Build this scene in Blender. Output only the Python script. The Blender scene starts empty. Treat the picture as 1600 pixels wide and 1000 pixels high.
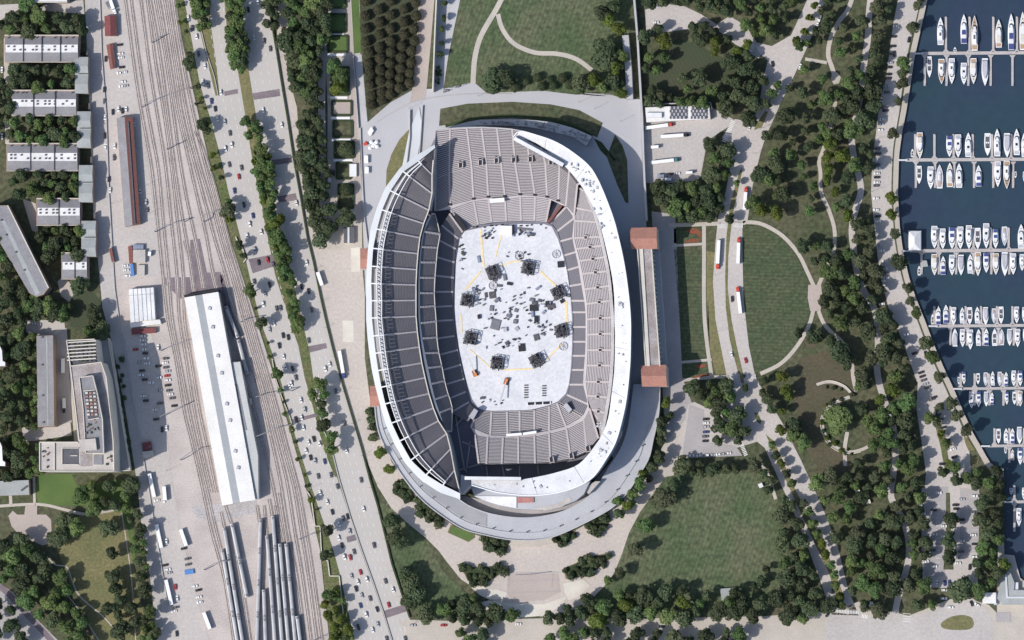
import bpy, math, random
from mathutils import Vector, Matrix
R = math.radians
sc = bpy.context.scene
# ---------------------------------------------------------------- camera, sky, sun, exposure
H = 5500.0
CAM = Vector((0.11*H, -0.05*H, H)); DIST = CAM.length
cd = bpy.data.cameras.new('camera'); cam = bpy.data.objects.new('camera', cd); sc.collection.objects.link(cam)
cam.location = CAM; cam.rotation_mode = 'QUATERNION'
_f = (-CAM).normalized(); _r = _f.cross(Vector((0,1,0))).normalized(); _u = _r.cross(_f).normalized()
cam.rotation_quaternion = Matrix((_r, _u, -_f)).transposed().to_quaternion()
cd.sensor_width = 36; cd.lens = 18*DIST/400.0; cd.clip_start = 100; cd.clip_end = 20000
sc.camera = cam
SUN_EL = 48.0; SH_AZ = 26.0            # shadows fall SH_AZ degrees north of east
w = bpy.data.worlds.new('World'); sc.world = w; w.use_nodes = True
nt = w.node_tree; nt.nodes.clear()
sk = nt.nodes.new('ShaderNodeTexSky'); sk.sky_type = 'NISHITA'; sk.sun_disc = False
sk.sun_elevation = R(SUN_EL); sk.sun_rotation = R(90+180+(-SH_AZ)); sk.air_density = 1.0; sk.dust_density = 1.5
bg = nt.nodes.new('ShaderNodeBackground'); bg.inputs[1].default_value = 0.15
wo = nt.nodes.new('ShaderNodeOutputWorld'); nt.links.new(sk.outputs[0], bg.inputs[0]); nt.links.new(bg.outputs[0], wo.inputs[0])
sd = bpy.data.lights.new('sun', 'SUN'); sd.energy = 4.0; sd.angle = R(0.5); sd.color = (1.0, 0.955, 0.90)
so = bpy.data.objects.new('sun', sd); sc.collection.objects.link(so)
dvec = Vector((math.cos(R(SH_AZ))*math.cos(R(SUN_EL)), math.sin(R(SH_AZ))*math.cos(R(SUN_EL)), -math.sin(R(SUN_EL))))
so.rotation_mode = 'QUATERNION'; so.rotation_quaternion = dvec.to_track_quat('-Z', 'Y')
sc.view_settings.view_transform = 'Standard'; sc.view_settings.look = 'None'
sc.view_settings.exposure = 0.0; sc.view_settings.gamma = 1.0; sc.view_settings.use_curve_mapping = False
sc.cycles.max_bounces = 5

# ---------------------------------------------------------------- helpers
def P(px, py, z=0.0):
    "map coordinates of the survey grid (0.5 m units, as read off the aerial view) to metres at height z"
    d = _f + _r*((px-800)*0.5/DIST) + _u*((500-py)*0.5/DIST)
    t = (z-CAM.z)/d.z
    return CAM + d*t
def PL(pts, z=0.0): return [P(x, y, z) for x, y in pts]
def tag(o, label=None, cat=None, group=None, kind=None):
    if label: o['label'] = label
    if cat: o['category'] = cat
    if group: o['group'] = group
    if kind: o['kind'] = kind
    return o
ORG = {}
def root(name, loc, label=None, cat=None, group=None, rz=0.0):
    o = bpy.data.objects.new(name, None); sc.collection.objects.link(o)
    o.location = loc; o.rotation_euler = (0, 0, rz); o.empty_display_size = 1
    ORG[o.name] = Vector(loc); return tag(o, label, cat, group)
class MB:
    def __init__(s): s.v = []; s.f = []; s.m = []
    def face(s, pts, m=0):
        n = len(s.v); s.v.extend([tuple(p) for p in pts]); s.f.append(tuple(range(n, n+len(pts)))); s.m.append(m)
    def ring(s, a, b, m=0, close=True):
        n = len(a)
        for i in range(n if close else n-1):
            j = (i+1) % n; s.face([a[i], a[j], b[j], b[i]], m)
    def prism(s, pts, z0, z1, m=0, mtop=None, bottom=False):
        "pts: world xy ring (already at its place)"
        area = sum(pts[i][0]*pts[(i+1)%len(pts)][1]-pts[(i+1)%len(pts)][0]*pts[i][1] for i in range(len(pts)))
        if area < 0: pts = list(reversed(pts))
        lo = [(p[0], p[1], z0) for p in pts]; hi = [(p[0], p[1], z1) for p in pts]
        s.ring(lo, hi, m); s.face(hi, m if mtop is None else mtop)
        if bottom: s.face(list(reversed(lo)), m)
    def box(s, c, d, rz=0.0, m=0, mtop=None, bottom=False):
        ca, sa = math.cos(rz), math.sin(rz); x, y = d[0]/2, d[1]/2
        pts = [(c[0]+ca*a-sa*b, c[1]+sa*a+ca*b) for a, b in ((-x,-y),(x,-y),(x,y),(-x,y))]
        s.prism(pts, c[2], c[2]+d[2], m, mtop, bottom)
    def bar(s, a, b, w, h, m=0):
        "square beam from a to b (world points on its axis)"
        a = Vector(a); b = Vector(b); d = (b-a)
        if d.length < 1e-4: return
        d.normalize(); sd_ = d.cross(Vector((0,0,1)))
        if sd_.length < 1e-3: sd_ = Vector((1,0,0))
        sd_.normalize(); up = sd_.cross(d)
        o = [sd_*w/2+up*h/2, -sd_*w/2+up*h/2, -sd_*w/2-up*h/2, sd_*w/2-up*h/2]
        A = [a+k for k in o]; B = [b+k for k in o]
        s.ring(A, B, m); s.face(A, m); s.face(list(reversed(B)), m)
    def cyl(s, c, r, z0, z1, n=10, m=0, r2=None):
        r2 = r if r2 is None else r2
        lo = [(c[0]+r*math.cos(2*math.pi*i/n), c[1]+r*math.sin(2*math.pi*i/n), z0) for i in range(n)]
        hi = [(c[0]+r2*math.cos(2*math.pi*i/n), c[1]+r2*math.sin(2*math.pi*i/n), z1) for i in range(n)]
        s.ring(lo, hi, m); s.face(hi, m)
    def mesh(s, name, mats, org=(0,0,0)):
        me = bpy.data.meshes.new(name)
        ox, oy, oz = org
        me.from_pydata([(a-ox, b-oy, c-oz) for a, b, c in s.v], [], s.f)
        for m in mats: me.materials.append(m)
        if len(mats) > 1: me.polygons.foreach_set('material_index', s.m)
        me.update(); return me
    def build(s, name, mats, parent=None, kind=None):
        if not isinstance(mats, (list, tuple)): mats = [mats]
        org = ORG.get(parent.name, Vector((0,0,0))) if parent else Vector((0,0,0))
        o = bpy.data.objects.new(name, s.mesh(name, mats, org)); sc.collection.objects.link(o)
        if parent: o.parent = parent; ORG[o.name] = org
        if kind: o['kind'] = kind
        return o
def thingmesh(name, mb, mats, label, cat, group=None):
    "one mesh with its origin at its base centre"
    xs = [v[0] for v in mb.v]; ys = [v[1] for v in mb.v]; z0 = min(v[2] for v in mb.v)
    c = Vector(((min(xs)+max(xs))/2, (min(ys)+max(ys))/2, z0))
    if not isinstance(mats, (list, tuple)): mats = [mats]
    o = bpy.data.objects.new(name, mb.mesh(name, mats, c)); o.location = c; sc.collection.objects.link(o)
    ORG[o.name] = c
    return tag(o, label, cat, group)
def spline(pts, n=6, closed=False):
    out = []; N = len(pts)
    rng = range(N) if closed else range(N-1)
    for i in rng:
        if closed: p0, p1, p2, p3 = pts[(i-1)%N], pts[i], pts[(i+1)%N], pts[(i+2)%N]
        else: p0, p1, p2, p3 = pts[max(i-1,0)], pts[i], pts[i+1], pts[min(i+2,N-1)]
        for k in range(n):
            t = k/n
            out.append(tuple(0.5*((2*p1[j])+(-p0[j]+p2[j])*t+(2*p0[j]-5*p1[j]+4*p2[j]-p3[j])*t*t+(-p0[j]+3*p1[j]-3*p2[j]+p3[j])*t**3) for j in range(len(p1))))
    if not closed: out.append(tuple(pts[-1]))
    return out
def resample(pts, n):
    d = [0]
    for a, b in zip(pts, pts[1:]): d.append(d[-1]+math.dist(a, b))
    out = []; k = 0
    for i in range(n):
        s_ = d[-1]*i/(n-1)
        while k < len(d)-2 and d[k+1] < s_: k += 1
        t = (s_-d[k])/max(1e-9, d[k+1]-d[k])
        out.append(tuple(pts[k][j]+(pts[k+1][j]-pts[k][j])*t for j in range(len(pts[0]))))
    return out
def offs(pts, w):
    "offset a polyline sideways by w (list or number); left side positive in picture coordinates"
    out = []
    for i, p in enumerate(pts):
        a = pts[max(i-1,0)]; b = pts[min(i+1,len(pts)-1)]
        dx, dy = b[0]-a[0], b[1]-a[1]; L = math.hypot(dx, dy) or 1
        out.append((p[0]-dy/L*w, p[1]+dx/L*w))
    return out
def lerp(a, b, t): return a+(b-a)*t
LAYER = 0.05
def sheet(name, pts, mat, layer, parent=None, smooth=0, kind='structure', closed=True):
    if smooth: pts = spline(pts, smooth, True)
    mb = MB(); w_ = PL(pts, layer*LAYER)
    a = sum(w_[i].x*w_[(i+1)%len(w_)].y-w_[(i+1)%len(w_)].x*w_[i].y for i in range(len(w_)))
    if a < 0: w_.reverse()
    mb.face(w_); o = mb.build(name, mat, parent); 
    if kind: o['kind'] = kind
    return o
def strip(name, pts, width, mat, layer, smooth=5, kind='structure', parent=None):
    "a path of the given width (grid units) as one sheet"
    pts = spline(pts, smooth) if smooth else pts
    a = offs(pts, width/2); b = offs(pts, -width/2); mb = MB(); z = layer*LAYER
    for i in range(len(pts)-1):
        mb.face([P(*a[i+1], z), P(*b[i+1], z), P(*b[i], z), P(*a[i], z)][::-1] if False else [P(*a[i], z), P(*a[i+1], z), P(*b[i+1], z), P(*b[i], z)])
    o = mb.build(name, mat, parent)
    if kind: o['kind'] = kind
    return o
def ribbon(mb, A, za, B, zb, m=0, n=None):
    "surface between two picture polylines at heights za, zb"
    n = n or max(len(A), len(B)); a = resample(A, n); b = resample(B, n)
    for i in range(n-1):
        mb.face([P(*a[i], za), P(*a[i+1], za), P(*b[i+1], zb), P(*b[i], zb)], m)
def wall(mb, A, ztop, zbot, m=0, inset=0.0):
    for p, q in zip(A, A[1:]):
        a = P(*p, ztop); b = P(*q, ztop)
        mb.face([(a.x, a.y, zbot), (b.x, b.y, zbot), b, a], m)
def copy_tree(o, parent=None):
    c = o.copy(); sc.collection.objects.link(c)
    if parent: c.parent = parent
    for ch in o.children: copy_tree(ch, c)
    return c
ONES = ['','first','second','third','fourth','fifth','sixth','seventh','eighth','ninth','tenth','eleventh','twelfth','thirteenth','fourteenth','fifteenth','sixteenth','seventeenth','eighteenth','nineteenth']
TENS = {20:'twent',30:'thirt',40:'fort',50:'fift',60:'sixt',70:'sevent',80:'eight',90:'ninet'}
def ordinal(n):
    if n < 20: return ONES[n]
    t, u = n//10*10, n % 10
    return TENS[t]+('ieth' if u == 0 else 'y-'+ONES[u])
PEND = {}
def autolabel(o, desc, zone, key, frm='top'):
    "label set later: desc zone, with its ordinal from the top (or left) when the phrase is shared"
    PEND.setdefault((desc, zone, frm), []).append((key, o))
def flush_labels():
    for (desc, zone, frm), L in PEND.items():
        L.sort(key=lambda t: t[0])
        for i, (k, o) in enumerate(L):
            if len(L) == 1: o['label'] = f'{desc} {zone}'
            elif len(L) == 2: o['label'] = (('upper ' if i == 0 else 'lower ') if frm == 'top' else ('left ' if i == 0 else 'right '))+f'{desc} {zone}'
            else: o['label'] = f'{ordinal(i+1)} {desc} from the {frm} {zone}'

# ---------------------------------------------------------------- materials
def mat(name, rgb, var=0.12, scale=0.08, rough=0.85, rgb2=None, fine=0.06, fscale=1.2, stripes=None, grid=None, metal=0.0, patch=0.5, spec=0.3, objrand=0.0, bump=0.0, trans=0.0):
    m = bpy.data.materials.new(name); m.use_nodes = True; N = m.node_tree.nodes; L = m.node_tree.links
    b = N['Principled BSDF']; b.inputs['Roughness'].default_value = rough; b.inputs['Metallic'].default_value = metal
    b.inputs['Specular IOR Level'].default_value = spec
    geo = N.new('ShaderNodeNewGeometry')
    def noise(s, d=4.0):
        n = N.new('ShaderNodeTexNoise'); n.inputs['Scale'].default_value = s; n.inputs['Detail'].default_value = d
        L.new(geo.outputs['Position'], n.inputs['Vector']); return n
    def mixc(fac, a, bb, mode='MIX'):
        x = N.new('ShaderNodeMix'); x.data_type = 'RGBA'; x.blend_type = mode
        for s_, v in ((x.inputs[0], fac), (x.inputs[6], a), (x.inputs[7], bb)):
            if hasattr(v, 'links'): L.new(v, s_)
            else: s_.default_value = v
        return x.outputs[2]
    c1 = (*rgb, 1); c2 = (*(rgb2 or [k*(1-var*1.6) for k in rgb]), 1)
    n1 = noise(scale); r1 = N.new('ShaderNodeMapRange'); r1.inputs[1].default_value = patch-0.17; r1.inputs[2].default_value = patch+0.17
    L.new(n1.outputs[0], r1.inputs[0]); col = mixc(r1.outputs[0], c1, c2)
    if fine:
        n2 = noise(fscale, 3.0); r2 = N.new('ShaderNodeMapRange'); r2.inputs[1].default_value = 0.3; r2.inputs[2].default_value = 0.7
        r2.inputs[3].default_value = 1-fine*2; r2.inputs[4].default_value = 1+fine*2
        L.new(n2.outputs[0], r2.inputs[0])
        cc = N.new('ShaderNodeCombineColor'); [L.new(r2.outputs[0], cc.inputs[i]) for i in range(3)]
        col = mixc(1.0, col, cc.outputs[0], 'MULTIPLY')
    if stripes:
        ang, width, amt, tint = stripes
        mp = N.new('ShaderNodeMapping'); mp.inputs['Rotation'].default_value = (0, 0, R(ang)); L.new(geo.outputs['Position'], mp.inputs['Vector'])
        wv = N.new('ShaderNodeTexWave'); wv.wave_type = 'BANDS'; wv.bands_direction = 'X'; wv.inputs['Scale'].default_value = 0.314/width
        wv.inputs['Distortion'].default_value = 1.2; wv.inputs['Detail Scale'].default_value = 0.3; wv.inputs['Detail'].default_value = 2
        L.new(mp.outputs[0], wv.inputs['Vector'])
        mm = N.new('ShaderNodeMath'); mm.operation = 'MULTIPLY'; mm.inputs[1].default_value = amt; L.new(wv.outputs['Fac'], mm.inputs[0])
        col = mixc(mm.outputs[0], col, (*tint, 1))
    if grid:
        gw, gh, amt, ang, tint = grid
        mp = N.new('ShaderNodeMapping'); mp.inputs['Rotation'].default_value = (0, 0, R(ang)); L.new(geo.outputs['Position'], mp.inputs['Vector'])
        br = N.new('ShaderNodeTexBrick'); br.offset = 0; br.inputs['Scale'].default_value = 1; br.inputs['Mortar Size'].default_value = 0.12
        br.inputs['Brick Width'].default_value = gw; br.inputs['Row Height'].default_value = gh
        br.inputs['Color1'].default_value = (0,0,0,1); br.inputs['Color2'].default_value = (0.25,0.25,0.25,1); br.inputs['Mortar'].default_value = (1,1,1,1)
        L.new(mp.outputs[0], br.inputs['Vector'])
        mm = N.new('ShaderNodeMath'); mm.operation = 'MULTIPLY'; mm.inputs[1].default_value = amt; L.new(br.outputs['Color'], mm.inputs[0])
        col = mixc(mm.outputs[0], col, (*tint, 1))
    if objrand:
        oi = N.new('ShaderNodeObjectInfo'); hs = N.new('ShaderNodeHueSaturation')
        r3 = N.new('ShaderNodeMapRange'); r3.inputs[3].default_value = 1-objrand; r3.inputs[4].default_value = 1+objrand; L.new(oi.outputs['Random'], r3.inputs[0])
        r4 = N.new('ShaderNodeMapRange'); r4.inputs[3].default_value = 0.5-objrand*0.07; r4.inputs[4].default_value = 0.5+objrand*0.07
        mu = N.new('ShaderNodeMath'); mu.operation = 'MULTIPLY'; mu.inputs[1].default_value = 7.31; fr = N.new('ShaderNodeMath'); fr.operation = 'FRACT'
        L.new(oi.outputs['Random'], mu.inputs[0]); L.new(mu.outputs[0], fr.inputs[0]); L.new(fr.outputs[0], r4.inputs[0])
        L.new(r3.outputs[0], hs.inputs['Value']); L.new(r4.outputs[0], hs.inputs['Hue']); L.new(col, hs.inputs['Color']); col = hs.outputs[0]
    L.new(col, b.inputs['Base Color'])
    if trans:
        tb = N.new('ShaderNodeBsdfTranslucent'); ms = N.new('ShaderNodeMixShader'); ms.inputs[0].default_value = trans; L.new(col, tb.inputs['Color'])
        L.new(b.outputs[0], ms.inputs[1]); L.new(tb.outputs[0], ms.inputs[2]); L.new(ms.outputs[0], N['Material Output'].inputs[0])
    if bump:
        bn = noise(bump[0], 3); bb = N.new('ShaderNodeBump'); bb.inputs['Strength'].default_value = bump[1]; bb.inputs['Distance'].default_value = bump[2]
        L.new(bn.outputs[0], bb.inputs['Height']); L.new(bb.outputs[0], b.inputs['Normal'])
    return m
M = {}
def dm(key, *a, **k): M[key] = mat(key, *a, **k)
dm('ballast', (0.490,0.437,0.410), rgb2=(0.382,0.336,0.316), scale=0.045, fine=0.10, patch=0.55)
dm('void', (0.198,0.198,0.242), fine=0.05)
dm('trackbed', (0.47,0.415,0.385), var=0.1, fine=0.12, fscale=0.8)
dm('rail', (0.20,0.165,0.15), rough=0.5, metal=0.3)
dm('street', (0.459,0.427,0.405), rgb2=(0.405,0.378,0.360), scale=0.03, fine=0.045, fscale=0.5)
dm('highway', (0.477,0.446,0.419), rgb2=(0.441,0.414,0.387), scale=0.02, fine=0.03, stripes=(12,3.6,0.22,(0.43,0.41,0.385)))
dm('drive', (0.477,0.436,0.410), rgb2=(0.427,0.396,0.373), scale=0.03, fine=0.045, fscale=0.5)
dm('asphalt', (0.33,0.31,0.31), rgb2=(0.39,0.365,0.36), scale=0.05, fine=0.06)
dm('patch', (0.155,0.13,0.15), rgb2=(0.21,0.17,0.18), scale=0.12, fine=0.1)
dm('beige', (0.486,0.432,0.387), rgb2=(0.441,0.396,0.360), scale=0.03, fine=0.045, fscale=0.5)
dm('pinkpave', (0.423,0.360,0.324), rgb2=(0.387,0.333,0.302), scale=0.04, fine=0.05, grid=(6,6,0.08,0,(0.3,0.27,0.25)))
dm('plaza', (0.441,0.436,0.450), rgb2=(0.405,0.401,0.419), scale=0.03, fine=0.03, grid=(9,9,0.10,20,(0.3,0.3,0.31)))
dm('path', (0.468,0.423,0.369), rgb2=(0.414,0.378,0.333), scale=0.08, fine=0.06)
dm('seawall', (0.450,0.405,0.351), rgb2=(0.405,0.369,0.324), scale=0.06, fine=0.05, grid=(5,30,0.15,0,(0.3,0.28,0.25)))
dm('grass', (0.063,0.076,0.038), rgb2=(0.095,0.092,0.054), scale=0.04, fine=0.2, fscale=0.3)
dm('lawn', (0.058,0.084,0.040), rgb2=(0.081,0.092,0.049), scale=0.06, fine=0.2, fscale=0.35, stripes=(92,2.6,0.4,(0.034,0.046,0.026)))
dm('lawn_diag', (0.067,0.099,0.044), rgb2=(0.115,0.121,0.069), scale=0.035, fine=0.22, fscale=0.3, stripes=(20,3.0,0.35,(0.040,0.058,0.029)))
dm('lawn_curve', (0.050,0.066,0.035), rgb2=(0.068,0.070,0.041), scale=0.03, fine=0.10, stripes=(-30,3.0,0.4,(0.036,0.050,0.026)))
dm('dry', (0.186,0.165,0.080), rgb2=(0.128,0.133,0.059), scale=0.05, fine=0.12, fscale=0.5)
dm('brown', (0.098,0.081,0.053), rgb2=(0.075,0.072,0.043), scale=0.04, fine=0.12, fscale=0.5, stripes=(88,2.6,0.3,(0.085,0.075,0.042)))
dm('bright', (0.100,0.150,0.043), rgb2=(0.076,0.124,0.038), scale=0.06, fine=0.08)
dm('weeds', (0.083,0.115,0.037), rgb2=(0.132,0.124,0.062), scale=0.12, fine=0.2, fscale=0.6)
dm('water', (0.029,0.044,0.077), rgb2=(0.024,0.052,0.069), scale=0.015, fine=0.03, fscale=0.15, rough=0.25, spec=0.35, bump=(0.4,0.15,0.3))
dm('white_roof', (0.72,0.72,0.725), rgb2=(0.60,0.60,0.61), scale=0.09, fine=0.06, rough=0.6, grid=(7,7,0.12,12,(0.4,0.4,0.42)))
dm('shed_roof', (0.64,0.635,0.62), rgb2=(0.57,0.565,0.55), scale=0.07, fine=0.05, rough=0.6, grid=(26,5,0.10,10,(0.4,0.4,0.4)))
dm('shed_roof2', (0.50,0.51,0.50), rgb2=(0.44,0.45,0.44), scale=0.07, fine=0.05, rough=0.6, grid=(26,5,0.10,10,(0.33,0.33,0.33)))
dm('grey_roof', (0.255,0.25,0.265), var=0.10, scale=0.15, fine=0.08)
dm('dark_roof', (0.115,0.115,0.13), var=0.15, scale=0.2, fine=0.1)
dm('slate_roof', (0.35,0.37,0.365), var=0.12, scale=0.1, fine=0.05)
dm('gravel_roof', (0.72,0.71,0.70), rgb2=(0.62,0.61,0.60), scale=0.1, fine=0.05)
dm('tan_roof', (0.50,0.46,0.42), rgb2=(0.40,0.37,0.35), scale=0.08, fine=0.06)
dm('mott_roof', (0.36,0.33,0.33), rgb2=(0.25,0.215,0.205), scale=0.10, fine=0.12)
dm('red_roof', (0.20,0.065,0.068), rgb2=(0.16,0.055,0.055), scale=0.2, fine=0.06)
dm('rust', (0.22,0.075,0.06), rgb2=(0.16,0.09,0.085), scale=0.25, fine=0.15)
dm('terracotta', (0.40,0.195,0.145), rgb2=(0.34,0.17,0.135), scale=0.25, fine=0.10)
dm('brick_wall', (0.36,0.27,0.22), var=0.1, fine=0.08)
dm('concrete', (0.468,0.464,0.468), rgb2=(0.405,0.401,0.410), scale=0.06, fine=0.04)
dm('podium', (0.423,0.427,0.450), rgb2=(0.369,0.373,0.396), scale=0.05, fine=0.04)
dm('cream', (0.62,0.58,0.51), var=0.1, fine=0.04)
dm('canopy', (0.55,0.57,0.59), var=0.06, scale=0.05, fine=0.02, rough=0.5)
dm('white', (0.80,0.80,0.80), var=0.04, fine=0.02, rough=0.45)
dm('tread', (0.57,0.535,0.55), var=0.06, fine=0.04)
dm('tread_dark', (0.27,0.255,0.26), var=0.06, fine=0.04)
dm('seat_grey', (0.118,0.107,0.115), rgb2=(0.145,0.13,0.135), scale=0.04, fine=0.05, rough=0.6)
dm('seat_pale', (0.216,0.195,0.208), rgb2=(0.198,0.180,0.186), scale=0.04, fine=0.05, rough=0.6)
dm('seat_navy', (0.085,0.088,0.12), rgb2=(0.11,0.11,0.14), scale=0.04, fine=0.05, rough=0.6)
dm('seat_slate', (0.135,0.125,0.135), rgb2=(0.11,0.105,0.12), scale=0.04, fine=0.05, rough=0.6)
dm('aisle', (0.506,0.460,0.456), var=0.05, fine=0.04)
dm('concourse_dark', (0.10,0.10,0.115), var=0.1, fine=0.05)
dm('bluewall', (0.46,0.53,0.64), var=0.06, scale=0.08, fine=0.02, rough=0.3)
dm('suite_glass', (0.07,0.10,0.15), rough=0.15, spec=0.6, fine=0)
dm('fieldfloor', (0.66,0.665,0.685), rgb2=(0.59,0.60,0.63), scale=0.06, fine=0.05, fscale=0.5, grid=(7,4,0.14,0,(0.42,0.42,0.47)))
dm('yellow', (0.78,0.60,0.26), rgb2=(0.74,0.63,0.40), scale=0.3, fine=0.08)
dm('steel_dark', (0.07,0.065,0.075), rgb2=(0.13,0.125,0.135), scale=0.5, fine=0.2)
dm('black', (0.025,0.025,0.03), rough=0.5, fine=0.02)
dm('rubber', (0.03,0.03,0.03), fine=0)
dm('gearblue', (0.28,0.32,0.42), var=0.2, fine=0.1)
dm('orange', (0.72,0.25,0.08), fine=0.03)
dm('bark', (0.10,0.075,0.055), fine=0.1)
dm('soil', (0.22,0.155,0.12), fine=0.1)
dm('hedge', (0.030,0.048,0.020), rgb2=(0.045,0.06,0.026), scale=0.6, fine=0.25, fscale=1.5)
dm('leaf_dark', (0.086,0.112,0.057), rgb2=(0.114,0.149,0.075), scale=0.35, fine=0.12, objrand=0.32, rough=0.7, trans=0.42)
dm('leaf_mid', (0.122,0.186,0.066), rgb2=(0.158,0.226,0.083), scale=0.35, fine=0.12, objrand=0.32, rough=0.7, trans=0.42)
dm('leaf_olive', (0.110,0.128,0.069), rgb2=(0.138,0.154,0.084), scale=0.35, fine=0.12, objrand=0.2, rough=0.7, trans=0.42)
dm('leaf_bright', (0.125,0.165,0.035), rgb2=(0.165,0.20,0.045), scale=0.35, fine=0.12, objrand=0.2, rough=0.7, trans=0.42)
dm('leaf_orchard', (0.099,0.095,0.057), rgb2=(0.116,0.110,0.066), scale=0.5, fine=0.12, objrand=0.1, rough=0.8, trans=0.42)
dm('glass', (0.02,0.022,0.027), rough=0.12, spec=0.6, fine=0)
dm('train_steel', (0.43,0.435,0.445), rgb2=(0.33,0.335,0.345), scale=0.1, fine=0.03, rough=0.4, metal=0.2)
dm('train_dark', (0.19,0.19,0.215), fine=0.08)
dm('teak', (0.42,0.29,0.19), fine=0.08)
dm('sailblue', (0.055,0.075,0.23), fine=0.05)
dm('tarp', (0.46,0.46,0.50), fine=0.06)
dm('dock', (0.45,0.415,0.40), rgb2=(0.38,0.35,0.34), scale=0.3, fine=0.06, grid=(3,60,0.2,0,(0.28,0.26,0.25)))
dm('flowers', (0.30,0.055,0.045), rgb2=(0.14,0.09,0.04), scale=0.8, fine=0.25, fscale=2.0)
dm('marking', (0.74,0.73,0.71), var=0.08, fine=0.05)
dm('gravelbed', (0.44,0.42,0.42), fine=0.2, fscale=2)
dm('redpanel', (0.42,0.20,0.18), fine=0.08)
dm('bluetarp', (0.10,0.25,0.55), fine=0.05)
dm('teal', (0.07,0.20,0.22), fine=0.05)
dm('redpaint', (0.60,0.075,0.045), rough=0.35, fine=0.02)
# ---------------------------------------------------------------- ground, water
SHORE = [(1452,-14),(1449,0),(1438,50),(1429,90),(1423,130),(1416,175),(1410,205),(1405,240),(1403,300),(1406,355),(1411,392),(1422,440),(1436,478),(1445,500),(1462,545),(1475,575),(1490,607),(1507,647),(1522,680),(1533,698),(1545,720),(1554,731),(1568,731),(1569,748),(1569,866),(1585,868),(1586,890),(1594,903),(1606,912)]
GZ = 0.0
land = [(-5000,-5000),(1452,-5000)]+SHORE+[(6000,912),(6000,6000),(-5000,6000)]
mb = MB(); w_ = PL(land, GZ)[::-1]; mb.prism([(p.x, p.y) for p in w_], -4.0, GZ, 0)
mb.build('ground', M['grass'], kind='structure')
mb = MB(); mb.face([(-3000,-3000,-2.0),(6000,-3000,-2.0),(6000,3500,-2.0),(-3000,3500,-2.0)]); mb.build('water', M['water'], kind='structure')

# seawall promenade
mb = MB(); sh = SHORE[:24]; inn = offs(sh, 8.5)
if inn[0][0] > sh[0][0]: inn = offs(sh, -8.5)
ribbon(mb, sh, 2*LAYER, inn, 2*LAYER, n=60); mb.build('seawall_promenade', M['seawall'], kind='structure')
sheet('quay', [(1554,731),(1568,731),(1569,748),(1552,748),(1548,735)], M['seawall'], 2)
sheet('quay', [(1560,840),(1569,835),(1569,866),(1585,868),(1594,903),(1606,912),(1606,1010),(1560,1010),(1557,930)], M['path'], 1)

# rail yard, yard street
sheet('rail_yard_ground', [(133,-15),(272,-15),(284,62),(300,135),(326,250),(360,375),(400,500),(432,600),(475,750),(500,860),(516,1015),(246,1015),(235,900),(215,740),(200,650),(165,480),(150,300)], M['ballast'], 1)
sheet('yard_street', [(132,-15),(156,-15),(160,100),(167,200),(176,420),(190,520),(211,640),(228,740),(243,830),(262,930),(262,960),(246,990),(234,900),(224,850),(215,760),(196,640),(176,540),(160,480),(146,330),(140,170)], M['street'], 2)
sheet('yard_lot', [(192,505),(232,505),(246,560),(256,640),(270,760),(290,860),(330,1015),(262,1015),(262,940),(243,830),(228,740),(211,640)], M['drive'], 3)
sheet('yard_lot', [(158,-10),(190,-10),(212,130),(232,260),(244,360),(252,430),(200,440),(180,430),(170,200)], M['drive'], 3)
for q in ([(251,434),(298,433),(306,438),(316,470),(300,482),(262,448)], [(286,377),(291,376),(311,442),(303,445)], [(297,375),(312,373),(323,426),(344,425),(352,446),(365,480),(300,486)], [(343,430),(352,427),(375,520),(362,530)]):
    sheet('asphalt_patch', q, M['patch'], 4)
sheet('depot_apron', [(300,792),(400,780),(404,800),(340,816),(306,808)], M['gravelbed'], 4)

# lake shore drive carriageways
MED = [(358,-15),(362,0),(379,113),(391,180),(404,250),(422,330),(438,400),(450,450),(462,500),(475,560),(490,610),(505,670),(520,710),(530,750),(548,810),(565,860),(583,910),(600,960),(617,1015)]
WEST = [(284,-15),(288,0),(301,70),(312,130),(330,190),(346,250),(357,300),(378,380),(392,440),(406,500),(425,550),(440,600),(455,660),(470,710),(483,750),(500,800),(518,850),(532,900),(545,960),(558,1015)]
EAST = [(414,-15),(418,0),(432,80),(440,130),(450,190),(459,250),(470,310),(480,370),(490,410),(500,460),(509,500),(520,545),(535,600),(550,650),(565,700),(578,750),(590,790),(600,830),(612,880),(625,920),(640,965),(650,1015)]
mb = MB(); ribbon(mb, WEST, 2*LAYER, EAST, 2*LAYER, n=90); mb.build('highway', M['highway'], kind='structure')
mb = MB(); ribbon(mb, WEST, 2*LAYER+.05, [(272,-15),(274,0),(290,70),(303,135),(328,250),(362,375),(400,490),(434,600),(477,750),(502,860),(517,1015)], 2*LAYER+.05, n=70); mb.build('yard_strip_weeds', M['weeds'], kind='stuff')
sheet('highway_verge', [(300,-15),(330,-15),(328,30),(338,100),(343,148),(337,150),(315,60),(303,10)], M['dry'], 3)
sheet('median_grass', [(349,-15),(372,-15),(384,60),(389,113),(400,180),(410,240),(404,250),(391,230),(384,185),(372,113),(356,60)], M['dry'], 3)
sheet('median_grass', [(391,230),(410,240),(428,320),(446,390),(458,440),(474,510),(484,550),(490,595),(500,640),(518,700),(528,745),(523,745),(505,700),(490,640),(476,590),(466,540),(452,500),(430,430),(414,350),(398,270)], M['weeds'], 3)
strip('center_reserve', [(524,735),(546,803),(564,858),(582,908),(599,958),(617,1015)], 2.2, M['dry'], 3)
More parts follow.
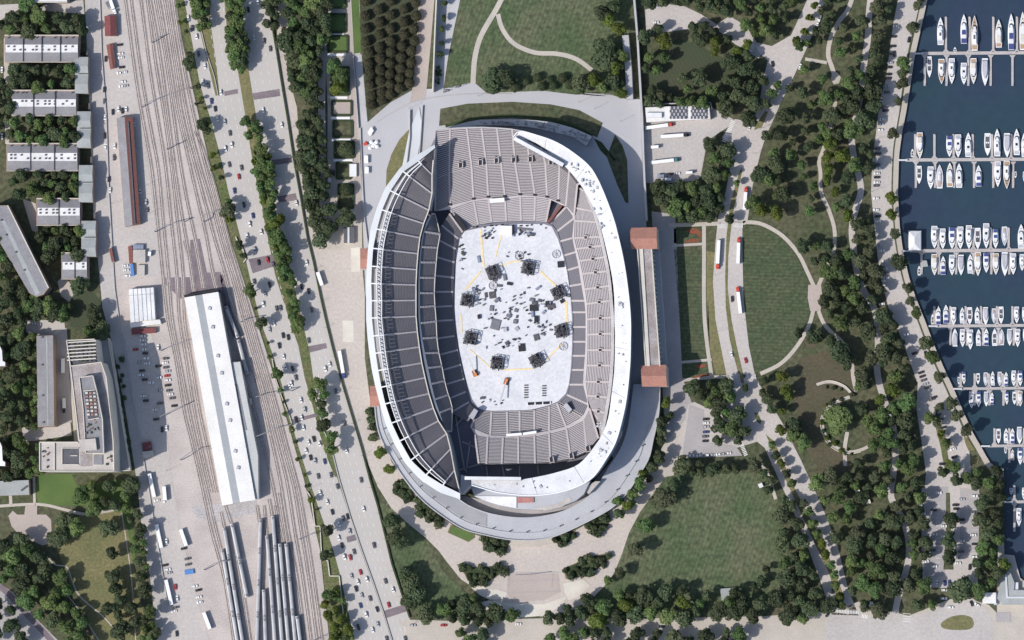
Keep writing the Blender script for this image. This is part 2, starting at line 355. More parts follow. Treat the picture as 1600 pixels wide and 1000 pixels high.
for q in ([(350,143),(371,139),(372,146),(351,150)], [(393,146),(436,139),(438,150),(397,156)], [(424,250),(455,246),(457,254),(426,258)], [(433,307),(462,302),(464,313),(436,316)],
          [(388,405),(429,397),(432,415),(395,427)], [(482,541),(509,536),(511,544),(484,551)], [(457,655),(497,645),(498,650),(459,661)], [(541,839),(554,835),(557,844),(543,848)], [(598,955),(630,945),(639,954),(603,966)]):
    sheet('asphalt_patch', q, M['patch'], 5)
# lane lines (dashed)
mb = MB()
def between(A, B, t, n=70):
    a = resample(A, n); b = resample(B, n); return [(p[0]+(q[0]-p[0])*t, p[1]+(q[1]-p[1])*t) for p, q in zip(a, b)]
for A, B, ts in ((WEST, MED, (.26,.44,.62,.80)), (MED, EAST, (.30,.50,.70))):
    for t in ts:
        L_ = resample(between(A, B, t), 150)
        for i in range(0, 148, 2):
            a = L_[i]; b = L_[i+1]; b = (a[0]+(b[0]-a[0])*.8, a[1]+(b[1]-a[1])*.8); o = offs([a, b], .32); o2 = offs([a, b], -.32)
            mb.face([P(*o[0], .22), P(*o[1], .22), P(*o2[1], .22), P(*o2[0], .22)])
mb.build('lane_markings', M['marking'], kind='structure')

# museum side: plaza, gardens, stadium forecourt
sheet('parking_plaza', [(436,-15),(452,-15),(448,110),(464,168),(470,260),(482,330),(500,378),(540,385),(562,372),(570,460),(570,560),(580,640),(612,722),(660,785),(720,830),(800,850),(870,845),(950,800),(1010,740),(1040,690),(1055,640),(1085,640),(1080,690),(1068,720),(1040,760),(1020,785),(985,830),(975,870),(950,910),(925,935),(890,960),(850,964),(800,955),(765,935),(720,905),(700,880),(685,860),(665,840),(640,820),(612,795),(590,760),(565,700),(550,650),(520,545),(509,500),(490,410),(470,310),(450,190),(432,80)], M['beige'], 1)
sheet('garden_ground', [(505,-15),(562,-15),(566,390),(510,390),(512,170)], M['path'], 2)
sheet('park_drive', [(497,35),(512,35),(508,160),(512,375),(500,378),(497,160)], M['drive'], 3)
strip('garden_walk', [(541,-15),(549,90),(553,170),(556,260),(563,345)], 8, M['pinkpave'], 3)
sheet('lawn_strip', [(548,-15),(560,-15),(565,82),(553,84)], M['bright'], 3)
sheet('walled_court', [(554,85),(565,85),(573,178),(575,198),(563,200)], M['concrete'], 3)
sheet('orchard_ground', [(560,-15),(660,-15),(648,80),(643,140),(606,158),(580,175),(575,190),(568,100)], M['lawn_curve'], 2)
sheet('north_plaza', [(578,188),(610,160),(646,140),(690,138),(740,128),(760,145),(850,142),(900,148),(935,143),(980,155),(1000,155),(1003,240),(1010,350),(1010,620),(960,720),(900,600),(600,600),(571,460),(566,330),(563,250),(563,200)], M['plaza'], 2)
strip('plaza_kerb', [(590,190),(615,175),(650,158),(700,149),(750,146),(800,146)], 1.4, M['asphalt'], 4)
sheet('promenade', [(655,-15),(680,-15),(672,80),(665,156),(640,160),(644,140),(650,80)], M['pinkpave'], 3)
sheet('stair_court', [(684,-15),(722,-15),(700,90),(692,145),(676,143),(680,60)], M['concrete'], 3)
sheet('hill_lawn', [(722,-15),(985,-15),(985,150),(935,150),(850,142),(760,145),(740,128),(692,146),(702,90)], M['lawn_diag'], 2)
strip('park_path', [(790,-15),(775,15),(752,55),(742,90),(739,130)], 8, M['path'], 3)
strip('park_path', [(778,22),(785,45),(803,68),(835,82),(870,84),(900,92),(925,110)], 7, M['path'], 4)
sheet('berm_lawn', [(688,170),(730,162),(800,159),(860,163),(905,172),(942,192),(933,215),(915,205),(860,190),(800,185),(750,187),(686,197)], M['grass'], 4, smooth=0)
strip('hedge_row', [(696,197),(740,186),(790,181),(840,184),(890,195),(926,212)], 5, M['hedge'], 5, kind='stuff')
sheet('plaza_lawn', [(640,201),(637,250),(625,262),(603,292),(604,265),(612,240),(624,218)], M['dry'], 4)
sheet('plaza_lawn', [(961,210),(973,228),(980,250),(982,318),(977,316),(965,290),(948,245)], M['grass'], 4)
sheet('plaza_lawn', [(928,216),(940,222),(962,250),(955,252),(938,235)], M['hedge'], 4)
sheet('east_walk', [(1018,330),(1055,335),(1066,590),(1085,640),(1040,690),(1030,520),(1022,400)], M['asphalt'], 2)
sheet('east_lawn', [(1053,390),(1103,388),(1110,562),(1067,566)], M['lawn'], 2)
sheet('flower_bed_ground', [(1053,357),(1098,355),(1100,377),(1053,380)], M['lawn'], 2)
strip('park_path', [(1045,352),(1080,351),(1105,350),(1165,348)], 6, M['path'], 3, smooth=0)
strip('park_path', [(1050,384),(1099,381)], 4, M['path'], 3, smooth=0)
strip('park_path', [(1100,350),(1100,400),(1101,500),(1112,590)], 6, M['path'], 4)
strip('park_path', [(1065,566),(1112,562)], 4, M['path'], 3, smooth=0)
sheet('garden_bed', [(1068,570),(1111,565),(1115,588),(1068,592)], M['lawn'], 2)
strip('park_path', [(1066,594),(1118,589),(1180,587)], 5, M['path'], 3, smooth=0)
for q in ([(1071,361),(1085,356),(1094,360),(1095,372),(1088,366),(1078,364)], [(1071,375),(1085,373),(1095,374),(1090,379),(1071,379)], [(1086,572),(1102,568),(1103,573),(1090,576)], [(1080,590),(1095,585),(1108,584),(1108,587),(1084,591)]):
    sheet('flower_bed', q, M['flowers'], 4, kind='stuff')

# service yard and top-right car park
sheet('car_park', [(1008,15),(1040,6),(1070,10),(1095,22),(1120,38),(1140,25),(1165,40),(1182,66),(1176,82),(1150,70),(1125,50),(1080,45),(1040,50),(1010,52)], M['drive'], 2)
sheet('service_yard', [(1000,165),(1112,168),(1145,186),(1150,190),(1105,220),(1095,275),(1090,282),(1024,287),(1006,285),(1003,230)], M['street'], 2)
DW = [(1182,66),(1168,110)]
sheet('park_drive', [(1268,-15),(1275,-15),(1290,0),(1262,72),(1240,120),(1218,165),(1196,215),(1188,240),(1176,290),(1168,345),(1160,350),(1160,400),(1162,470),(1170,540),(1180,588),(1192,610),(1222,660),(1252,720),(1286,795),(1308,850),(1325,920),(1342,962),(1300,962),(1288,925),(1264,860),(1240,800),(1215,745),(1195,700),(1183,690),(1110,712),(1068,716),(1062,712),(1075,632),(1085,628),(1110,640),(1150,620),(1136,590),(1126,540),(1118,500),(1114,440),(1118,380),(1122,340),(1134,300),(1143,250),(1150,232),(1128,215),(1148,186),(1172,190),(1187,160),(1193,120),(1200,95),(1184,80),(1180,66),(1206,72),(1236,55),(1252,20)], M['drive'], 3)
sheet('median_grass', [(1196,173),(1200,175),(1190,200),(1178,203),(1184,190)], M['dry'], 4)
sheet('median_grass', [(1158,262),(1160,266),(1156,285),(1148,320),(1143,350),(1138,400),(1137,450),(1143,500),(1152,545),(1161,583),(1163,600),(1158,598),(1150,570),(1140,530),(1134,480),(1133,430),(1135,370),(1140,325),(1150,285)], M['dry'], 4)
sheet('median_grass', [(1196,678),(1210,690),(1245,770),(1290,855),(1320,935),(1312,950),(1295,895),(1262,825),(1230,755)], M['dry'], 4)
sheet('verge', [(1104,392),(1118,395),(1116,450),(1118,500),(1130,560),(1137,584),(1118,585),(1108,540),(1104,470)], M['dry'], 2)
sheet('traffic_island', [(1179,644),(1184,645),(1190,658),(1188,663),(1182,658)], M['weeds'], 4)
sheet('car_park_surface', [(1077,632),(1100,640),(1103,690),(1150,697),(1160,712),(1066,716)], M['asphalt'], 4)
# crescent lawn
sheet('crescent_lawn', [(1163,351),(1190,354),(1218,369),(1243,398),(1260,430),(1268,465),(1262,505),(1244,540),(1216,568),(1182,584),(1170,530),(1163,470),(1161,400)], M['lawn'], 4)
strip('park_path', [(1165,347),(1190,350),(1222,368),(1247,396),(1263,428),(1272,448)], 6, M['path'], 5)
strip('park_path', [(1271,484),(1264,508),(1246,540),(1220,568),(1188,584)], 6, M['path'], 5)
sheet('round_court', [(1263,445),(1283,445),(1285,465),(1282,486),(1266,486),(1262,465)], M['pinkpave'], 6)
strip('park_path', [(1279,446),(1290,420),(1302,395),(1304,360),(1295,328),(1283,300),(1282,270),(1280,252),(1287,232),(1295,205),(1303,175),(1306,150)], 6, M['path'], 5)
strip('park_path', [(1279,486),(1287,505),(1300,520),(1316,535),(1330,560),(1333,590),(1338,612)], 6, M['path'], 5)
strip('park_path', [(1308,130),(1300,105),(1294,85),(1298,60),(1310,35),(1325,15),(1335,-15)], 7, M['path'], 5)
strip('park_path', [(1258,92),(1275,95),(1292,98)], 5, M['path'], 4, smooth=0)
sheet('round_court', [(1300,114),(1308,113),(1314,121),(1311,130),(1303,132),(1298,124)], M['path'], 6)
strip('promenade', [(1362,-15),(1358,20),(1356,60),(1350,100),(1346,140),(1338,180),(1331,212),(1334,245),(1342,275),(1345,300),(1336,330),(1331,360),(1334,390),(1338,420),(1350,455),(1363,475),(1370,500),(1372,540),(1370,570),(1374,600),(1385,635),(1395,665),(1400,700),(1396,740),(1392,775),(1405,800),(1418,835),(1420,870),(1412,905),(1402,940),(1398,965)], 10, M['drive'], 5)
sheet('memorial_lawn', [(1250,560),(1300,545),(1338,570),(1336,612),(1300,640),(1290,660),(1300,700),(1330,715),(1325,740),(1285,745),(1255,690),(1240,620)], M['brown'], 1)
strip('memorial_walk', [(1276,601),(1290,597),(1305,598),(1322,606),(1332,618)], 4.5, M['path'], 6)
strip('memorial_walk', [(1328,620),(1312,626),(1296,636),(1286,652),(1286,670),(1294,688),(1308,700),(1328,706),(1345,703),(1356,698)], 5, M['path'], 6)
strip('park_path', [(1324,675),(1320,700),(1321,728)], 6, M['path'], 7)
strip('memorial_bed', [(1322,630),(1306,634),(1294,644),(1290,660),(1294,676),(1304,690),(1320,698)], 5, M['hedge'], 6, kind='stuff')
# dirt patches
sheet('dirt', [(1255,528),(1275,530),(1278,540),(1262,545)], M['brown'], 2)
sheet('dirt', [(1312,225),(1326,215),(1327,235),(1312,240)], M['brown'], 2)
# harbour road and car parks
HL = [(1404,-15),(1403,0),(1396,35),(1390,80),(1384,125),(1374,160),(1370,200),(1363,250),(1361,300),(1366,350),(1371,400),(1378,440),(1388,480),(1405,520),(1420,560),(1434,600),(1432,640),(1440,690),(1447,740),(1440,800),(1440,850),(1442,910),(1453,918),(1520,920),(1530,930)]
HR = [(1441,-15),(1438,0),(1428,45),(1419,85),(1412,130),(1406,175),(1400,210),(1396,240),(1394,300),(1397,350),(1401,388),(1412,440),(1426,478),(1435,502),(1452,548),(1465,578),(1480,610),(1496,648),(1511,682),(1516,715),(1518,745),(1530,760),(1530,800),(1529,850),(1527,900),(1530,925)]
sheet('harbor_road', HL+HR[::-1], M['drive'], 2)
strip('planting_strip', HR[2:19], 2.2, M['grass'], 4)
sheet('car_park_surface', [(1440,762),(1482,760),(1480,800),(1476,900),(1445,905),(1440,850)], M['asphalt'], 3)
sheet('car_park_surface', [(1500,762),(1530,765),(1528,860),(1500,870)], M['asphalt'], 3)
sheet('median_grass', [(1478,770),(1484,770),(1486,830),(1490,890),(1474,890),(1478,830)], M['grass'], 4)
sheet('median_grass', [(1462,640),(1468,650),(1478,690),(1484,730),(1478,745),(1470,700),(1462,668)], M['weeds'], 4)
sheet('plaza_lawn', [(1505,680),(1512,685),(1524,704),(1513,704),(1508,692)], M['dry'], 4)
sheet('plaza_lawn', [(1516,712),(1530,715),(1528,724),(1516,724)], M['dry'], 4)
# bottom road
sheet('south_drive', [(622,968),(700,970),(850,966),(1000,966),(1190,963),(1300,955),(1342,940),(1352,946),(1420,962),(1450,950),(1480,938),(1500,932),(1545,945),(1560,960),(1606,968),(1606,1015),(640,1015)], M['path'], 3)
sheet('boulevard', [(1290,960),(1410,964),(1445,958),(1480,945),(1520,935),(1540,950),(1552,972),(1550,1015),(1290,1015)], M['street'], 4)
sheet('asphalt_patch', [(1556,957),(1578,957),(1580,972),(1556,972)], M['asphalt'], 6)
sheet('traffic_island', [(1470,975),(1485,964),(1505,961),(1519,966),(1521,978),(1510,984),(1478,983)], M['dry'], 5, smooth=4)
# south forecourt lawns
sheet('south_lawn', [(592,782),(612,795),(640,820),(672,850),(680,872),(695,895),(722,920),(740,935),(735,970),(665,968),(640,945),(622,900),(606,850)], M['lawn_diag'], 4)
sheet('park_lawn', [(1040,745),(1100,735),(1190,740),(1215,775),(1230,860),(1240,930),(1190,962),(860,968),(905,948),(940,925),(960,895),(972,865),(983,832),(1000,800)], M['lawn_diag'], 2)
strip('park_path', [(1190,728),(1200,742),(1212,780)], 5, M['path'], 4)
for q in ([(1018,80),(1060,60),(1100,75),(1150,100),(1170,90),(1185,120),(1140,150),(1110,165),(1015,155),(1012,110)],): sheet('lawn_patch', q, M['lawn_curve'], 1)
sheet('forecourt_steps', [(793,898),(872,896),(876,925),(850,938),(800,940),(792,925)], M['pinkpave'], 3)
sheet('paved_pad', [(535,501),(552,501),(553,535),(536,534)], M['cream'], 2)
sheet('paved_pad', [(548,388),(562,386),(563,424),(549,425)], M['cream'], 3)
sheet('paved_pad', [(736,918),(750,930),(765,937),(790,935),(792,926),(775,921),(762,921),(752,914)], M['cream'], 3)
sheet('paved_pad', [(735,945),(765,938),(800,943),(850,944),(885,932),(880,945),(850,962),(800,966),(770,958)], M['cream'], 4)
sheet('paved_pad', [(880,912),(912,905),(922,915),(905,932),(888,938),(882,925)], M['cream'], 5)
for q in ([(792,896),(876,894)], [(795,908),(874,906)], [(792,926),(876,924)], [(795,918),(795,897)], [(862,918),(864,896)]): strip('step_edge', q, .8, M['asphalt'], 6, smooth=0)
for i in range(9): strip('paving_joint', [(612+i*22,770+i*9),(600+i*24,800+i*8)] if i < 4 else [(680+(i-4)*70,870-(i%2)*4),(684+(i-4)*70,915)], .5, M['pinkpave'], 2, smooth=0)
strip('step_edge', [(806,898),(830,897),(862,893)], 1.2, M['train_dark'] if 'train_dark' in M else M['asphalt'], 7, smooth=0)
# residential ground
sheet('service_lane', [(38,500),(100,500),(104,530),(104,600),(112,680),(60,688),(36,690),(34,665),(58,662),(58,524),(42,520)], M['drive'], 1)
sheet('back_drive', [(85,524),(104,512),(110,600),(112,660),(86,664)], M['asphalt'], 2)
sheet('car_park_surface', [(-8,8),(130,0),(132,22),(85,18),(30,14),(0,32)], M['drive'], 1)
for q in ([(6,60),(14,60),(14,130),(6,130)], [(8,190),(16,190),(14,225),(8,225)], [(35,310),(56,318),(60,365),(50,360)], [(90,440),(100,430),(118,455),(108,472),(95,462)], [(104,530),(112,560),(124,690),(116,690)]): sheet('courtyard_paving', q, M['path'], 2)
sheet('courtyard_lawn', [(60,742),(112,740),(120,760),(190,748),(205,780),(212,880),(150,790),(60,790),(55,760)], M['bright'], 1)
sheet('courtyard_lawn', [(104,468),(140,450),(165,480),(168,520),(110,510)], M['lawn_curve'], 1)
sheet('dry_lawn', [(85,820),(140,800),(190,800),(200,830),(212,900),(225,960),(232,1015),(150,1015),(135,960),(105,900),(90,860)], M['dry'], 2)
strip('park_path', [(-5,791),(60,788),(100,796),(130,803),(160,800),(190,794)], 4.5, M['path'], 4)
strip('park_path', [(53,745),(54,790)], 4, M['path'], 4, smooth=0)
strip('park_path', [(16,770),(17,790)], 5, M['path'], 4, smooth=0)
strip('dirt_path', [(72,868),(86,882),(104,886),(112,905),(125,932),(160,962),(180,985)], 2, M['path'], 4)
strip('dirt_path', [(98,922),(125,955),(160,1010)], 1.6, M['path'], 4)
strip('dirt_path', [(190,800),(205,900),(212,1000)], 1.6, M['path'], 4)
sheet('playground', [(13,806),(20,798),(27,804),(38,804),(40,788),(58,790),(58,804),(72,804),(80,812),(81,840),(76,850),(66,852),(52,846),(28,834),(18,822)], M['pinkpave'], 5)
sheet('side_street', [(-10,905),(20,925),(55,965),(90,1000),(105,1015),(-10,1015)], M['asphalt'], 1)
strip('side_rail_lane', [(-10,912),(10,925),(40,958),(75,995),(90,1015)], 9, M['patch'], 3)
# crosswalk bars
mb = MB()
def zebra(a, b, n, length, z=0.30):
    for i in range(n):
        t = (i+.5)/n; c = (lerp(a[0],b[0],t), lerp(a[1],b[1],t)); dx, dy = b[0]-a[0], b[1]-a[1]; L_ = math.hypot(dx, dy); ux, uy = dx/L_, dy/L_; w_ = L_/n*.28
        q = [(c[0]+ux*s1*w_-uy*s2*length/2, c[1]+uy*s1*w_+ux*s2*length/2) for s1, s2 in ((-1,-1),(1,-1),(1,1),(-1,1))]
        mb.face([P(*k, z) for k in q])
for a_ in (((1121,353),(1134,353),7,7),((1146,352),(1161,352),8,7),((1141,588),(1156,588),7,6),((1165,588),(1181,588),8,6),((1184,72),(1176,86),8,22),((1146,188),(1131,222),14,7),((1288,954),(1342,957),22,5),((1406,958),(1428,960),1,0.8),((1406,962),(1428,964),1,0.8),((1406,966),(1428,968),1,0.8),((1406,970),(1428,972),1,0.8),((1158,693),(1166,712),8,6),((1346,962),(1356,964),4,6),((1130,622),(1134,634),5,8)): zebra(*a_)
for i in range(16):
    for x0, x1 in ((1440,1447),(1462,1469),(1519,1527)):
        y = 790+i*6.3; mb.face([P(x0,y,.26),P(x1,y,.26),P(x1,y+.5,.26),P(x0,y+.5,.26)])
mb.build('road_markings', M['marking'], kind='structure')
# ---------------------------------------------------------------- the stadium
ST = root('stadium', P(790,500,0), 'large oval concrete and glass football stadium with tiered grey seating round a white covered field', 'stadium')
def deck(name, F, Rr, zf, zr, rows, mats, aisle=True, label=None, under=True, parent=None):
    dk = bpy.data.objects.new(name, None); sc.collection.objects.link(dk); dk.parent = parent or ST; ORG[dk.name] = ORG[ST.name]
    if label: dk['label'] = label
    zfl = list(zf) if isinstance(zf, (list, tuple)) else [zf]*len(F); f3 = [P(*p, z_) for p, z_ in zip(F, zfl)]; r3 = [P(*p, zr) for p in Rr]
    for i in range(len(F)-1):
        mb = MB(); e = 0.65
        fa = (f3[i+1]-f3[i]); ra = (r3[i+1]-r3[i]); fl = min(.45, e/max(fa.length, .01)); rl = min(.45, e/max(ra.length, .01))
        a0, a1 = f3[i]+fa*fl, f3[i+1]-fa*fl; b0, b1 = r3[i]+ra*rl, r3[i+1]-ra*rl
        def at(s_, t, z):
            "z = (level fraction, extra height)"
            p = lerp(lerp(a0, b0, t), lerp(a1, b1, t), s_); return (p.x, p.y, lerp(lerp(zfl[i], zfl[i+1], s_), zr, z[0])+z[1])
        for r in range(rows):
            t0 = r/rows; t1 = (r+1)/rows; d = t1-t0; z = (t0, 0); z2 = (t1, 0); zs = (t0, .42); zt = (t0, .55)
            mb.face([at(0,t0,z), at(1,t0,z), at(1,t1,z), at(0,t1,z)], 0)
            mb.face([at(0,t1,z), at(1,t1,z), at(1,t1,z2), at(0,t1,z2)], 0)
            u0, u1 = t0+d*.42, t0+d*.98
            mb.face([at(0,u0,zs), at(1,u0,zs), at(1,u1,zt), at(0,u1,zt)], 1)
            mb.face([at(0,u0,z), at(1,u0,z), at(1,u0,zs), at(0,u0,zs)], 1)
        if under: mb.face([at(0,0,(0,-1)), at(0,1,(1,-3.5)), at(1,1,(1,-3.5)), at(1,0,(0,-1))], 0); mb.face([at(0,0,(0,-1)), at(1,0,(0,-1)), at(1,0,(0,0)), at(0,0,(0,0))], 0)
        mb.build('seating_section', mats, dk)
    if aisle:
        for i in range(len(F)):
            d = (r3[i]-f3[i]); 
            if d.length < 3: continue
            side = Vector((-d.y, d.x, 0)).normalized()*.72; mb = MB(); n = rows
            for k in range(n):
                p0 = f3[i]+d*(k/n); p1 = f3[i]+d*((k+1)/n); zt = p1.z+.12
                mb.face([(p0.x-side.x,p0.y-side.y,zt),(p0.x+side.x,p0.y+side.y,zt),(p1.x+side.x,p1.y+side.y,zt),(p1.x-side.x,p1.y-side.y,zt)])
                mb.face([(p0.x-side.x,p0.y-side.y,p0.z-.4),(p0.x+side.x,p0.y+side.y,p0.z-.4),(p0.x+side.x,p0.y+side.y,zt),(p0.x-side.x,p0.y-side.y,zt)])
            mb.build('aisle', M['aisle'], dk)
    return dk
# picture-plane curves of the decks
Bf = [(675,273),(675,302),(670,328),(662,349),(656,371),(653,396),(651,421),(650,445),(650,469),(650,494),(652,518),(655,542),(659,567),(664,590),(670,615),(677,638),(685,658),(698,678),(704,702),(710,735)]
Ao = [(654,252),(630,268),(610,298),(597,328),(589,358),(583,388),(581,416),(580,443),(581,470),(581,497),(584,525),(587,552),(591,579),(596,605),(602,631),(612,661),(625,689),(642,719),(666,742),(692,758)]
Oo = [(650,243),(624,264),(602,293),(588,327),(579,357),(575,387),(573,416),(572,443),(572,470),(572,497),(574,525),(577,552),(581,579),(587,606),(594,633),(603,664),(616,693),(633,724),(657,750),(688,770)]
Cc = [(a[0]+(b[0]-a[0])*.13, a[1]+(b[1]-a[1])*.13) for a, b in zip(Ao, Bf)]
Cc = [(679,230)]+Cc+[(717,768)]; Bf2 = [(677,250)]+Bf+[(719,772)]
ZF = [39,36,31.5,28]+[26]*13+[27,29,32,37,40]
assert len(ZF) == len(Bf2), (len(ZF), len(Bf2))
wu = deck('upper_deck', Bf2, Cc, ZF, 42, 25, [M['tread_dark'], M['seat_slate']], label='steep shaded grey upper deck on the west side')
Mf = [(680,334),(688,366),(684,387),(682,410),(680,434),(679,458),(680,478),(682,502),(683,527),(686,551),(691,572),(695,595),(701,617),(707,637),(706,674)]
Mr = [(675,334),(663,362),(659,386),(657,410),(656,434),(656,458),(656,480),(657,505),(660,529),(664,552),(669,575),(674,600),(680,624),(687,645),(697,674)]
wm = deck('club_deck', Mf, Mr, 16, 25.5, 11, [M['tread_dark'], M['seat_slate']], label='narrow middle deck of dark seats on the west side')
Lf = [(723,363),(716,373),(712,389),(710,410),(709,434),(708,456),(707,478),(708,500),(710,525),(715,547),(720,570),(725,592),(728,612),(733,628),(743,641)]
Lr = [(702,334),(690,352),(680,372),(677,400),(675,430),(674,456),(673,480),(674,502),(677,530),(681,556),(686,580),(692,602),(697,625),(704,645),(730,658)]
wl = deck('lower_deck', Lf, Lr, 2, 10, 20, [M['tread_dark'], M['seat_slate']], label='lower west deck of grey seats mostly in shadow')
Nf = [(727,361),(747,351),(768,347),(791,346),(814,345),(835,345),(853,347)]
Nr = [(703,327),(740,314),(763,312),(789,312),(813,308),(836,308),(860,312)]
nl = deck('lower_deck', Nf, Nr, 2, 9, 14, [M['tread'], M['seat_pale']], label='pale lower deck of seats at the north end')
N2f = [(680,330),(703,322),(740,313),(763,310),(789,309),(813,306),(836,307),(855,310),(872,316),(884,322),(897,336)]
N2m = [(681,280),(702,271),(737,262),(760,258),(783,257),(805,256),(828,255),(852,256),(874,262),(889,272),(902,288)]
N2r = [(681,202),(703,200),(729,198.5),(752,198),(776,199),(800,201),(821,205),(842,214),(868,232),(890,255),(908,286)]
nu = deck('upper_deck', N2f, N2m, 11, 19, 21, [M['tread'], M['seat_grey']], label='upper deck of pinkish grey seats at the north end')
nv = deck('top_deck', N2m, N2r, 19.5, 27, 23, [M['tread'], M['seat_grey']], label='topmost bank of seats at the north end')
Ef = [(860,349),(871,361),(876,377),(882,399),(887,422),(890,447),(893,470),(895,488),(896,511),(896,534),(895,556),(894,578),(890,601),(886,617),(873,629)]
Er = [(884,324),(897,341),(894,372),(899,394),(904,417),(908,444),(913,470),(915,488),(915,511),(915,534),(914,556),(912,578),(911,601),(919,632),(911,650)]
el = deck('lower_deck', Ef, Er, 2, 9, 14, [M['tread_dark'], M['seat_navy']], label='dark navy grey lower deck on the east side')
E2f = [(903,292),(899,325),(897,345),(896,372),(900,389),(905,408),(909,428),(913,452),(916,475),(917,499),(917,523),(917,547),(916,571),(914,596),(917,618),(924,640),(931,662),(936,682)]
E2r = [(912,299),(925,330),(930,347),(936,370),(939,384),(943,402),(947,424),(950,447),(952,470),(954,496),(954,521),(954,547),(953,571),(951,597),(948,621),(944,645),(940,666),(938,684)]
eu = deck('upper_deck', E2f, E2r, 10, 26, 15, [M['tread'], M['seat_grey']], label='broad upper deck of brownish grey seats on the east side')
Sf = [(746,641),(768,643),(792,643),(812,642),(835,641),(858,635),(870,630)]
Sr = [(734,657),(752,677),(793,681),(812,679),(835,677),(858,673),(909,652)]
Sr = [(736,668),(766,680),(793,681),(812,679),(835,677),(858,673),(884,666)]
sl = deck('lower_deck', Sf+[(873,630)], Sr+[(910,651)], 2, 9, 14, [M['tread'], M['seat_grey']], label='lower deck of grey seats at the south end')
S2f = [(742,679),(762,683),(786,684),(810,683),(835,681),(858,677),(885,670),(912,656),(921,638)]
S2r = [(748,724),(760,725),(784,725),(810,724),(836,724),(860,723),(892,717),(917,706),(935,685)]
su = deck('upper_deck', S2f, S2r, 10.5, 23, 19, [M['tread'], M['seat_grey']], label='upper deck of grey seats at the south end')
# concrete walks between the decks
mb = MB()
ribbon(mb, N2f, 10.6, Nr[:1]+Nr[1:]+[(884,323),(897,338)], 9.6, n=30)
ribbon(mb, [(884,323)]+Er[1:], 9.3, E2f[1:15]+[(921,640)], 9.6, n=40)
ribbon(mb, Sr+[(910,651)], 9.2, S2f, 10.2, n=30)
mb.build('concourse', M['aisle'], ST)
mb = MB(); ribbon(mb, E2r, 26.2, offs(E2r, -5.5), 27.2, n=60); mb.build('rear_walk', M['gravelbed'], ST)
mb = MB()    # dark concourse floor and structure under everything
mb.prism([(p.x, p.y) for p in PL([(640,300),(680,215),(760,203),(830,207),(900,260),(950,360),(965,480),(960,600),(930,700),(890,745),(800,772),(735,765),(690,700),(640,600),(625,470)], 0)], 0, 1.0, 0); mb.build('base_slab', M['void'], ST)
for a, b in (((712,650),(726,735)),((722,690),(745,700)),((716,735),(760,722)),((728,738),(735,690)),((712,665),(735,640)),((785,728),(788,745)),((812,728),(812,745)),((760,728),(762,745)),((840,727),(842,742))):
    mb = MB(); mb.bar(P(*a,1.6), P(*b,1.6), 1.0, .8); mb.build('floor_walkway', M['aisle'], ST)
# mid aisle walls: fronts of the decks
mb = MB()
def wallz(mb, A, Z, up, dn, m=0):
    for p, q, z1, z2 in zip(A, A[1:], Z, Z[1:]):
        a = P(*p, z1+up); b = P(*q, z2+up); a0 = dn if dn >= 0 else z1+dn; b0 = dn if dn >= 0 else z2+dn
        mb.face([(a.x,a.y,a0),(b.x,b.y,b0),b,a], m)
wallz(mb, Bf2, ZF, .9, -1.2); wall(mb, Mf, 16.9, 14.5); mb.build('deck_fascia', M['concrete'], ST)
mb = MB(); ribbon(mb, Bf2[4:17], 24.9, Mr, 26.2, n=50); mb.build('suite_front', M['suite_glass'], ST)
mb = MB(); ribbon(mb, spline(offs(Mf, 1.2), 2), 16.95, spline(offs(Mf, 0), 2), 16.95); mb.build('parapet', M['cream'], ST); mb = MB()

for p, q, z1, z2 in zip(Bf2, Bf2[1:], ZF, ZF[1:]): mb.bar(P(*p, z1+1), P(*q, z2+1), .8, .5)
mb.build('parapet', M['cream'], ST)
# field surround wall
EDGE = [(727,361),(747,351.5),(791,346.5),(835,345.5),(853,347.5),(862,351),(871,362),(876,378),(882,400),(887,423),(890,448),(893,471),(895,489),(896,512),(896,535),(895,557),(894,579),(890,602),(886,618),(873,630),(858,635),(835,641),(812,642),(768,643),(746,641),(733,628),(725,592),(715,547),(708,500),(708,456),(710,410),(716,373),(723,363),(727,361)]
mb = MB(); wall(mb, EDGE, 2.1, 0.3); wall(mb, EDGE[::-1], 2.6, 0.3); mb.build('field_wall', M['concrete'], ST)
sheet('playing_field', [(726,361),(760,354),(800,350),(850,350),(862,354),(872,374),(880,400),(886,425),(891,460),(894,500),(894,540),(892,575),(889,600),(884,615),(872,627),(858,633),(830,640),(800,643),(760,642),(748,638),(738,624),(731,603),(724,577),(718,550),(714,520),(710,480),(711,440),(713,390),(718,370)], M['fieldfloor'], 22)
# west rim: canopy, beams, catwalk
mb = MB(); Ox = [(679,226)]+Oo+[(719,780)]; Ax = [(680,231)]+Ao+[(719,771)]
ribbon(mb, Ox, 43.2, Ax, 44.6, n=80); wall(mb, resample(Ox, 80), 43.2, 38.0, 1)
mb.build('rim_canopy', [M['canopy'], M['bluewall']], ST)
mb = MB()
for i in range(len(Ao)):
    mb.bar(P(*Ao[i], 44.8), P(*Cc[i+1], 42.6) if False else P(Ao[i][0]+(Bf[i][0]-Ao[i][0])*.24, Ao[i][1]+(Bf[i][1]-Ao[i][1])*.24, 44.8), 0.9, 0.8)
for fr in (.12, .22):
    L_ = spline([(a[0]+(b[0]-a[0])*fr, a[1]+(b[1]-a[1])*fr) for a, b in zip(Ao, Bf)], 3)
    for p, q in zip(L_, L_[1:]): mb.bar(P(*p, 45.2), P(*q, 45.2), .55, .5)
mb.build('rim_beam', M['white'], ST)
mb = MB(); L1 = resample([(a[0]+(b[0]-a[0])*.12, a[1]+(b[1]-a[1])*.12) for a, b in zip(Ao, Bf)][3:16], 110); L2 = resample([(a[0]+(b[0]-a[0])*.22, a[1]+(b[1]-a[1])*.22) for a, b in zip(Ao, Bf)][3:16], 110)
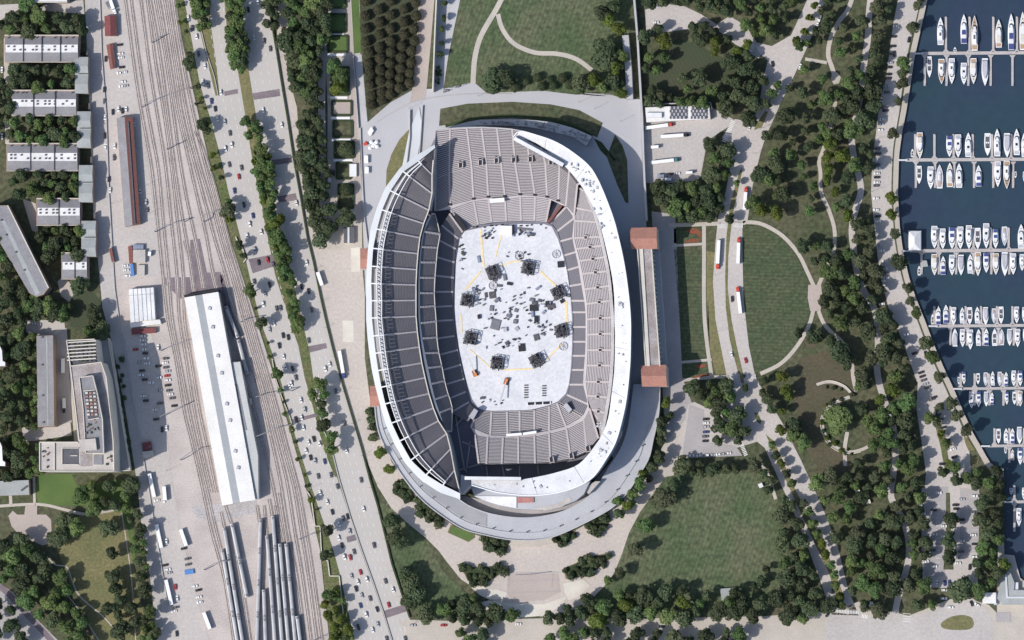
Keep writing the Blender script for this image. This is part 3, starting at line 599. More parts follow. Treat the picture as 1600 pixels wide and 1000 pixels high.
for i in range(109):
    mb.bar(P(*L1[i], 45.2), P(*L2[(i+1)], 45.2), .4, .3); 
    if i % 2: mb.box(P(lerp(L1[i][0],L2[i][0],.5), lerp(L1[i][1],L2[i][1],.5), 45.2), (1.5,1.1,.7))
mb.build('lighting_catwalk', M['canopy'], ST)
mb = MB()     # outer glazed wall below the rim and north end wall of the west stand
wl_ = resample([(p[0]+5, p[1]) for p in Ox], 60); wall(mb, wl_, 38, 8); mb.build('west_facade', M['bluewall'], ST)
mb = MB(); wallz(mb, [(679,230)]+Bf2[:4], [42]+ZF[:4], .8, 1.0); mb.build('end_wall', M['concrete'], ST); mb = MB(); wallz(mb, Bf2[-5:]+[(717,768)], ZF[-5:]+[42], .8, 1.0)
mb.build('end_wall', M['concrete'], ST)
# rear walls of the north and south banks
mb = MB(); wall(mb, N2r, 28.0, 1); wall(mb, [(681,202),(679,230)], 27.5, 1); wall(mb, S2r, 23.6, 1); ribbon(mb, N2r, 28, offs(N2r, 1.4), 28, n=30); mb.build('rear_wall', M['concrete'], ST)
# white suite and press building along the east rim
RO = [(802,214),(812,205),(834,210),(866,221),(893,237),(920,259),(934,281),(945,306),(956,335),(964,362),(975,412),(982,462),(985,500),(985,530),(984,570),(979,620),(972,655),(962,690),(947,717),(926,746),(900,761),(870,770),(840,774),(816,774),(780,770),(757,764),(737,758)]
RI = [(803,215),(820,217),(842,226),(868,246),(885,262),(903,283),(914,300),(926,321),(936,346),(943,372),(950,401),(957,437),(960,469),(960,500),(961,525),(960,575),(956,612),(951,650),(943,675),(934,690),(906,724),(870,738),(834,746),(814,749),(790,749),(765,749),(736,749)]
RO_, RI_ = resample(spline(RO, 4), 90), resample(spline(RI, 4), 90)
RI_ = resample(spline(RI, 4), 90)
mb = MB(); ribbon(mb, RO_, 38, RI_, 36.5, 0)
wall(mb, RI_, 36.5, 24, 1); mb.build('roof', [M['white_roof'], M['suite_glass']], ST)
mb = MB(); outer = [P(*p, 38) for p in RO_]
c0 = P(800,490,0)
for i in range(len(outer)-1):
    a, b = outer[i], outer[i+1]; ain = lerp(a, Vector((c0.x, c0.y, 0)), .012); bin_ = lerp(b, Vector((c0.x, c0.y, 0)), .012)
    mb.face([(ain.x, ain.y, .3), (bin_.x, bin_.y, .3), b, a])
mb.build('glass_facade', M['bluewall'], ST)
mb = MB(); 
for p, q in zip(RO_, RO_[1:]): mb.bar(P(*p, 38.3), P(*q, 38.3), .8, .8)
mb.build('roof_edge', M['white'], ST)
rng = random.Random(3)
mb = MB()
for i in range(45):
    k = rng.randrange(12, 88); t = rng.uniform(.2, .8); p = (lerp(RO_[k][0], RI_[k][0], t), lerp(RO_[k][1], RI_[k][1], t)); q = P(*p, 37.6)
    s_ = rng.uniform(.4, 1.0) if rng.random() < .92 else rng.uniform(1.5, 2.6)
    mb = MB(); mb.box((q.x, q.y, 37.3), (s_, s_*rng.uniform(.6, 1.4), .9), rng.random()*3); mb.build('roof_plant', M['tarp'], ST)
mb = MB()
for cx, cy, r in ((917,278,10),(925,292,9),(897,258,7),(932,330,7),(942,352,5),(937,665,5),(944,700,7),(968,478,6)):
    for k in range(6):
        q = P(cx+rng.uniform(-r,r), cy+rng.uniform(-r,r), 37.5); mb.box((q.x,q.y,37.2), (rng.uniform(.6,2.4), rng.uniform(.6,1.6), rng.uniform(.5,1.8)), rng.random()*3, rng.randrange(2)); mb.build('roof_antenna', [M['canopy'], M['concrete']], ST); mb = MB()
mb = MB(); 
for k in range(6, 86, 8): mb.bar(P(*RO_[k], 38.1), P(*RI_[k], 36.75), .25, .25)
mb.build('roof_seam', M['canopy'], ST)
# scoreboards
def panel(name, a, b, w_, z0, z1, mats, label=None):
    A = P(*a, z1); B = P(*b, z1); d = (B-A).normalized(); n = Vector((-d.y, d.x, 0))*w_/2; mb = MB()
    mb.prism([(A+n).xy[:], (A-n).xy[:], (B-n).xy[:], (B+n).xy[:]], z0, z1, 1, 0); o = mb.build(name, mats, ST); 
    if label: o['label'] = label
panel('scoreboard', (803,216), (880,258), 3.0, 30, 41, [M['white_roof'], M['black']], 'long white scoreboard at the north-east rim')
panel('scoreboard', (726,747), (814,748), 2.6, 29, 41, [M['white_roof'], M['black']], 'long white scoreboard at the south rim')
mb = MB(); mb.face([P(807,222,38.5), P(877,257,38.5), P(872,247,38.5), P(812,214,38.5)]); mb.build('scoreboard_well', M['canopy'], ST)
panel('camera_platform', (765,314), (788,312), 3.2, 12, 14, [M['white'], M['white']])
panel('camera_platform', (791,680), (815,678), 2.0, 11, 13, [M['white'], M['white']]); panel('camera_platform', (817,678), (838,675), 2.0, 11, 13, [M['white'], M['white']])
for q in ([(732,651),(741,638),(747,642),(739,656)], [(880,634),(885,629),(894,640),(889,645)]):
    mb = MB(); mb.prism([(p.x,p.y) for p in PL(q, 9)], 2, 9, 0, 1); mb.build('tunnel_canopy', [M['sailblue'], M['tarp']], ST)
for q in ([(704,331),(709,328),(729,356),(724,361)], [(875,320),(879,322),(858,349),(854,347)]):
    mb = MB(); mb.prism([(p.x,p.y) for p in PL(q, 7)], 3, 7.5, 0, 0); mb.build('tunnel_roof', [M['black'] if q[0][0] < 800 else M['rust']], ST)
# vomitories: dark openings with pale walls
mb = MB()
def vom(x, y, z, ang, w_=5.0, l=4.0):
    mb = MB(); q = P(x, y, z); ca, sa = math.cos(ang), math.sin(ang)
    mb.box((q.x, q.y, z-1.5), (l, w_, 2.4), ang, 1)
    for s_ in (-1, 1): mb.box((q.x-sa*s_*w_/2, q.y+ca*s_*w_/2, z-1.5), (l+1.6, .7, 3.0), ang, 0)
    mb.box((q.x+ca*l/2, q.y+sa*l/2, z-1.5), (.6, w_+1, 3.0), ang, 0); mb.build('stair_opening', [M['aisle'], M['black']], ST)
for i in range(3, 17):
    t = .58 if i not in (3,) else .5; x = lerp(E2f[i][0], E2r[i][0], t); y = lerp(E2f[i][1], E2r[i][1], t); vom(x, y, lerp(10, 26, t)+.8, 0.0, 2.6, 2.6)
for x, y in ((720,257),(751,253),(776,250),(803,249),(829,248),(861,252)): vom(x, y, 21.5, math.pi/2, 3.2, 3.4)
for x, y in ((862,719),(893,713),(919,702)): vom(x, y, 23.5, -math.pi/2+.2, 3.2, 3.4)
for i in range(1, 9): x = lerp(N2f[i][0], N2m[i][0], .05); y = lerp(N2f[i][1], N2m[i][1], .05); q = P(x,y,12); mb = MB(); mb.box((q.x,q.y,10.8), (2.6,1.6,1.4), 0, 1); mb.build('stair_opening', [M['aisle'], M['black']], ST)
mb = MB()     # handrail walls lining the upper west deck aisles
for i in range(0, 20): mb.bar(P(*Cc[i+1], 42.9), P(*Bf[i], ZF[i+1]+.9), .55, .5)
mb.build('aisle_rail', M['tread'], ST)
# podium: the old colonnade's broad deck round the bowl
PO = [(586,600),(586,640),(593,680),(613,719),(633,750),(659,781),(692,807),(725,827),(758,836),(794,843),(832,844),(864,839),(906,821),(954,795),(980,770),(1000,740),(1014,716),(1020,690),(1026,664),(1030,640),(1031,600)]
PI = [(600,600),(607,640),(617,672),(640,710),(665,740),(690,757),(722,783),(740,793),(766,802),(804,808),(840,807),(880,798),(916,778),(935,755),(952,728),(970,700),(980,670),(985,640),(990,600)]
PO_, PI_ = resample(spline(PO, 4), 80), resample(spline(PI, 4), 80)
mb = MB(); ribbon(mb, PO_, 8, PI_, 8, 0); wall(mb, PO_, 8, 0, 1); wall(mb, PI_, 8, 1, 1); mb.build('podium_deck', [M['podium'], M['concrete']], ST)
mb = MB(); q = offs(PO_, -1.2) 
for a, b in zip(PO_, PO_[1:]): mb.bar(P(*a, 8.7), P(*b, 8.7), .7, 1.3)
mid = [(lerp(a[0],b[0],.32), lerp(a[1],b[1],.32)) for a, b in zip(PO_, PI_)]
for a, b in zip(mid[4:-8], mid[5:-7]): mb.bar(P(*a, 8.35), P(*b, 8.35), .4, .8)
mb.build('podium_parapet', M['concrete'], ST)
mb = MB(); 
for k in range(9, 34):
    for j in range(1, 13):
        t0 = .35+.6*j/13; a = (lerp(PO_[k][0],PI_[k][0],t0), lerp(PO_[k][1],PI_[k][1],t0)); b = (lerp(PO_[k+1][0],PI_[k+1][0],t0), lerp(PO_[k+1][1],PI_[k+1][1],t0))
        mb.bar(P(*a, 8.2), P(*b, 8.2), .45, .55)
mb.build('terrace_step', M['concrete'], ST)
mb = MB()
for k in range(8, 70, 3):
    q = P(lerp(PO_[k][0],PI_[k][0],.35), lerp(PO_[k][1],PI_[k][1],.35), 9); mb = MB(); mb.box((q.x,q.y,8), (.8,.8,3.5), 0); mb.build('podium_post', M['tread_dark'], ST)
def block(name, pts, z0, z1, mside, mtop, parent=ST):
    mb = MB(); mb.prism([(p.x,p.y) for p in PL(pts, z1)], z0, z1, 0, 1); return mb.build(name, [mside, mtop], parent)
block('south_building', [(734,757),(760,763),(800,770),(850,771),(905,757),(922,752),(912,772),(900,782),(880,790),(845,797),(808,795),(780,790),(760,784),(742,776)], 1, 17, M['concrete'], M['podium'])
block('south_terrace', [(742,775),(760,775),(807,776),(807,794),(780,789),(760,783)], 17, 17.8, M['bluewall'], M['white_roof'])
block('red_terrace', [(808,777),(834,777),(834,785),(808,786)], 17, 18, M['redpanel'], M['redpanel'])
block('loading_roof', [(835,794),(868,788),(890,777),(893,782),(878,792),(852,798)], 9, 17.3, M['concrete'], M['tan_roof'])
block('loading_roof', [(910,765),(930,752),(938,752),(920,772)], 8, 14, M['concrete'], M['tan_roof'])
block('corner_stair', [(720,742),(735,745),(736,758),(722,772),(719,772)], 8, 27, M['tread'], M['tread'])
block('south_stair', [(796,842),(863,838),(864,847),(840,854),(800,854),(790,848)], 0, 3, M['cream'], M['path'])
# north ramp with its stair of people-sized bollards, bridge over the dark gap
mb = MB(); A = [(740,191),(775,188),(820,187),(860,191),(895,200),(925,213)]; B = [(740,196),(790,196),(830,199),(862,206),(895,214),(916,228)]
ribbon(mb, spline(A,4), 9, spline(B,4), 9, 0); wall(mb, spline(B,4), 9, 0, 1); wall(mb, spline(A,4), 9, 0, 1); mb.build('north_ramp', [M['concrete'], M['concrete']], ST)
mb = MB()
for i in range(95):
    t = rng.uniform(.12, .97); a = spline(A,4)[int(t*20)]; b = spline(B,4)[int(t*20)]; s_ = rng.uniform(.15,.85); q = P(lerp(a[0],b[0],s_)+rng.uniform(-5,5), lerp(a[1],b[1],s_), 9)
    mb.box((q.x,q.y,9), (.8,.8,1.1), rng.random()*3)
mb.build('ramp_boulder', M['tread_dark'], ST)
sheet('service_ring', [(700,770),(740,778),(800,790),(880,785),(925,755),(960,715),(985,650),(1012,640),(990,740),(930,800),(860,822),(780,820),(720,800)], M['asphalt'], 6)
# west strip between forecourt and podium
block('west_ramp', [(655,168),(640,202),(628,262),(652,246),(660,200)], 0, .8, M['concrete'], M['canopy'])

# colonnade on the east side with its two red-roofed pavilions
CO = root('colonnade', P(1010,480,0), 'long grey roofed colonnade with two red tiled end pavilions east of the stadium', 'colonnade')
def cblock(name, pts, z0, z1, mats, parent=CO):
    mb = MB(); mb.prism([(p.x,p.y) for p in PL(pts, z1)], z0, z1, 0, 1); return mb.build(name, mats, parent)
cblock('entablature', [(995,388),(1019,388),(1032,573),(1008,573)], 23, 26.4, [M['cream'], M['mott_roof']])
cblock('plinth', [(998,392),(1030,391),(1042,571),(1012,572)], 0, 7, [M['cream'], M['podium']])
mb = MB()
for a, b in (((996,389),(1009,572)),((1018,389),(1031,572))): mb.bar(P(*a, 26.9), P(*b, 26.9), .8, 1.0)
mb.bar(P(1002,389,26.9), P(1013,572,26.9), 2.6, .8); mb.build('roof_parapet', M['cream'], CO)
for side in ((998,391,1010,571),(1018.5,391,1031.5,571)):
    for i in range(26):
        t = i/25; q = P(lerp(side[0],side[2],t), lerp(side[1],side[3],t), 23); c = MB(); c.cyl((q.x-0.2, q.y), .75, 7, 23, 8, 0, .62); c.build('column', M['cream'], CO)
for k, (x0, x1, y0, y1) in enumerate(((985,1025,357,388),(1002,1040,572,603))):
    mb = MB(); z = 27; pts = [(x0,y0),(x1,y0-1),(x1+1,y1),(x0+2,y1)]; pts = [(p.x,p.y) for p in PL(pts, z)]
    mb.prism(pts, 0, z, 0); b_ = mb.build('pavilion', M['cream'], CO)
    ym = (y0+y1)/2; c = [P(x0-1,y0-1,z), P(x1+1,y0-2,z), P(x1+2,y1+1,z), P(x0+1,y1+1,z)]; ra = P(x0,ym,z+4.2); rb = P(x1+1,ym,z+4.2); rr = MB()
    rr.face([c[0], ra, rb, c[1]]); rr.face([ra, c[3], c[2], rb]); rr.face([c[0], c[3], ra]); rr.face([c[1], rb, c[2]]); rr.build('tiled_roof', M['terracotta'], b_)
WC = root('colonnade_pavilion', P(570,404,0), 'red tiled pavilion tucked under the west rim beside the north car plaza', 'pavilion')
for rt, (x0,x1,y0,y1) in ((WC,(563,577,388,420)), (root('colonnade_pavilion', P(582,618,0), 'red tiled pavilion tucked under the west rim beside the round shrubs', 'pavilion'),(578,592,603,635))):
    mb = MB(); z = 18; mb.prism([(p.x,p.y) for p in PL([(x0,y0),(x1,y0),(x1,y1),(x0,y1)], z)], 0, z, 0); mb.build('wall', M['cream'], rt)
    ym = (y0+y1)/2; rr = MB(); rr.face([P(x0,y0,z), P(x0,ym,z+3), P(x1,ym,z+3), P(x1,y0,z)]); rr.face([P(x0,ym,z+3), P(x0,y1,z), P(x1,y1,z), P(x1,ym,z+3)]); rr.face([P(x0,y0,z),P(x0,y1,z),P(x0,ym,z+3)]); rr.build('roof', M['terracotta'], rt)
# ---------------------------------------------------------------- buildings
def bld(name, pts, h, label, cat='building', wallm='brick_wall', roofm='grey_roof', group=None):
    "root at the building's base, one wall part and one roof part"
    cx = sum(p[0] for p in pts)/len(pts); cy = sum(p[1] for p in pts)/len(pts); c = P(cx, cy, h); r = root(name, (c.x, c.y, 0), label, cat, group)
    mb = MB(); w_ = [(p.x,p.y) for p in PL(pts, h)]; mb.prism(w_, 0, h, 0); mb.build('wall', M[wallm], r)
    mb = MB(); cc = Vector((c.x, c.y)); inn = [tuple(cc+(Vector(p)-cc)*.985) for p in w_]; mb.prism(inn, h, h+.12, 0); mb.build('roof', M[roofm], r)
    return r
def part(r, name, pts, z0, z1, mats, n=None):
    mb = MB(); mb.prism([(p.x,p.y) for p in PL(pts, z1)], z0, z1, 0, 1 if len(mats) > 1 else 0); return mb.build(name, [M[k] for k in mats], r)
def rect(x0, y0, x1, y1): return [(x0,y0),(x1,y0),(x1,y1),(x0,y1)]
rng = random.Random(11)
ROWS = [(7,123,55,97,3,'northernmost'),(18,120,141,181,2,'second'),(10,122,224,267,2,'third'),(57,126,310,352,1,'fourth and shorter'),(96,137,395,436,1,'southernmost and shortest')]
for x0, x1, y0, y1, ns, wh in ROWS:
    H_ = 13; r = root('row_house_block', P((x0+x1)/2,(y0+y1)/2,0), f'{wh} brick row house block with white flat roof between grey slopes', 'row houses', 'row house blocks west of the yard street')
    part(r, 'wall', rect(x0,y0,x1,y1), 0, H_-3, ['brick_wall'])
    d = (y1-y0)
    mb = MB(); a, b = y0+2, y0+d*.35; c, e = y0+d*.64, y1-1
    zt, zl = H_, H_-3
    mb.face([P(x0+1,a,zl), P(x1-1,a,zl), P(x1-1,b,zt), P(x0+1,b,zt)], 0); mb.face([P(x0+1,c,zt), P(x1-1,c,zt), P(x1-1,e,zl), P(x0+1,e,zl)], 0)
    for xx in (x0+1, x1-1): mb.face([P(xx,a,zl), P(xx,b,zt), P(xx,c,zt), P(xx,e,zl)], 1)
    mb.build('sloped_roof', [M['grey_roof'], M['brick_wall']], r)
    mb = MB(); mb.face([P(x0+1.5,b,zt-.05), P(x1-1.5,b,zt-.05), P(x1-1.5,c,zt-.05), P(x0+1.5,c,zt-.05)]); mb.build('flat_roof', M['gravel_roof'], r)
    mb = MB(); mb.bar(P(x0,y0,zl+.7), P(x1,y0,zl+.7), .6, .8); mb.bar(P(x0,y1,zl+.3), P(x1,y1,zl+.3), .4, .5); mb.build('eave', M['cream'], r)
    for i in range(1, ns+1):
        xx = lerp(x0, x1, i/(ns+1)); mb = MB(); mb.bar(P(xx,a,zl+.6), P(xx,b,zt+.6), .4, .8); mb.bar(P(xx,b,zt+.5), P(xx,c,zt+.5), .4, .8); mb.bar(P(xx,c,zt+.6), P(xx,e,zl+.6), .4, .8); mb.build('party_wall', M['dark_roof'], r)
    for i in range(int((x1-x0)/9)):
        xx = x0+6+i*9+rng.uniform(-2,2)
        for yy in (b+3, c-4):
            if rng.random() < .75: q = P(xx, yy, zt); mb = MB(); mb.box((q.x,q.y,zt-.05), (1.3,1.2,.9), 0); mb.build('roof_hatch', M['dark_roof'], r)
        if rng.random() < .5: q = P(xx, y0+4, zl+1); mb = MB(); mb.box((q.x,q.y,zl), (.8,.8,2.3)); mb.build('chimney', M['dark_roof'], r)
for x0, x1, y0, y1, wh in ((117,138,89,146,'north'),(120,142,174,231,'second'),(123,145,258,316,'third'),(127,150,345,401,'south')):
    r = root('link_house', P((x0+x1)/2,(y0+y1)/2,0), f'{ {"north":"northernmost","second":"second from north","third":"third from north","south":"southernmost"}[wh]} slate roofed link house beside the shaded street', 'house', 'link houses along the yard street')
    H_ = 12; part(r, 'wall', rect(x0,y0,x1,y1), 0, H_-1.5, ['brick_wall'])
    mb = MB(); ym = (y0+y1)/2
    for ya, yb in ((y0,ym),(ym,y1)):
        yc = (ya+yb)/2; mb.face([P(x0,ya,H_-1.5), P(x1,ya,H_-1.5), P(x1-1,yc,H_+.6), P(x0,yc,H_+.6)]); mb.face([P(x0,yc,H_+.6), P(x1-1,yc,H_+.6), P(x1,yb,H_-1.5), P(x0,yb,H_-1.5)]); mb.face([P(x1,ya,H_-1.5), P(x1,yb,H_-1.5), P(x1-1,yc,H_+.6)]); mb.face([P(x0,ya,H_-1.5), P(x0,yb,H_-1.5), P(x0,yc,H_+.6)])
    mb.build('roof', M['slate_roof'], r)
    mb = MB(); mb.bar(P(x0+5,ym-2,H_-.6), P(x1,ym-2,H_-.6), .5, .9); mb.build('party_wall', M['dark_roof'], r)
    part(r, 'porch_wall', rect(x1-4,y0-13,x1-1,y0-.5), 0, 5, ['brick_wall','dark_roof'])
r = bld('apartment_building', [(-12,318),(0,321),(12,321),(76,450),(68,460),(57,464),(46,458),(-20,345)], 16, 'long diagonal grey roofed apartment building with a pale parapet edge', 'building')
mb = MB(); mb.bar(P(12,321,16.6), P(76,450,16.6), .8, 1.2); mb.build('parapet', M['cream'], r)
mb = MB(); mb.face([P(2,345,16.15), P(8,345,16.15), P(62,458,16.15), P(56,462,16.15)]); mb.build('roof_ridge', M['slate_roof'], r)
for x, y in ((10,367),(25,394),(38,422),(2,344)): q = P(x,y,16); mb = MB(); mb.box((q.x,q.y,16), (1.2,1.2,1.2)); mb.build('roof_vent', M['dark_roof'], r)
r = bld('apartment_building', rect(35,-20,105,3), 13, 'partly seen pale edged apartment roof cut off at the top edge', 'building', roofm='gravel_roof')
part(r, 'parapet', rect(35,2.2,105,4), 11, 13.8, ['red_roof','cream'])
r = bld('apartment_building', [(57,525),(83,524),(85,666),(59,667)], 14, 'narrow flat grey roofed slab building beside the tall terrace block', 'building', roofm='grey_roof')
for x, y in ((66,527),(66,570),(67,618),(68,660)): q = P(x,y,14); mb = MB(); mb.box((q.x,q.y,14), (1.4,1.1,1.2)); mb.build('roof_vent', M['dark_roof'], r)
part(r, 'roof_edge', [(72,526),(74,526),(76,665),(74,665)], 14, 14.3, ['slate_roof'])
r = bld('school_building', [(-10,752),(45,750),(46,773),(-10,775)], 8, 'low pale grey roofed building beside the playground', 'building', roofm='slate_roof')
for i in range(5): q = P(34+i*2, 766-i*1.5, 8); mb = MB(); mb.box((q.x,q.y,8.1), (1.2,1.2,.8)); mb.build('roof_vent', M['dark_roof'], r)
for y0, y1, nm in ((540,572,'upper'),(690,728,'lower')):
    rr_ = root('white_canopy_tower', P(-4,(y0+y1)/2,0), f'{nm} white curved roof edge cut off at the left side', 'building'); part(rr_, 'roof', [(-16,y0),(0,y0+1),(3,y0+8),(4,y1-8),(8,y1-6),(8,y1),(-16,y1)], 0, 18, ['brick_wall','white_roof'])
# the tall L-shaped terrace block
T = root('terrace_apartments', P(140,640,0), 'tall L-shaped apartment block with stepped roof terraces and pale parapets beside the shaded street', 'building'); Z = 45
part(T, 'wall', [(104,532),(148,530),(152,565),(158,566),(166,590),(172,630),(177,690),(178,736),(62,736),(62,690),(122,690),(110,590)], 0, Z-4, ['cream','mott_roof'])
part(T, 'south_wing_roof', [(63,691),(178,691),(177,735),(63,735)], Z-4, Z-3.2, ['cream','tan_roof'])
part(T, 'terrace_floor', rect(66,696,83,731), Z-3.2, Z-3.1, ['tan_roof']); part(T, 'roof_deck', [(124,706),(144,706),(144,728),(126,729)], Z-3.2, Z-2.9, ['cream','mott_roof'])
part(T, 'east_wing_roof', [(111,572),(158,566),(165,590),(171,625),(176,680),(176,705),(126,705),(118,640)], Z-4, Z-2.8, ['cream','mott_roof'])
part(T, 'penthouse', [(124,590),(145,587),(152,615),(160,655),(162,708),(134,708),(130,640)], Z-3, Z+3, ['cream','grey_roof'])
part(T, 'roof_garden', [(131,612),(149,610),(154,652),(138,655)], Z+3, Z+3.3, ['brick_wall','dark_roof'])
for i in range(7):
    for j in range(3): q = P(135+j*6+i*.5, 614+i*5.6, Z+4.3); mb = MB(); mb.box((q.x,q.y,Z+3.25), (2.0,1.5,.9)); mb.build('garden_table', M[['cream','terracotta','tan_roof'][(i+j)%3]], T)
for a, b in (((124,590),(145,587)),((145,587),(152,615)),((152,615),(160,655)),((160,655),(162,708)),((162,708),(134,708)),((134,708),(130,640)),((130,640),(124,590)),((131,611),(149,609)),((138,656),(155,653))): mb = MB(); mb.bar(P(*a,Z+3.7), P(*b,Z+3.7), .6, .9); mb.build('penthouse_parapet', M['cream'], T)
part(T, 'lift_house', [(124,687),(149,685),(151,703),(127,705)], Z+2, Z+6, ['cream','tan_roof'])
part(T, 'pool', [(97,700),(123,699),(123,725),(97,726)], Z-3, Z-2.9, ['dark_roof']); 
for q in ((97,700,123,700),(97,700,97,726),(97,726,123,726),(110,712,121,712)): mb = MB(); mb.bar(P(q[0],q[1],Z-2.6), P(q[2],q[3],Z-2.6), .6, .8); mb.build('pool_edge', M['cream'], T)
part(T, 'roof_terrace', [(146,711),(160,711),(160,726),(146,726)], Z-3.2, Z-2.2, ['cream','grey_roof'])
for k in range(6):
    y = 534+k*5.5; mb = MB(); mb.bar(P(105,y+1.5,Z-3), P(150,y-1.5,Z-3), .9, 1.2); mb.build('pergola_beam', M['cream'], T)
    for j in range(7): q = P(107+j*6.6+rng.random()*2, y+2.5, Z-3.5); mb = MB(); mb.box((q.x,q.y,Z-4), (2.0,1.1,1.2)); mb.build('planter', M['dark_roof' if rng.random()<.6 else 'hedge'], T)
part(T, 'terrace_floor', [(105,533),(148,531),(152,566),(110,572)], Z-4.2, Z-3.95, ['dark_roof'])
part(T, 'podium', [(150,536),(169,528),(172,535),(203,735),(178,736),(176,680),(165,590),(158,566)], 0, 10, ['cream','asphalt'])
for a, b in (((169,529),(203,735)),((150,532),(169,529)),((203,735),(180,736))): mb = MB(); mb.bar(P(*a,10.6), P(*b,10.6), .7, 1.2); mb.build('podium_parapet', M['cream'], T)
for a, b in (((62,691),(122,691)),((62,691),(62,736)),((62,736),(178,736)),((178,736),(177,690)),((177,690),(166,590)),((166,590),(158,566)),((158,566),(110,572)),((110,572),(124,690)),((85,692),(85,735)),((104,532),(110,572)),((104,532),(148,530))):
    mb = MB(); mb.bar(P(*a,Z-2.6), P(*b,Z-2.6), .7, 1.3); mb.build('parapet', M['cream'], T)
for i in range(26):
    x, y = rng.choice([(rng.uniform(66,82), rng.uniform(696,730)), (rng.uniform(166,175), rng.uniform(712,730)), (rng.uniform(136,158), rng.uniform(656,680))]); q = P(x,y,Z-2); mb = MB(); mb.box((q.x,q.y,Z-3.3 if y > 690 else Z+2.8), (rng.uniform(.8,2),rng.uniform(.8,2),rng.uniform(.7,1.3)), rng.random()); mb.build('terrace_planter', M[rng.choice(['dark_roof','rust','hedge'])], T)
# rail yard sheds
def gable(name, a, b, c, d, h, hr, m1, m2, label, cat='shed', wallm='brick_wall', axis=0):
    "quad a,b (north end) c,d (south end); ridge from mid ab to mid cd"
    cx = sum(p[0] for p in (a,b,c,d))/4; cy = sum(p[1] for p in (a,b,c,d))/4; r = root(name, P(cx,cy,0), label, cat)
    mb = MB(); mb.prism([(p.x,p.y) for p in PL([a,b,c,d], h)], 0, h, 0); mb.build('wall', M[wallm], r)
    if axis == 0: r0 = P((a[0]+b[0])/2,(a[1]+b[1])/2,hr); r1 = P((c[0]+d[0])/2,(c[1]+d[1])/2,hr); A,B,C,D = (P(*k,h) for k in (a,b,c,d))
    else: r0 = P((a[0]+d[0])/2,(a[1]+d[1])/2,hr); r1 = P((b[0]+c[0])/2,(b[1]+c[1])/2,hr); B,C,D,A = (P(*k,h) for k in (a,b,c,d)); r0, r1 = r1, r0; r0, r1 = r1, r0
    if axis == 0:
        m = MB(); m.face([A, r0, r1, D]); m.build('roof_slope', M[m1], r); m = MB(); m.face([r0, B, C, r1]); m.build('roof_slope', M[m2], r)
        m = MB(); m.face([A,B,r0]); m.face([D,C,r1]); m.build('gable_end', M[wallm], r)
    return r
gable('red_shed', (163,25),(181,24),(182,56),(164,56), 4.5, 6.5, 'red_roof','red_roof', 'dark red gabled shed at the top of the rail yard')
gable('red_shed', (166,70),(177,68),(181,106),(172,108), 3.2, 4.2, 'rust','rust', 'narrow rust red shed beside the upper parked cars')
r = gable('long_shed', (182,184),(207,182),(219,350),(195,354), 6.5, 8.5, 'grey_roof','rust', 'long workshop with one grey and one rusty red roof slope', 'shed')
part(r, 'skylight', [(199,190),(201,190),(212,350),(210,350)], 8, 8.3, ['dark_roof'])
r = bld('warehouse', [(201,452),(240,449),(243,499),(204,504)], 7, 'square white ribbed metal warehouse west of the train shed', 'warehouse', 'cream', 'white_roof')
for i in range(1, 6): mb = MB(); mb.bar(P(201+i*6.6,452-i*.5,7.3), P(204+i*6.6,504-i*.8,7.3), .2, .3); mb.build('roof_rib', M['slate_roof'], r)
mb = MB(); mb.bar(P(200,462,7.3), P(241,459,7.3), .25, .3); mb.build('roof_rib', M['slate_roof'], r)
r = bld('warehouse_annex', [(202,504),(250,499),(252,506),(204,512)], 4, 'low pale annex along the south wall of the warehouse', 'shed', 'cream', 'gravel_roof')
r = bld('red_shed', [(205,514),(243,512),(243,520),(206,523)], 3.5, 'low brick red flat shed above the car rows', 'shed', 'brick_wall', 'red_roof')
r = bld('yard_office', rect(208,390,227,410), 3.5, 'square tan roofed yard office with a blue annex', 'office', 'cream', 'tan_roof'); part(r, 'annex', rect(208,382,224,389), 0, 3, ['gearblue'])
bld('storage_container', [(200,385),(207,384),(208,411),(202,412)], 2.6, 'rusty brown container stack west of the yard office', 'container', 'rust', 'rust')
bld('storage_container', [(203,413),(208,412),(210,430),(205,431)], 2.8, 'bright blue shipping container below the yard office', 'container', 'bluetarp', 'bluetarp')
bld('yard_hut', rect(214,414,226,430), 3, 'small tan hut right of the blue container', 'hut', 'cream', 'tan_roof')
bld('yard_hut', [(222,706),(238,704),(240,712),(224,716)], 3, 'small tan roofed hut in the middle yard near the shadow edge', 'hut', 'cream', 'tan_roof')
bld('storage_container', [(222,692),(235,690),(237,702),(224,704)], 2.6, 'dark red container beside the small tan hut', 'container', 'red_roof', 'red_roof')
bld('storage_container', [(288,891),(302,889),(303,896),(289,898)], 1.5, 'light blue low container in the lower yard', 'container', 'bluetarp', 'bluetarp')
bld('yard_hut', [(420,151) ,(424,150),(425,158),(421,159)], 2.5, 'tiny pale hut on the highway verge', 'hut', 'cream', 'white_roof') if False else None
for x, y in ((352,305),(397,474),(538,962),(415,648)): pass
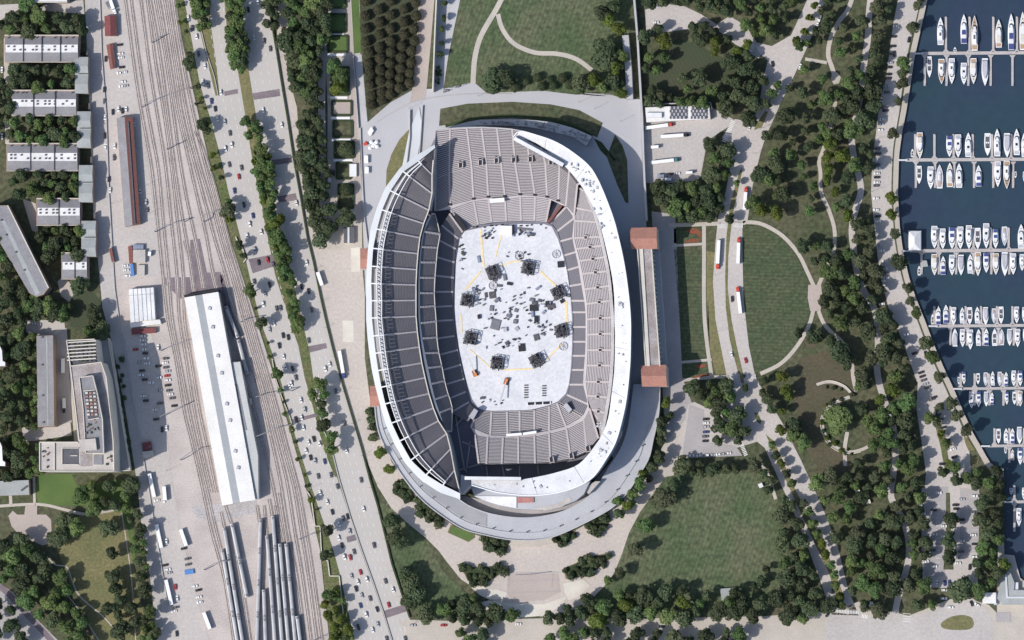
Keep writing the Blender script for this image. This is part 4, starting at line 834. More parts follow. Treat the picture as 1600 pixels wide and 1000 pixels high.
# train shed
TS = root('train_shed', P(345,630,0), 'long white corrugated train shed with a slanting plan and rooftop skylights', 'train shed'); h = 10
part(TS, 'wall', [(289,466),(341,457),(350,500),(361,566),(375,565),(384,610),(403,712),(404,779),(348,790)], 0, h, ['cream'])
def roofq(a, b, c, d, za, zb, zc, zd, m): mb = MB(); mb.face([P(*a,za), P(*b,zb), P(*c,zc), P(*d,zd)]); return mb.build('roof_slope', M[m], TS)
roofq((288,465),(305,462),(364,787),(347,790), h,h+2.0,h+2.0,h, 'shed_roof'); roofq((305,462),(316,460),(375,785),(364,787), h+2.0,h,h,h+2.0, 'shed_roof2')
roofq((316,460),(341,456),(399,781),(375,785), h+.05,h+2.0,h+2.0,h+.05, 'shed_roof')
mb = MB(); mb.face([P(361,566,h), P(375,565,h), P(384,610,h), P(403,712,h), P(404,779,h), P(400,781,h+.1)]); mb.build('wing_roof', M['shed_roof2'], TS)
mb = MB(); mb.face([P(368,600,h+.3), P(371,600,h+.3), P(386,672,h+.3), P(383,672,h+.3)]); mb.build('roof_gutter', M['grey_roof'], TS)
for x, y in ((332,511),(340,556),(346,583),(354,631),(359,657),(367,705),(372,731),(327,482)): q = P(x,y,h+1.5); mb = MB(); mb.box((q.x,q.y,h+.4), (2.4,2.4,1.6), -.2); mb.build('skylight', M['tarp'], TS)
part(TS, 'loading_door', [(287,461),(341,452),(341.5,456),(288,465)], 0, 7, ['black'])
for q in ([(372,570),(375,569),(384,610),(380,611)], [(389,623),(392,622),(392,632),(390,632)], [(389,712),(403,716),(403,726),(390,724)]): part(TS, 'lean_to', q, 0, 6, ['cream','shed_roof2'])

# ---------------------------------------------------------------- tracks
TR = [
 [(195,-10),(197,10),(213,130),(228,215),(237,265),(246,350),(254,430),(262,500),(274,560),(287,640),(299,690),(313,750),(330,830),(350,905),(366,1010)],
 [(204,-10),(206,10),(221,120),(237,210),(247,265),(255,350),(263,430),(269,500),(281,565),(295,640),(308,700),(322,760),(338,830),(356,905),(372,1010)],
 [(218,-10),(221,10),(234,110),(247,190),(258,260),(267,345),(276,430),(280,500),(290,560),(303,640),(316,705),(331,770)],
 [(228,-10),(231,10),(243,100),(256,180),(266,250),(275,330),(286,430),(288,500),(298,560),(311,640),(324,700),(338,770)],
 [(232,-10),(238,20),(250,90),(262,180),(271,250),(281,320),(295,400),(303,456)],
 [(240,-10),(246,20),(258,90),(268,160),(279,240),(291,310),(306,380),(318,450)],
 [(246,-10),(252,20),(265,100),(276,170),(292,240),(308,310),(322,370),(333,430),(352,500),(372,560),(392,620),(410,690),(424,750),(440,830),(455,905),(468,1010)],
 [(254,-10),(260,20),(274,110),(284,180),(302,250),(318,310),(334,370),(352,430),(366,485),(384,545),(405,610),(422,680),(437,750),(450,830),(464,905),(478,1010)],
 [(262,-10),(266,20),(280,110),(294,190),(312,260),(330,320),(346,380),(364,440),(380,500),(397,560),(414,620),(432,690),(448,755),(460,830),(473,905),(487,1010)],
 [(270,-10),(273,20),(288,110),(304,190),(322,265),(338,325),(354,385),(372,445),(388,505),(405,565),(424,630),(442,700),(458,760),(470,830),(482,905),(496,1010)],
 [(304,205),(314,225),(330,275),(346,335),(362,395),(380,455),(396,512),(413,570),(433,640),(450,705),(466,765),(478,830),(490,905),(504,1010)],
 [(345,800),(356,850),(368,910),(382,1010)], [(352,790),(364,830),(376,900),(392,1010)], [(401,790),(406,830),(405,900),(402,1010)], [(412,790),(418,850),(424,930),(432,1010)],
 [(420,780),(428,830),(436,920),(443,1010)], [(430,790),(438,850),(446,930),(453,1010)], [(436,770),(448,850),(456,930),(464,1010)],
]
for i, pts in enumerate(TR):
    t = root('railway_track', P(*pts[len(pts)//2], 0), None, 'railway track', 'railway tracks through the yard')
    s_ = spline(pts, 5); autolabel(t, 'pale ballasted railway track', 'of the yard', pts[len(pts)//2][0] if len(pts) > 8 else 900+i, 'left')
    mb = MB(); a = offs(s_, 3.0); b = offs(s_, -3.0); z = .30+.012*i
    for k in range(len(s_)-1): mb.face([P(*a[k],z), P(*a[k+1],z), P(*b[k+1],z), P(*b[k],z)])
    mb.build('ballast_bed', M['trackbed'], t)
    mb = MB(); d = resample(s_, int(len(s_)*6))
    for sd_ in (1.45, -1.45):
        o1 = offs(s_, sd_)
        for k in range(len(o1)-1): mb.bar(P(*o1[k], z+.20), P(*o1[k+1], z+.20), .22, .24)
    mb.build('rail', M['rail'], t)
# overhead line gantries and poles
def gantry(pts, label, h=8.5):
    g = root('signal_gantry', P(*pts[0],0), label, 'gantry'); mb = MB()
    for a, b in zip(pts, pts[1:]): mb.bar(P(*a,h), P(*b,h), .5, .7)
    mb.build('beam', M['tread_dark'], g)
    for x, y in (pts[0], pts[-1]): q = P(x,y,h); mb = MB(); mb.box((q.x,q.y,0), (.6,.6,h)); mb.build('post', M['tread_dark'], g)
for pts, lb in (([(220,166),(235,158),(255,150),(297,137)],'long black gantry over the upper tracks'), ([(236,65),(249,57)],'short gantry over the topmost tracks'), ([(260,232),(276,224)],'short gantry near the upper track fan'),
   ([(241,361),(262,351),(287,345)],'gantry left of the dark paved patch'), ([(317,345),(320,335),(350,326)],'gantry beside the median shrubs'), ([(250,547),(299,530)],'gantry left of the train shed top'),
   ([(250,651),(288,632)],'gantry left of the train shed middle'), ([(281,718),(300,705),(329,700)],'gantry left of the train shed foot'), ([(318,890),(335,880),(355,876)],'gantry above the parked coaches'), ([(467,842),(481,836),(493,833)],'gantry right of the parked coaches'),
   ([(375,502),(400,498)],'gantry right of the train shed top'), ([(400,682),(425,672),(455,663)],'long gantry right of the train shed'), ([(454,610),(400,620)],'thin gantry over the eastern tracks'), ([(490,1000),(500,995),(516,992)],'gantry at the bottom edge')):
    gantry(pts, lb)
# coaches standing in the yard
def coach_mesh():
    b = MB(); L_, W_ = 25.0, 3.0
    sec = [(-1.5,1.1),(-1.5,3.6),(-1.15,4.25),(-.5,4.5),(.5,4.5),(1.15,4.25),(1.5,3.6),(1.5,1.1)]
    for k in range(len(sec)-1):
        p, q = sec[k], sec[k+1]; b.face([(-L_/2,p[0],p[1]),(L_/2,p[0],p[1]),(L_/2,q[0],q[1]),(-L_/2,q[0],q[1])], 0)
    for s_ in (-1, 1): b.face([(s_*L_/2,p[0],p[1]) for p in sec], 0)
    b.face([(-L_/2,-1.5,1.1),(-L_/2,1.5,1.1),(L_/2,1.5,1.1),(L_/2,-1.5,1.1)], 0)
    v = MB(); [v.box((x,0,4.48), (1.6,1.5,.25)) for x in (-11,11)]
    w_ = MB(); [w_.box((x,0,.3), (3.2,2.3,.9)) for x in (-8.5,8.5)]
    g = MB(); [g.box((0,s_*1.51,2.3), (20,.05,.8)) for s_ in (-1,1)]
    return [('body',b,'train_steel'),('roof_unit',v,'train_dark'),('bogie',w_,'black'),('window_band',g,'glass')]
CM = [(n, m_.mesh(n, [M[k]])) for n, m_, k in coach_mesh()]
def coach(x0, y0, x1, y1, zone, L0=52.0):
    d = math.hypot(x1-x0, y1-y0); n = max(1, round(d/L0)); a = P(x0,y0,4.4); b = P(x1,y1,4.4)
    for i in range(n):
        if n > 1 or True:
            c = a.lerp(b, (i+.5)/n); r = bpy.data.objects.new('train_coach', None); sc.collection.objects.link(r); c.z = .35; r.location = c; r.rotation_euler = (0,0,math.atan2(b.y-a.y,b.x-a.x)); r.scale = ((b-a).length/n/25.6,1,1)
            tag(r, None, 'train coach', 'silver train coaches parked in the yard'); autolabel(r, 'silver train coach', zone, c.x*.2-c.y*1.0+(0), 'top')
            for nm, me in CM: o = bpy.data.objects.new(nm, me); sc.collection.objects.link(o); o.parent = r
for q, zone in (((347,858,372,1010),'in the leftmost parked train'), ((350,824,380,1010),'in the second parked train from left'), ((362,818,386,934),'in the third parked train from left'), ((407,811,401,1010),'in the fourth parked train from left'),
                ((412,921,415,1010),'in the short train right of the fourth'), ((417,836,430,1010),'in the fifth long parked train'), ((426,806,441,1010),'in the sixth long parked train'), ((437,849,451,1010),'in the seventh long parked train'),
                ((447,849,462,1010),'in the eighth long parked train'), ((464,962,470,1010),'in the rightmost short train'), ((352,478,372,528),'beside the shed upper right wall'), ((372,530,386,585),'beside the shed wing')):
    coach(*q, zone)
# walls and kerb fences
def longwall(name, pts, h, w_, m, label, cat='wall', smooth=0):
    pts = spline(pts, smooth) if smooth else pts; mb = MB()
    for a, b in zip(pts, pts[1:]):
        A, B = P(*a,h), P(*b,h); mb.bar((A.x,A.y,h/2), (B.x,B.y,h/2), w_, h)
    return thingmesh(name, mb, M[m], label, cat)
longwall('retaining_wall', [(156,0),(159,90),(166,180),(170,300),(176,400),(179,450),(186,500)], 1.2, .5, 'concrete', 'thin retaining wall between the upper yard and street')
longwall('retaining_wall', [(190,520),(211,640),(228,740),(243,830),(262,945)], 1.2, .5, 'concrete', 'thin retaining wall between the lower yard and street')
longwall('crash_barrier', MED[10:], 1.0, .6, 'concrete', 'concrete barrier along the highway middle in the south', 'barrier')
longwall('crash_barrier', [(314,46),(322,80),(335,120),(341,150)], 1.0, .5, 'concrete', 'concrete barrier below the upper left highway trees', 'barrier')
longwall('crash_barrier', [(480,768),(486,778),(489,800),(492,822),(500,822),(502,860),(506,876),(512,876),(515,900),(530,900),(533,930),(537,965)], 1.6, .7, 'cream', 'zigzag cream wall on the strip beside the yard in the south', 'wall')
longwall('crash_barrier', [(368,370),(374,383),(378,386),(384,405),(380,410)], 1.6, .7, 'cream', 'zigzag cream wall on the strip beside the gantry', 'wall')
longwall('crash_barrier', [(425,560),(430,590),(440,620),(452,650),(456,663)], 1.4, .6, 'cream', 'cream wall at the highway edge level with the long gantry', 'wall')
longwall('highway_hedge', EAST[1:21], 1.6, 1.3, 'hedge', 'thin dark hedge along the eastern highway edge', 'hedge')
longwall('garden_wall', [(563,200),(565,260),(567,300),(570,345),(576,392)], 1.6, .5, 'concrete', 'thin railing wall between gardens and forecourt', 'wall')
longwall('garden_wall', [(552,88),(555,130),(560,200)], 2.2, .6, 'concrete', 'thin wall left of the walled court', 'wall')
longwall('retaining_wall', [(682,-10),(679,60),(676,143)], 9, 1.0, 'cream', 'tall retaining wall casting shade beside the stair court')
longwall('retaining_wall', [(990,-10),(996,60),(1000,130),(1003,180),(1005,240),(1010,345)], 7, 1.6, 'concrete', 'long tall retaining wall along the eastern edge of the plaza')
longwall('promenade_wall', [(977,55),(982,110),(984,155)], 6.5, 5.0, 'plaza', 'raised walk inside the eastern plaza wall')
longwall('retaining_wall', [(660,165),(658,200),(655,244)], 2.0, .7, 'concrete', 'short wall right of the crescent verge by the west ramp')
longwall('retaining_wall', [(640,172),(640,215),(635,256)], 2.5, .7, 'concrete', 'short wall left of the west ramp')
longwall('yard_wall', [(1003,165),(1040,162),(1110,160),(1112,170)], 4, .8, 'concrete', 'wall behind the service yard equipment')
longwall('yard_wall', [(1022,288),(1055,284),(1092,282)], 2.2, .6, 'concrete', 'wall along the southern side of the service yard')
longwall('memorial_wall', [(1276,601),(1290,595),(1305,596),(1322,604),(1334,618)], 1.2, .5, 'cream', 'small curved stone wall at the tip of the memorial crescent', 'wall', 3)
longwall('memorial_wall', [(1310,625),(1294,634),(1283,652),(1283,670),(1291,690),(1307,704),(1328,709),(1345,706)], 1.0, .5, 'cream', 'long curved stone wall round the memorial garden', 'wall', 3)
# service yard equipment building
r = bld('cooling_plant', [(1008,168),(1108,163),(1110,186),(1010,191)], 6, 'white equipment building with banks of rooftop cooling fans', 'plant building', 'cream', 'gravel_roof')
for x0, x1 in ((1046,1073),(1079,1104)):
    for i in range(9):
        for j in range(4): q = P(lerp(x0,x1,(i+.5)/9), 168.5+j*5.0, 7.6); mb = MB(); mb.box((q.x,q.y,6.1), (1.15,2.0,1.5)); mb.build('cooling_fan', M['dark_roof' if (i+j)%2 else 'tarp'], r)
part(r, 'roof_house', rect(1010,176,1034,184), 6, 8.5, ['cream','white_roof'])
# harbour building
r = root('harbor_building', P(1580,925,0), 'grey roofed harbour house with wings at the quay corner', 'building')
part(r, 'wall', [(1566,893),(1578,893),(1585,910),(1584,922),(1606,922),(1606,945),(1566,945),(1558,935)], 0, 5.5, ['cream','slate_roof'])
part(r, 'roof_ridge', [(1570,897),(1573,897),(1575,932),(1606,932),(1606,935),(1572,935)], 5.5, 6.2, ['slate_roof','canopy'])
part(r, 'side_wing', rect(1535,926,1556,943), 0, 4, ['cream','gravel_roof']); part(r, 'white_hut', rect(1583,910,1591,922), 0, 4, ['white','white_roof'])
part(r, 'terrace', [(1553,926),(1558,926),(1558,945),(1553,945)], 0, 2.5, ['bluewall'])
bld('harbor_kiosk', rect(1354,948,1364,940), 3, 'tiny pale kiosk by the southern road corner', 'kiosk', 'cream', 'gravel_roof')
bld('park_toilet', [(1184,757),(1190,754),(1193,760),(1187,763)], 3, 'tiny white hut at the north-east corner of the southern lawn', 'hut', 'white', 'white_roof')
bld('park_hut', [(1125,920),(1148,918),(1150,935),(1128,938)], 3.5, 'small grey roofed hut among trees south of the lawn', 'hut', 'cream', 'slate_roof')
bld('park_hut', [(1352,782),(1359,780),(1361,786),(1354,788)], 2.5, 'tiny cream hut in the grove west of the harbour car park', 'hut', 'cream', 'cream')
bld('park_hut', [(1336,766),(1343,765),(1345,770),(1338,771)], 2.5, 'tiny white hut left of the cream grove hut', 'hut', 'cream', 'white_roof')
r = bld('garden_kiosk', rect(537,355,552,380), 4, 'dark roofed kiosk at the southern end of the gardens', 'kiosk', 'cream', 'dark_roof')
part(r, 'roof_band', rect(543,355,546,380), 4.1, 4.6, ['canopy'])
bld('garden_kiosk', rect(546,256,557,276), 2.5, 'small white roofed kiosk with dark grid inside the gardens', 'kiosk', 'cream', 'white_roof')
for k, (x, y) in enumerate(((590,207,),)): pass
for x0, y0, x1, y1, lb in ((572,203,584,211,'white event tent tilted beside the plaza entrance'),(569,243,575,255,'small white event tent above its twin by the garden railing'),(570,261,576,271,'small white event tent nearest the crescent verge')):
    t = root('event_tent', P((x0+x1)/2,(y0+y1)/2,0), lb, 'tent'); mb = MB(); pts = [(x0,y0),(x1,y0),(x1,y1),(x0,y1)] if x1-x0 < 10 else [(x0+2,y0+4),(x1-4,y0-5),(x1,y0+1),(x0+6,y1+2)]
    mb.prism([(p.x,p.y) for p in PL(pts, 3)], 2.6, 3, 0); mb.build('tent_roof', M['white'], t); c = PL(pts, 3)
    for p in c: q = MB(); q.box((lerp(p.x,t.location.x,.1),lerp(p.y,t.location.y,.1),0), (.2,.2,2.6)); q.build('pole', M['white'], t)
for i, (x, y) in enumerate(((580,222),(585,225),(588,222),(583,228),(589,229),(578,231))):
    mb = MB(); q = P(x,y,2.3); mb.cyl((q.x,q.y), 1.5, 2.2, 2.9, 8, 0, .1); mb.cyl((q.x,q.y), .08, 0, 2.2, 5); o = thingmesh('parasol', mb, M['white'], None, 'parasol', 'white parasols beside the event tents'); autolabel(o, 'white parasol', 'near the red stand', y)
mb = MB(); q = P(571,225,1.5); mb.box((q.x,q.y,0), (3,2,1.8), .3); mb.box((q.x,q.y+1.2,0), (1.4,1.4,1.2), .8); thingmesh('market_stand', mb, M['redpaint'], 'small red stand between parasols and event tents', 'stand')
bld('boat_shelter', [(1504,733),(1505,733),(1505,734),(1504,734)], 2, 'x', 'hut') if False else None
# formal gardens: hedge frames with lawns
for i, (x0,y0,x1,y1,m) in enumerate(((514,-8,540,12,'bright'),(512,22,540,50,'bright'),(513,56,543,81,'bright'),(518,105,545,148,'bright'),(519,158,549,180,'pinkpave'),(521,189,550,214,'grass'),(523,221,553,246,'grass'),(526,254,548,279,'grass'),(529,288,552,325,'grass'))):
    g = root('hedged_garden', P((x0+x1)/2,(y0+y1)/2,0), None, 'garden', 'hedged garden plots in a row'); autolabel(g, 'small square garden plot framed by clipped hedge', 'of the row', y0)
    mb = MB(); mb.face([P(x0,y1,.3),P(x1,y1,.3),P(x1,y0,.3),P(x0,y0,.3)]); mb.build('plot', M[m], g)
    for a, b in (((x0,y0),(x1,y0)),((x1,y0),(x1,y1)),((x0,y1),(x1,y1)),((x0,y0),(x0,y1))): mb = MB(); mb.bar(P(*a,.7), P(*b,.7), 1.6, 1.3); mb.build('hedge', M['hedge'], g)
    if i in (1,2,3,4,5,6): mb = MB(); mb.bar(P(x0-2,y1+4.5,.5), P(x1-2,y1+4.5,.5), 1.8, .8); mb.build('white_bench_row', M['white'], g)
# moored: docks
DK = root
def dock(y, x0, up, dn, yu, yd, label, w_=5.0, zone=None):
    d = root('floating_dock', P(x0,y,-2), label, 'dock', 'floating docks of the marina'); mb = MB(); z = -1.3
    mb.prism([(p.x,p.y) for p in PL([(x0+9,y-w_/2),(1640,y-w_/2-1.5),(1640,y+w_/2-1.5),(x0+9,y+w_/2)], z)], -2.3, z, 0); mb.build('walkway', M['dock'], d)
    mb = MB(); mb.prism([(p.x,p.y) for p in PL([(x0-2,y-1.2),(x0+12,y-1.2),(x0+12,y+1.4),(x0-2,y+1.4)], .2)], -.3, .2, 0); mb.build('gangway', M['canopy'], d)
    for xs, s_, L_ in ((up,-1,yu),(dn,1,yd)):
        for x in xs:
            mb = MB(); ya = y+s_*w_/2; yb = y+s_*(w_/2+L_); mb.prism([(p.x,p.y) for p in PL([(x-1.8,ya),(x+1.8,ya),(x+1.8,yb),(x-1.8,yb)], z)], -2.3, z, 0)
            mb.prism([(p.x,p.y) for p in PL([(x-5,ya),(x+5,ya),(x+1.8,ya+s_*4),(x-1.8,ya+s_*4)], z-.03)], -2.2, z-.03, 0); mb.build('finger_pier', M['dock'], d)
            q = P(x, yb-s_, 0); mb = MB(); mb.cyl((q.x,q.y), .22, -3, .9, 6); mb.build('mooring_pile', M['white'], d)
dock(83.5, 1431, (1478,1515,1552,1589), (1445,1479,1513,1548,1582), 55, 48, 'northernmost floating dock with long finger piers')
dock(250, 1406, (1430,1460,1490,1520,1550,1580), (1431,1461,1491,1522,1552,1583), 38, 41, 'second floating dock from the north')
dock(392, 1413, (1466,1494,1521,1548,1576), (1440,1467,1494,1521,1549,1577), 34, 34, 'third floating dock, with the white tent house')
dock(509.5, 1453, (1460,1485,1509,1533,1558,1582), (1485,1511,1536,1560,1584), 29, 28, 'fourth floating dock from the north', 4.4)
dock(607.5, 1491, (1501,1523,1545,1567,1589), (1523,1546,1568,1590), 22, 24, 'fifth floating dock from the north', 4)
dock(697, 1535, (1554,1577,1600), (1577,1600), 26, 24, 'sixth floating dock from the north', 4)
dock(784.5, 1571, (1585,), (1585,), 24, 44, 'southernmost floating dock with one cross pier', 4.4)
t = root('dock_pavilion', P(1429,375,-2), 'square white hipped tent roof beside the third dock', 'pavilion'); mb = MB(); z = 3
c = PL([(1420,361),(1439,361),(1439,391),(1420,391)], z); ra, rb = P(1429,371,z+2.5), P(1429,381,z+2.5)
mb.face([c[0],ra,c[1]]); mb.face([c[1],ra,rb,c[2]]); mb.face([c[2],rb,c[3]]); mb.face([c[3],rb,ra,c[0]]); mb.build('tent_roof', M['white_roof'], t)
mb = MB(); mb.prism([(p.x,p.y) for p in PL([(1419,360),(1440,360),(1440,391),(1419,391)], -1.2)], -2.3, -1.2, 0); mb.build('float_deck', M['dock'], t)
for p in c: mb = MB(); mb.box((p.x*.999+t.location.x*.001,p.y,-1.3), (.3,.3,4.3)); mb.build('post', M['white'], t)
t = bld('fuel_dock_hut', [(1441,407),(1448,407),(1450,416),(1441,417)], 1.2, 'small teal and white hut on the stub pier below the tent', 'hut', 'white', 'slate_roof')
# ---------------------------------------------------------------- trees
def crown_mesh(name, seed, n, leaf, m, dome=False, cz=1.75, vert=1.0):
    g = random.Random(seed); V = []; F = []
    lobes = []
    if dome: lobes = [(0,0,0,.92)]
    else:
        for k in range(g.randint(8, 12)):
            a = g.uniform(0, 6.283); r = g.uniform(.25,.68); lobes.append((r*math.cos(a), r*math.sin(a), g.uniform(-.45,.45), g.uniform(.30,.48)))
        lobes.append((g.uniform(-.1,.1), g.uniform(-.1,.1), .4, .5)); lobes.append((g.uniform(-.15,.15), g.uniform(-.15,.15), -.05, .55))
    for i in range(n):
        c = g.choice(lobes) if not dome else lobes[0]
        d = Vector((g.gauss(0,1), g.gauss(0,1), g.gauss(.25,1))).normalized(); rr = c[3]*g.uniform(.72,1.06)
        p = Vector((c[0]+d.x*rr, c[1]+d.y*rr, cz+(c[2]+d.z*rr)*vert))
        nrm = (d+Vector((g.gauss(0,.45), g.gauss(0,.45), g.gauss(.15,.45)))).normalized(); u = nrm.orthogonal().normalized()
        u.rotate(Matrix.Rotation(g.uniform(0,6.28), 3, nrm)); v = nrm.cross(u); s_ = leaf*g.uniform(.6,1.25); k = len(V)
        V += [tuple(p+u*s_), tuple(p+v*s_*.8+nrm*s_*.15), tuple(p-u*s_), tuple(p-v*s_*.8-nrm*s_*.1)]; F.append((k,k+1,k+2,k+3))
    me = bpy.data.meshes.new(name); me.from_pydata(V, [], F); me.materials.append(m); me.update(); return me
def trunk_mesh(seed, top=1.5):
    g = random.Random(seed); b = MB(); b.cyl((0,0), .10, 0, top*.65, 7, 0, .065)
    for k in range(4):
        a = k*1.57+g.uniform(-.4,.4); e = (.42*math.cos(a), .42*math.sin(a), top+g.uniform(0,.25)); b.bar((0,0,top*.6), e, .06, .06)
    b.bar((0,0,top*.6), (0,0,top+.5), .07, .07)
    return b.mesh('trunk', [M['bark']])
TRK = [trunk_mesh(s_) for s_ in (1,2)]
TONES = {'d':'leaf_dark','m':'leaf_mid','o':'leaf_olive','b':'leaf_bright'}
TNAME = {'d':'dark green','m':'mid green','o':'olive green','b':'yellow-green'}
CR = {}
def crowns(kind, tone):
    key = (kind, tone)
    if key not in CR:
        if kind == 'big': CR[key] = [crown_mesh('crown', 10+i+ord(tone), 1500, .115, M[TONES[tone]]) for i in range(4)]
        elif kind == 'small': CR[key] = [crown_mesh('crown', 40+i+ord(tone), 620, .17, M[TONES[tone]]) for i in range(4)]
        elif kind == 'dome': CR[key] = [crown_mesh('crown', 70+i, 1100, .11, M['leaf_orchard'], True, .95, .85) for i in range(2)]
        elif kind == 'domed': CR[key] = [crown_mesh('crown', 80+i, 1300, .09, M['leaf_dark'], True, .95, .85) for i in range(2)]
        elif kind == 'shrub': CR[key] = [crown_mesh('crown', 90+i+ord(tone), 420, .19, M[TONES[tone]], False, .75, .8) for i in range(3)]
    return CR[key]
trng = random.Random(77); PLACED = []; NT = {}
def tree(x, y, r, tone='m', name='shade_tree', cat='shade tree', zone='', kind=None, group=None, adj=None):
    "x, y: crown centre; r: crown radius in grid units"
    kind = kind or ('big' if r >= 6.5 else 'small'); Rm = r*.5*(1.0 if kind in ('dome','domed') else 1.24); hc = {'dome':.95,'domed':.95,'shrub':.75}.get(kind, 1.75)
    hs = 1.0 if kind in ('dome','domed','shrub') else min(1.15, 12.0/(Rm*1.75))
    zs = Rm*hs*trng.uniform(.92,1.08); q = P(x, y, hc*zs)
    t = bpy.data.objects.new(name, None); sc.collection.objects.link(t); t.location = (q.x, q.y, 0); t.scale = (Rm*trng.uniform(.95,1.05), Rm*trng.uniform(.95,1.05), zs); t.rotation_euler = (0,0,trng.uniform(0,6.28))
    t['category'] = cat
    if group: t['group'] = group
    c = bpy.data.objects.new('crown', trng.choice(crowns(kind, tone))); sc.collection.objects.link(c); c.parent = t
    if kind != 'shrub': k = bpy.data.objects.new('trunk', trng.choice(TRK)); sc.collection.objects.link(k); k.parent = t
    if kind in ('dome','domed'): k.scale = (1,1,.55)
    size = adj if adj is not None else ('large ' if r > 11 else 'small ' if r < 6.2 else '')
    autolabel(t, f"{size}{TNAME[tone] if kind not in ('dome',) else 'brown-green'} {'tree' if cat != 'shrub' else 'shrub'}", zone, y); PLACED.append((x,y,r)); NT[name] = NT.get(name,0)+1
    return t
def inside(x, y, poly):
    c = False; n = len(poly)
    for i in range(n):
        (x1,y1),(x2,y2) = poly[i], poly[i-1]
        if (y1 > y) != (y2 > y) and x < (x2-x1)*(y-y1)/(y2-y1)+x1: c = not c
    return c
def fill(poly, r0, r1, tones, zone, dens=1.0, seed=1, tries=900, **kw):
    g = random.Random(seed); xs = [p[0] for p in poly]; ys = [p[1] for p in poly]
    for _ in range(tries):
        x = g.uniform(min(xs), max(xs)); y = g.uniform(min(ys), max(ys)); r = g.uniform(r0*.85, r1*1.12); k = g.choice(tones)
        if not inside(x, y, poly): continue
        if any((x-a)**2+(y-b)**2 < ((r+c)*1.0/dens)**2 for a, b, c in PLACED if abs(x-a) < 40): continue
        tree(x, y, r, k, zone=zone, **kw)
# singles first: (x, y, r, tone)
def singles(L, zone, **kw):
    for t in L: tree(t[0], t[1], t[2], t[3] if len(t) > 3 else 'm', zone=zone, **kw)
singles([(170,825,15,'d'),(175,864,9,'d'),(176,900,12,'d'),(180,920,10,'d'),(188,936,10,'d'),(167,950,9,'d'),(177,950,8,'d'),(185,961,8,'d'),(205,950,10,'d'),(188,985,15,'d'),(226,922,12,'d'),(211,972,8,'o')], 'on the dry lawn', adj=None)
singles([(100,815,13,'d'),(117,822,13,'m'),(92,838,17,'d'),(33,842,12,'d'),(60,872,12,'d')], 'around the playground')
singles([(523,104,12,'m'),(534,120,12,'m'),(528,137,11,'b'),(540,339,15,'d')], 'inside the garden row')
singles([(540,234,13,'d'),(541,297,11,'d')], 'inside the garden row', kind='domed', name='clipped_tree', cat='clipped tree')
OR = {572:[2], 0:[]}
for cx, ys in ((571,(2,25,45,65)),(575,(82,99)),(578,(115,132)),(580,(150,163)),(592,(15,35,54,74)),(594,(91,109,126)),(596,(144,156)),(610,(2,24,45,64,81,99)),(609,(116,132,147)),(631,(14,34,54)),(628,(72,)),(626,(90,107)),(624,(122,137)),(650,(4,25)),(647,(45,64)),(643,(80,98)),(640,(114,130))):
    for y in ys: tree(cx+trng.uniform(-.8,.8), y, 8.6, 'o', 'orchard_tree', 'orchard tree', 'of the grid', 'dome', 'clipped orchard trees in a grid', 'tightly ')
singles([(693,6,5,'d'),(692,28,5,'d'),(691,45,4.5,'m'),(690,68,4.5,'d'),(688,84,5,'d')], 'in the narrow stair court')
singles([(822,127,7,'o'),(840,121,8,'o'),(847,135,8,'o'),(859,124,6,'o'),(865,134,7.5,'o'),(879,122,8,'o'),(891,132,9,'o'),(804,136,9,'d')], 'along the plaza edge north', kind='domed', name='clipped_tree', cat='clipped tree')
singles([(772,126,20,'d'),(793,122,13,'d'),(908,132,16,'d'),(944,85,22,'d'),(930,126,10,'b'),(943,138,11,'m'),(960,128,13,'d'),(972,146,8,'b'),(973,88,9,'m'),(962,107,10,'b'),(952,30,12,'b'),(966,45,10,'b'),(940,20,12,'d'),(960,10,12,'d')], 'north of the stadium plaza')
# highway
Z_M = 'in the highway median'
fill([(298,-5),(323,-5),(326,20),(327,44),(312,46),(303,28)], 7, 9, 'dm', 'left of the upper highway barrier', 1.25, 3, name='median_tree', cat='median tree')
fill([(352,-5),(374,-5),(386,60),(388,105),(372,113),(360,100),(355,40)], 8, 11, 'mmd', 'in the upper highway median', 1.6, 4, name='median_tree', cat='median tree')
fill([(384,182),(404,188),(419,250),(430,300),(445,380),(460,440),(472,505),(462,515),(447,462),(428,385),(408,305),(390,235)], 7, 9, 'mmmb', 'in the long median hedge', 1.75, 5, name='median_tree', cat='median tree')
fill([(483,590),(502,600),(515,640),(528,698),(516,704),(502,665),(486,620)], 8, 11, 'mmd', 'in the lower highway median', 1.2, 6, name='median_tree', cat='median tree')
singles([(464,504,11,'m')], 'at the top of the grass median', name='median_tree', cat='median tree')
W2 = offs(WEST, -5)
fill([(274,0),(284,0),(300,70),(326,190),(343,250),(356,310),(377,380),(372,385),(350,320),(324,250),(306,170),(290,90)], 3.5, 6.5, 'mdb', 'on the upper yard strip', .55, 7, name='verge_tree', cat='verge tree')
singles([(294,97,9,'d'),(318,195,9,'d'),(357,330,12,'o'),(381,400,6,'d'),(392,455,10,'m'),(408,505,9,'d'),(434,583,9,'m'),(510,830,10,'o'),(508,868,9,'d')], 'on the yard strip', name='verge_tree', cat='verge tree')
fill([(378,390),(386,395),(404,480),(424,545),(452,650),(478,740),(505,820),(520,870),(512,880),(492,800),(470,740),(440,630),(405,520)], 3, 5, 'mdb', 'on the lower yard strip', .5, 8, name='verge_tree', cat='verge tree')
fill([(505,930),(530,920),(550,1005),(520,1005),(510,960)], 6, 9, 'mmb', 'at the foot of the yard strip', 1.1, 9, name='verge_tree', cat='verge tree')
fill([(408,-5),(432,-5),(432,40),(420,45)], 7, 9, 'd', 'right of the upper highway', 1.2, 10, name='median_tree', cat='median tree')
ZA = 'in the avenue beside the gardens'
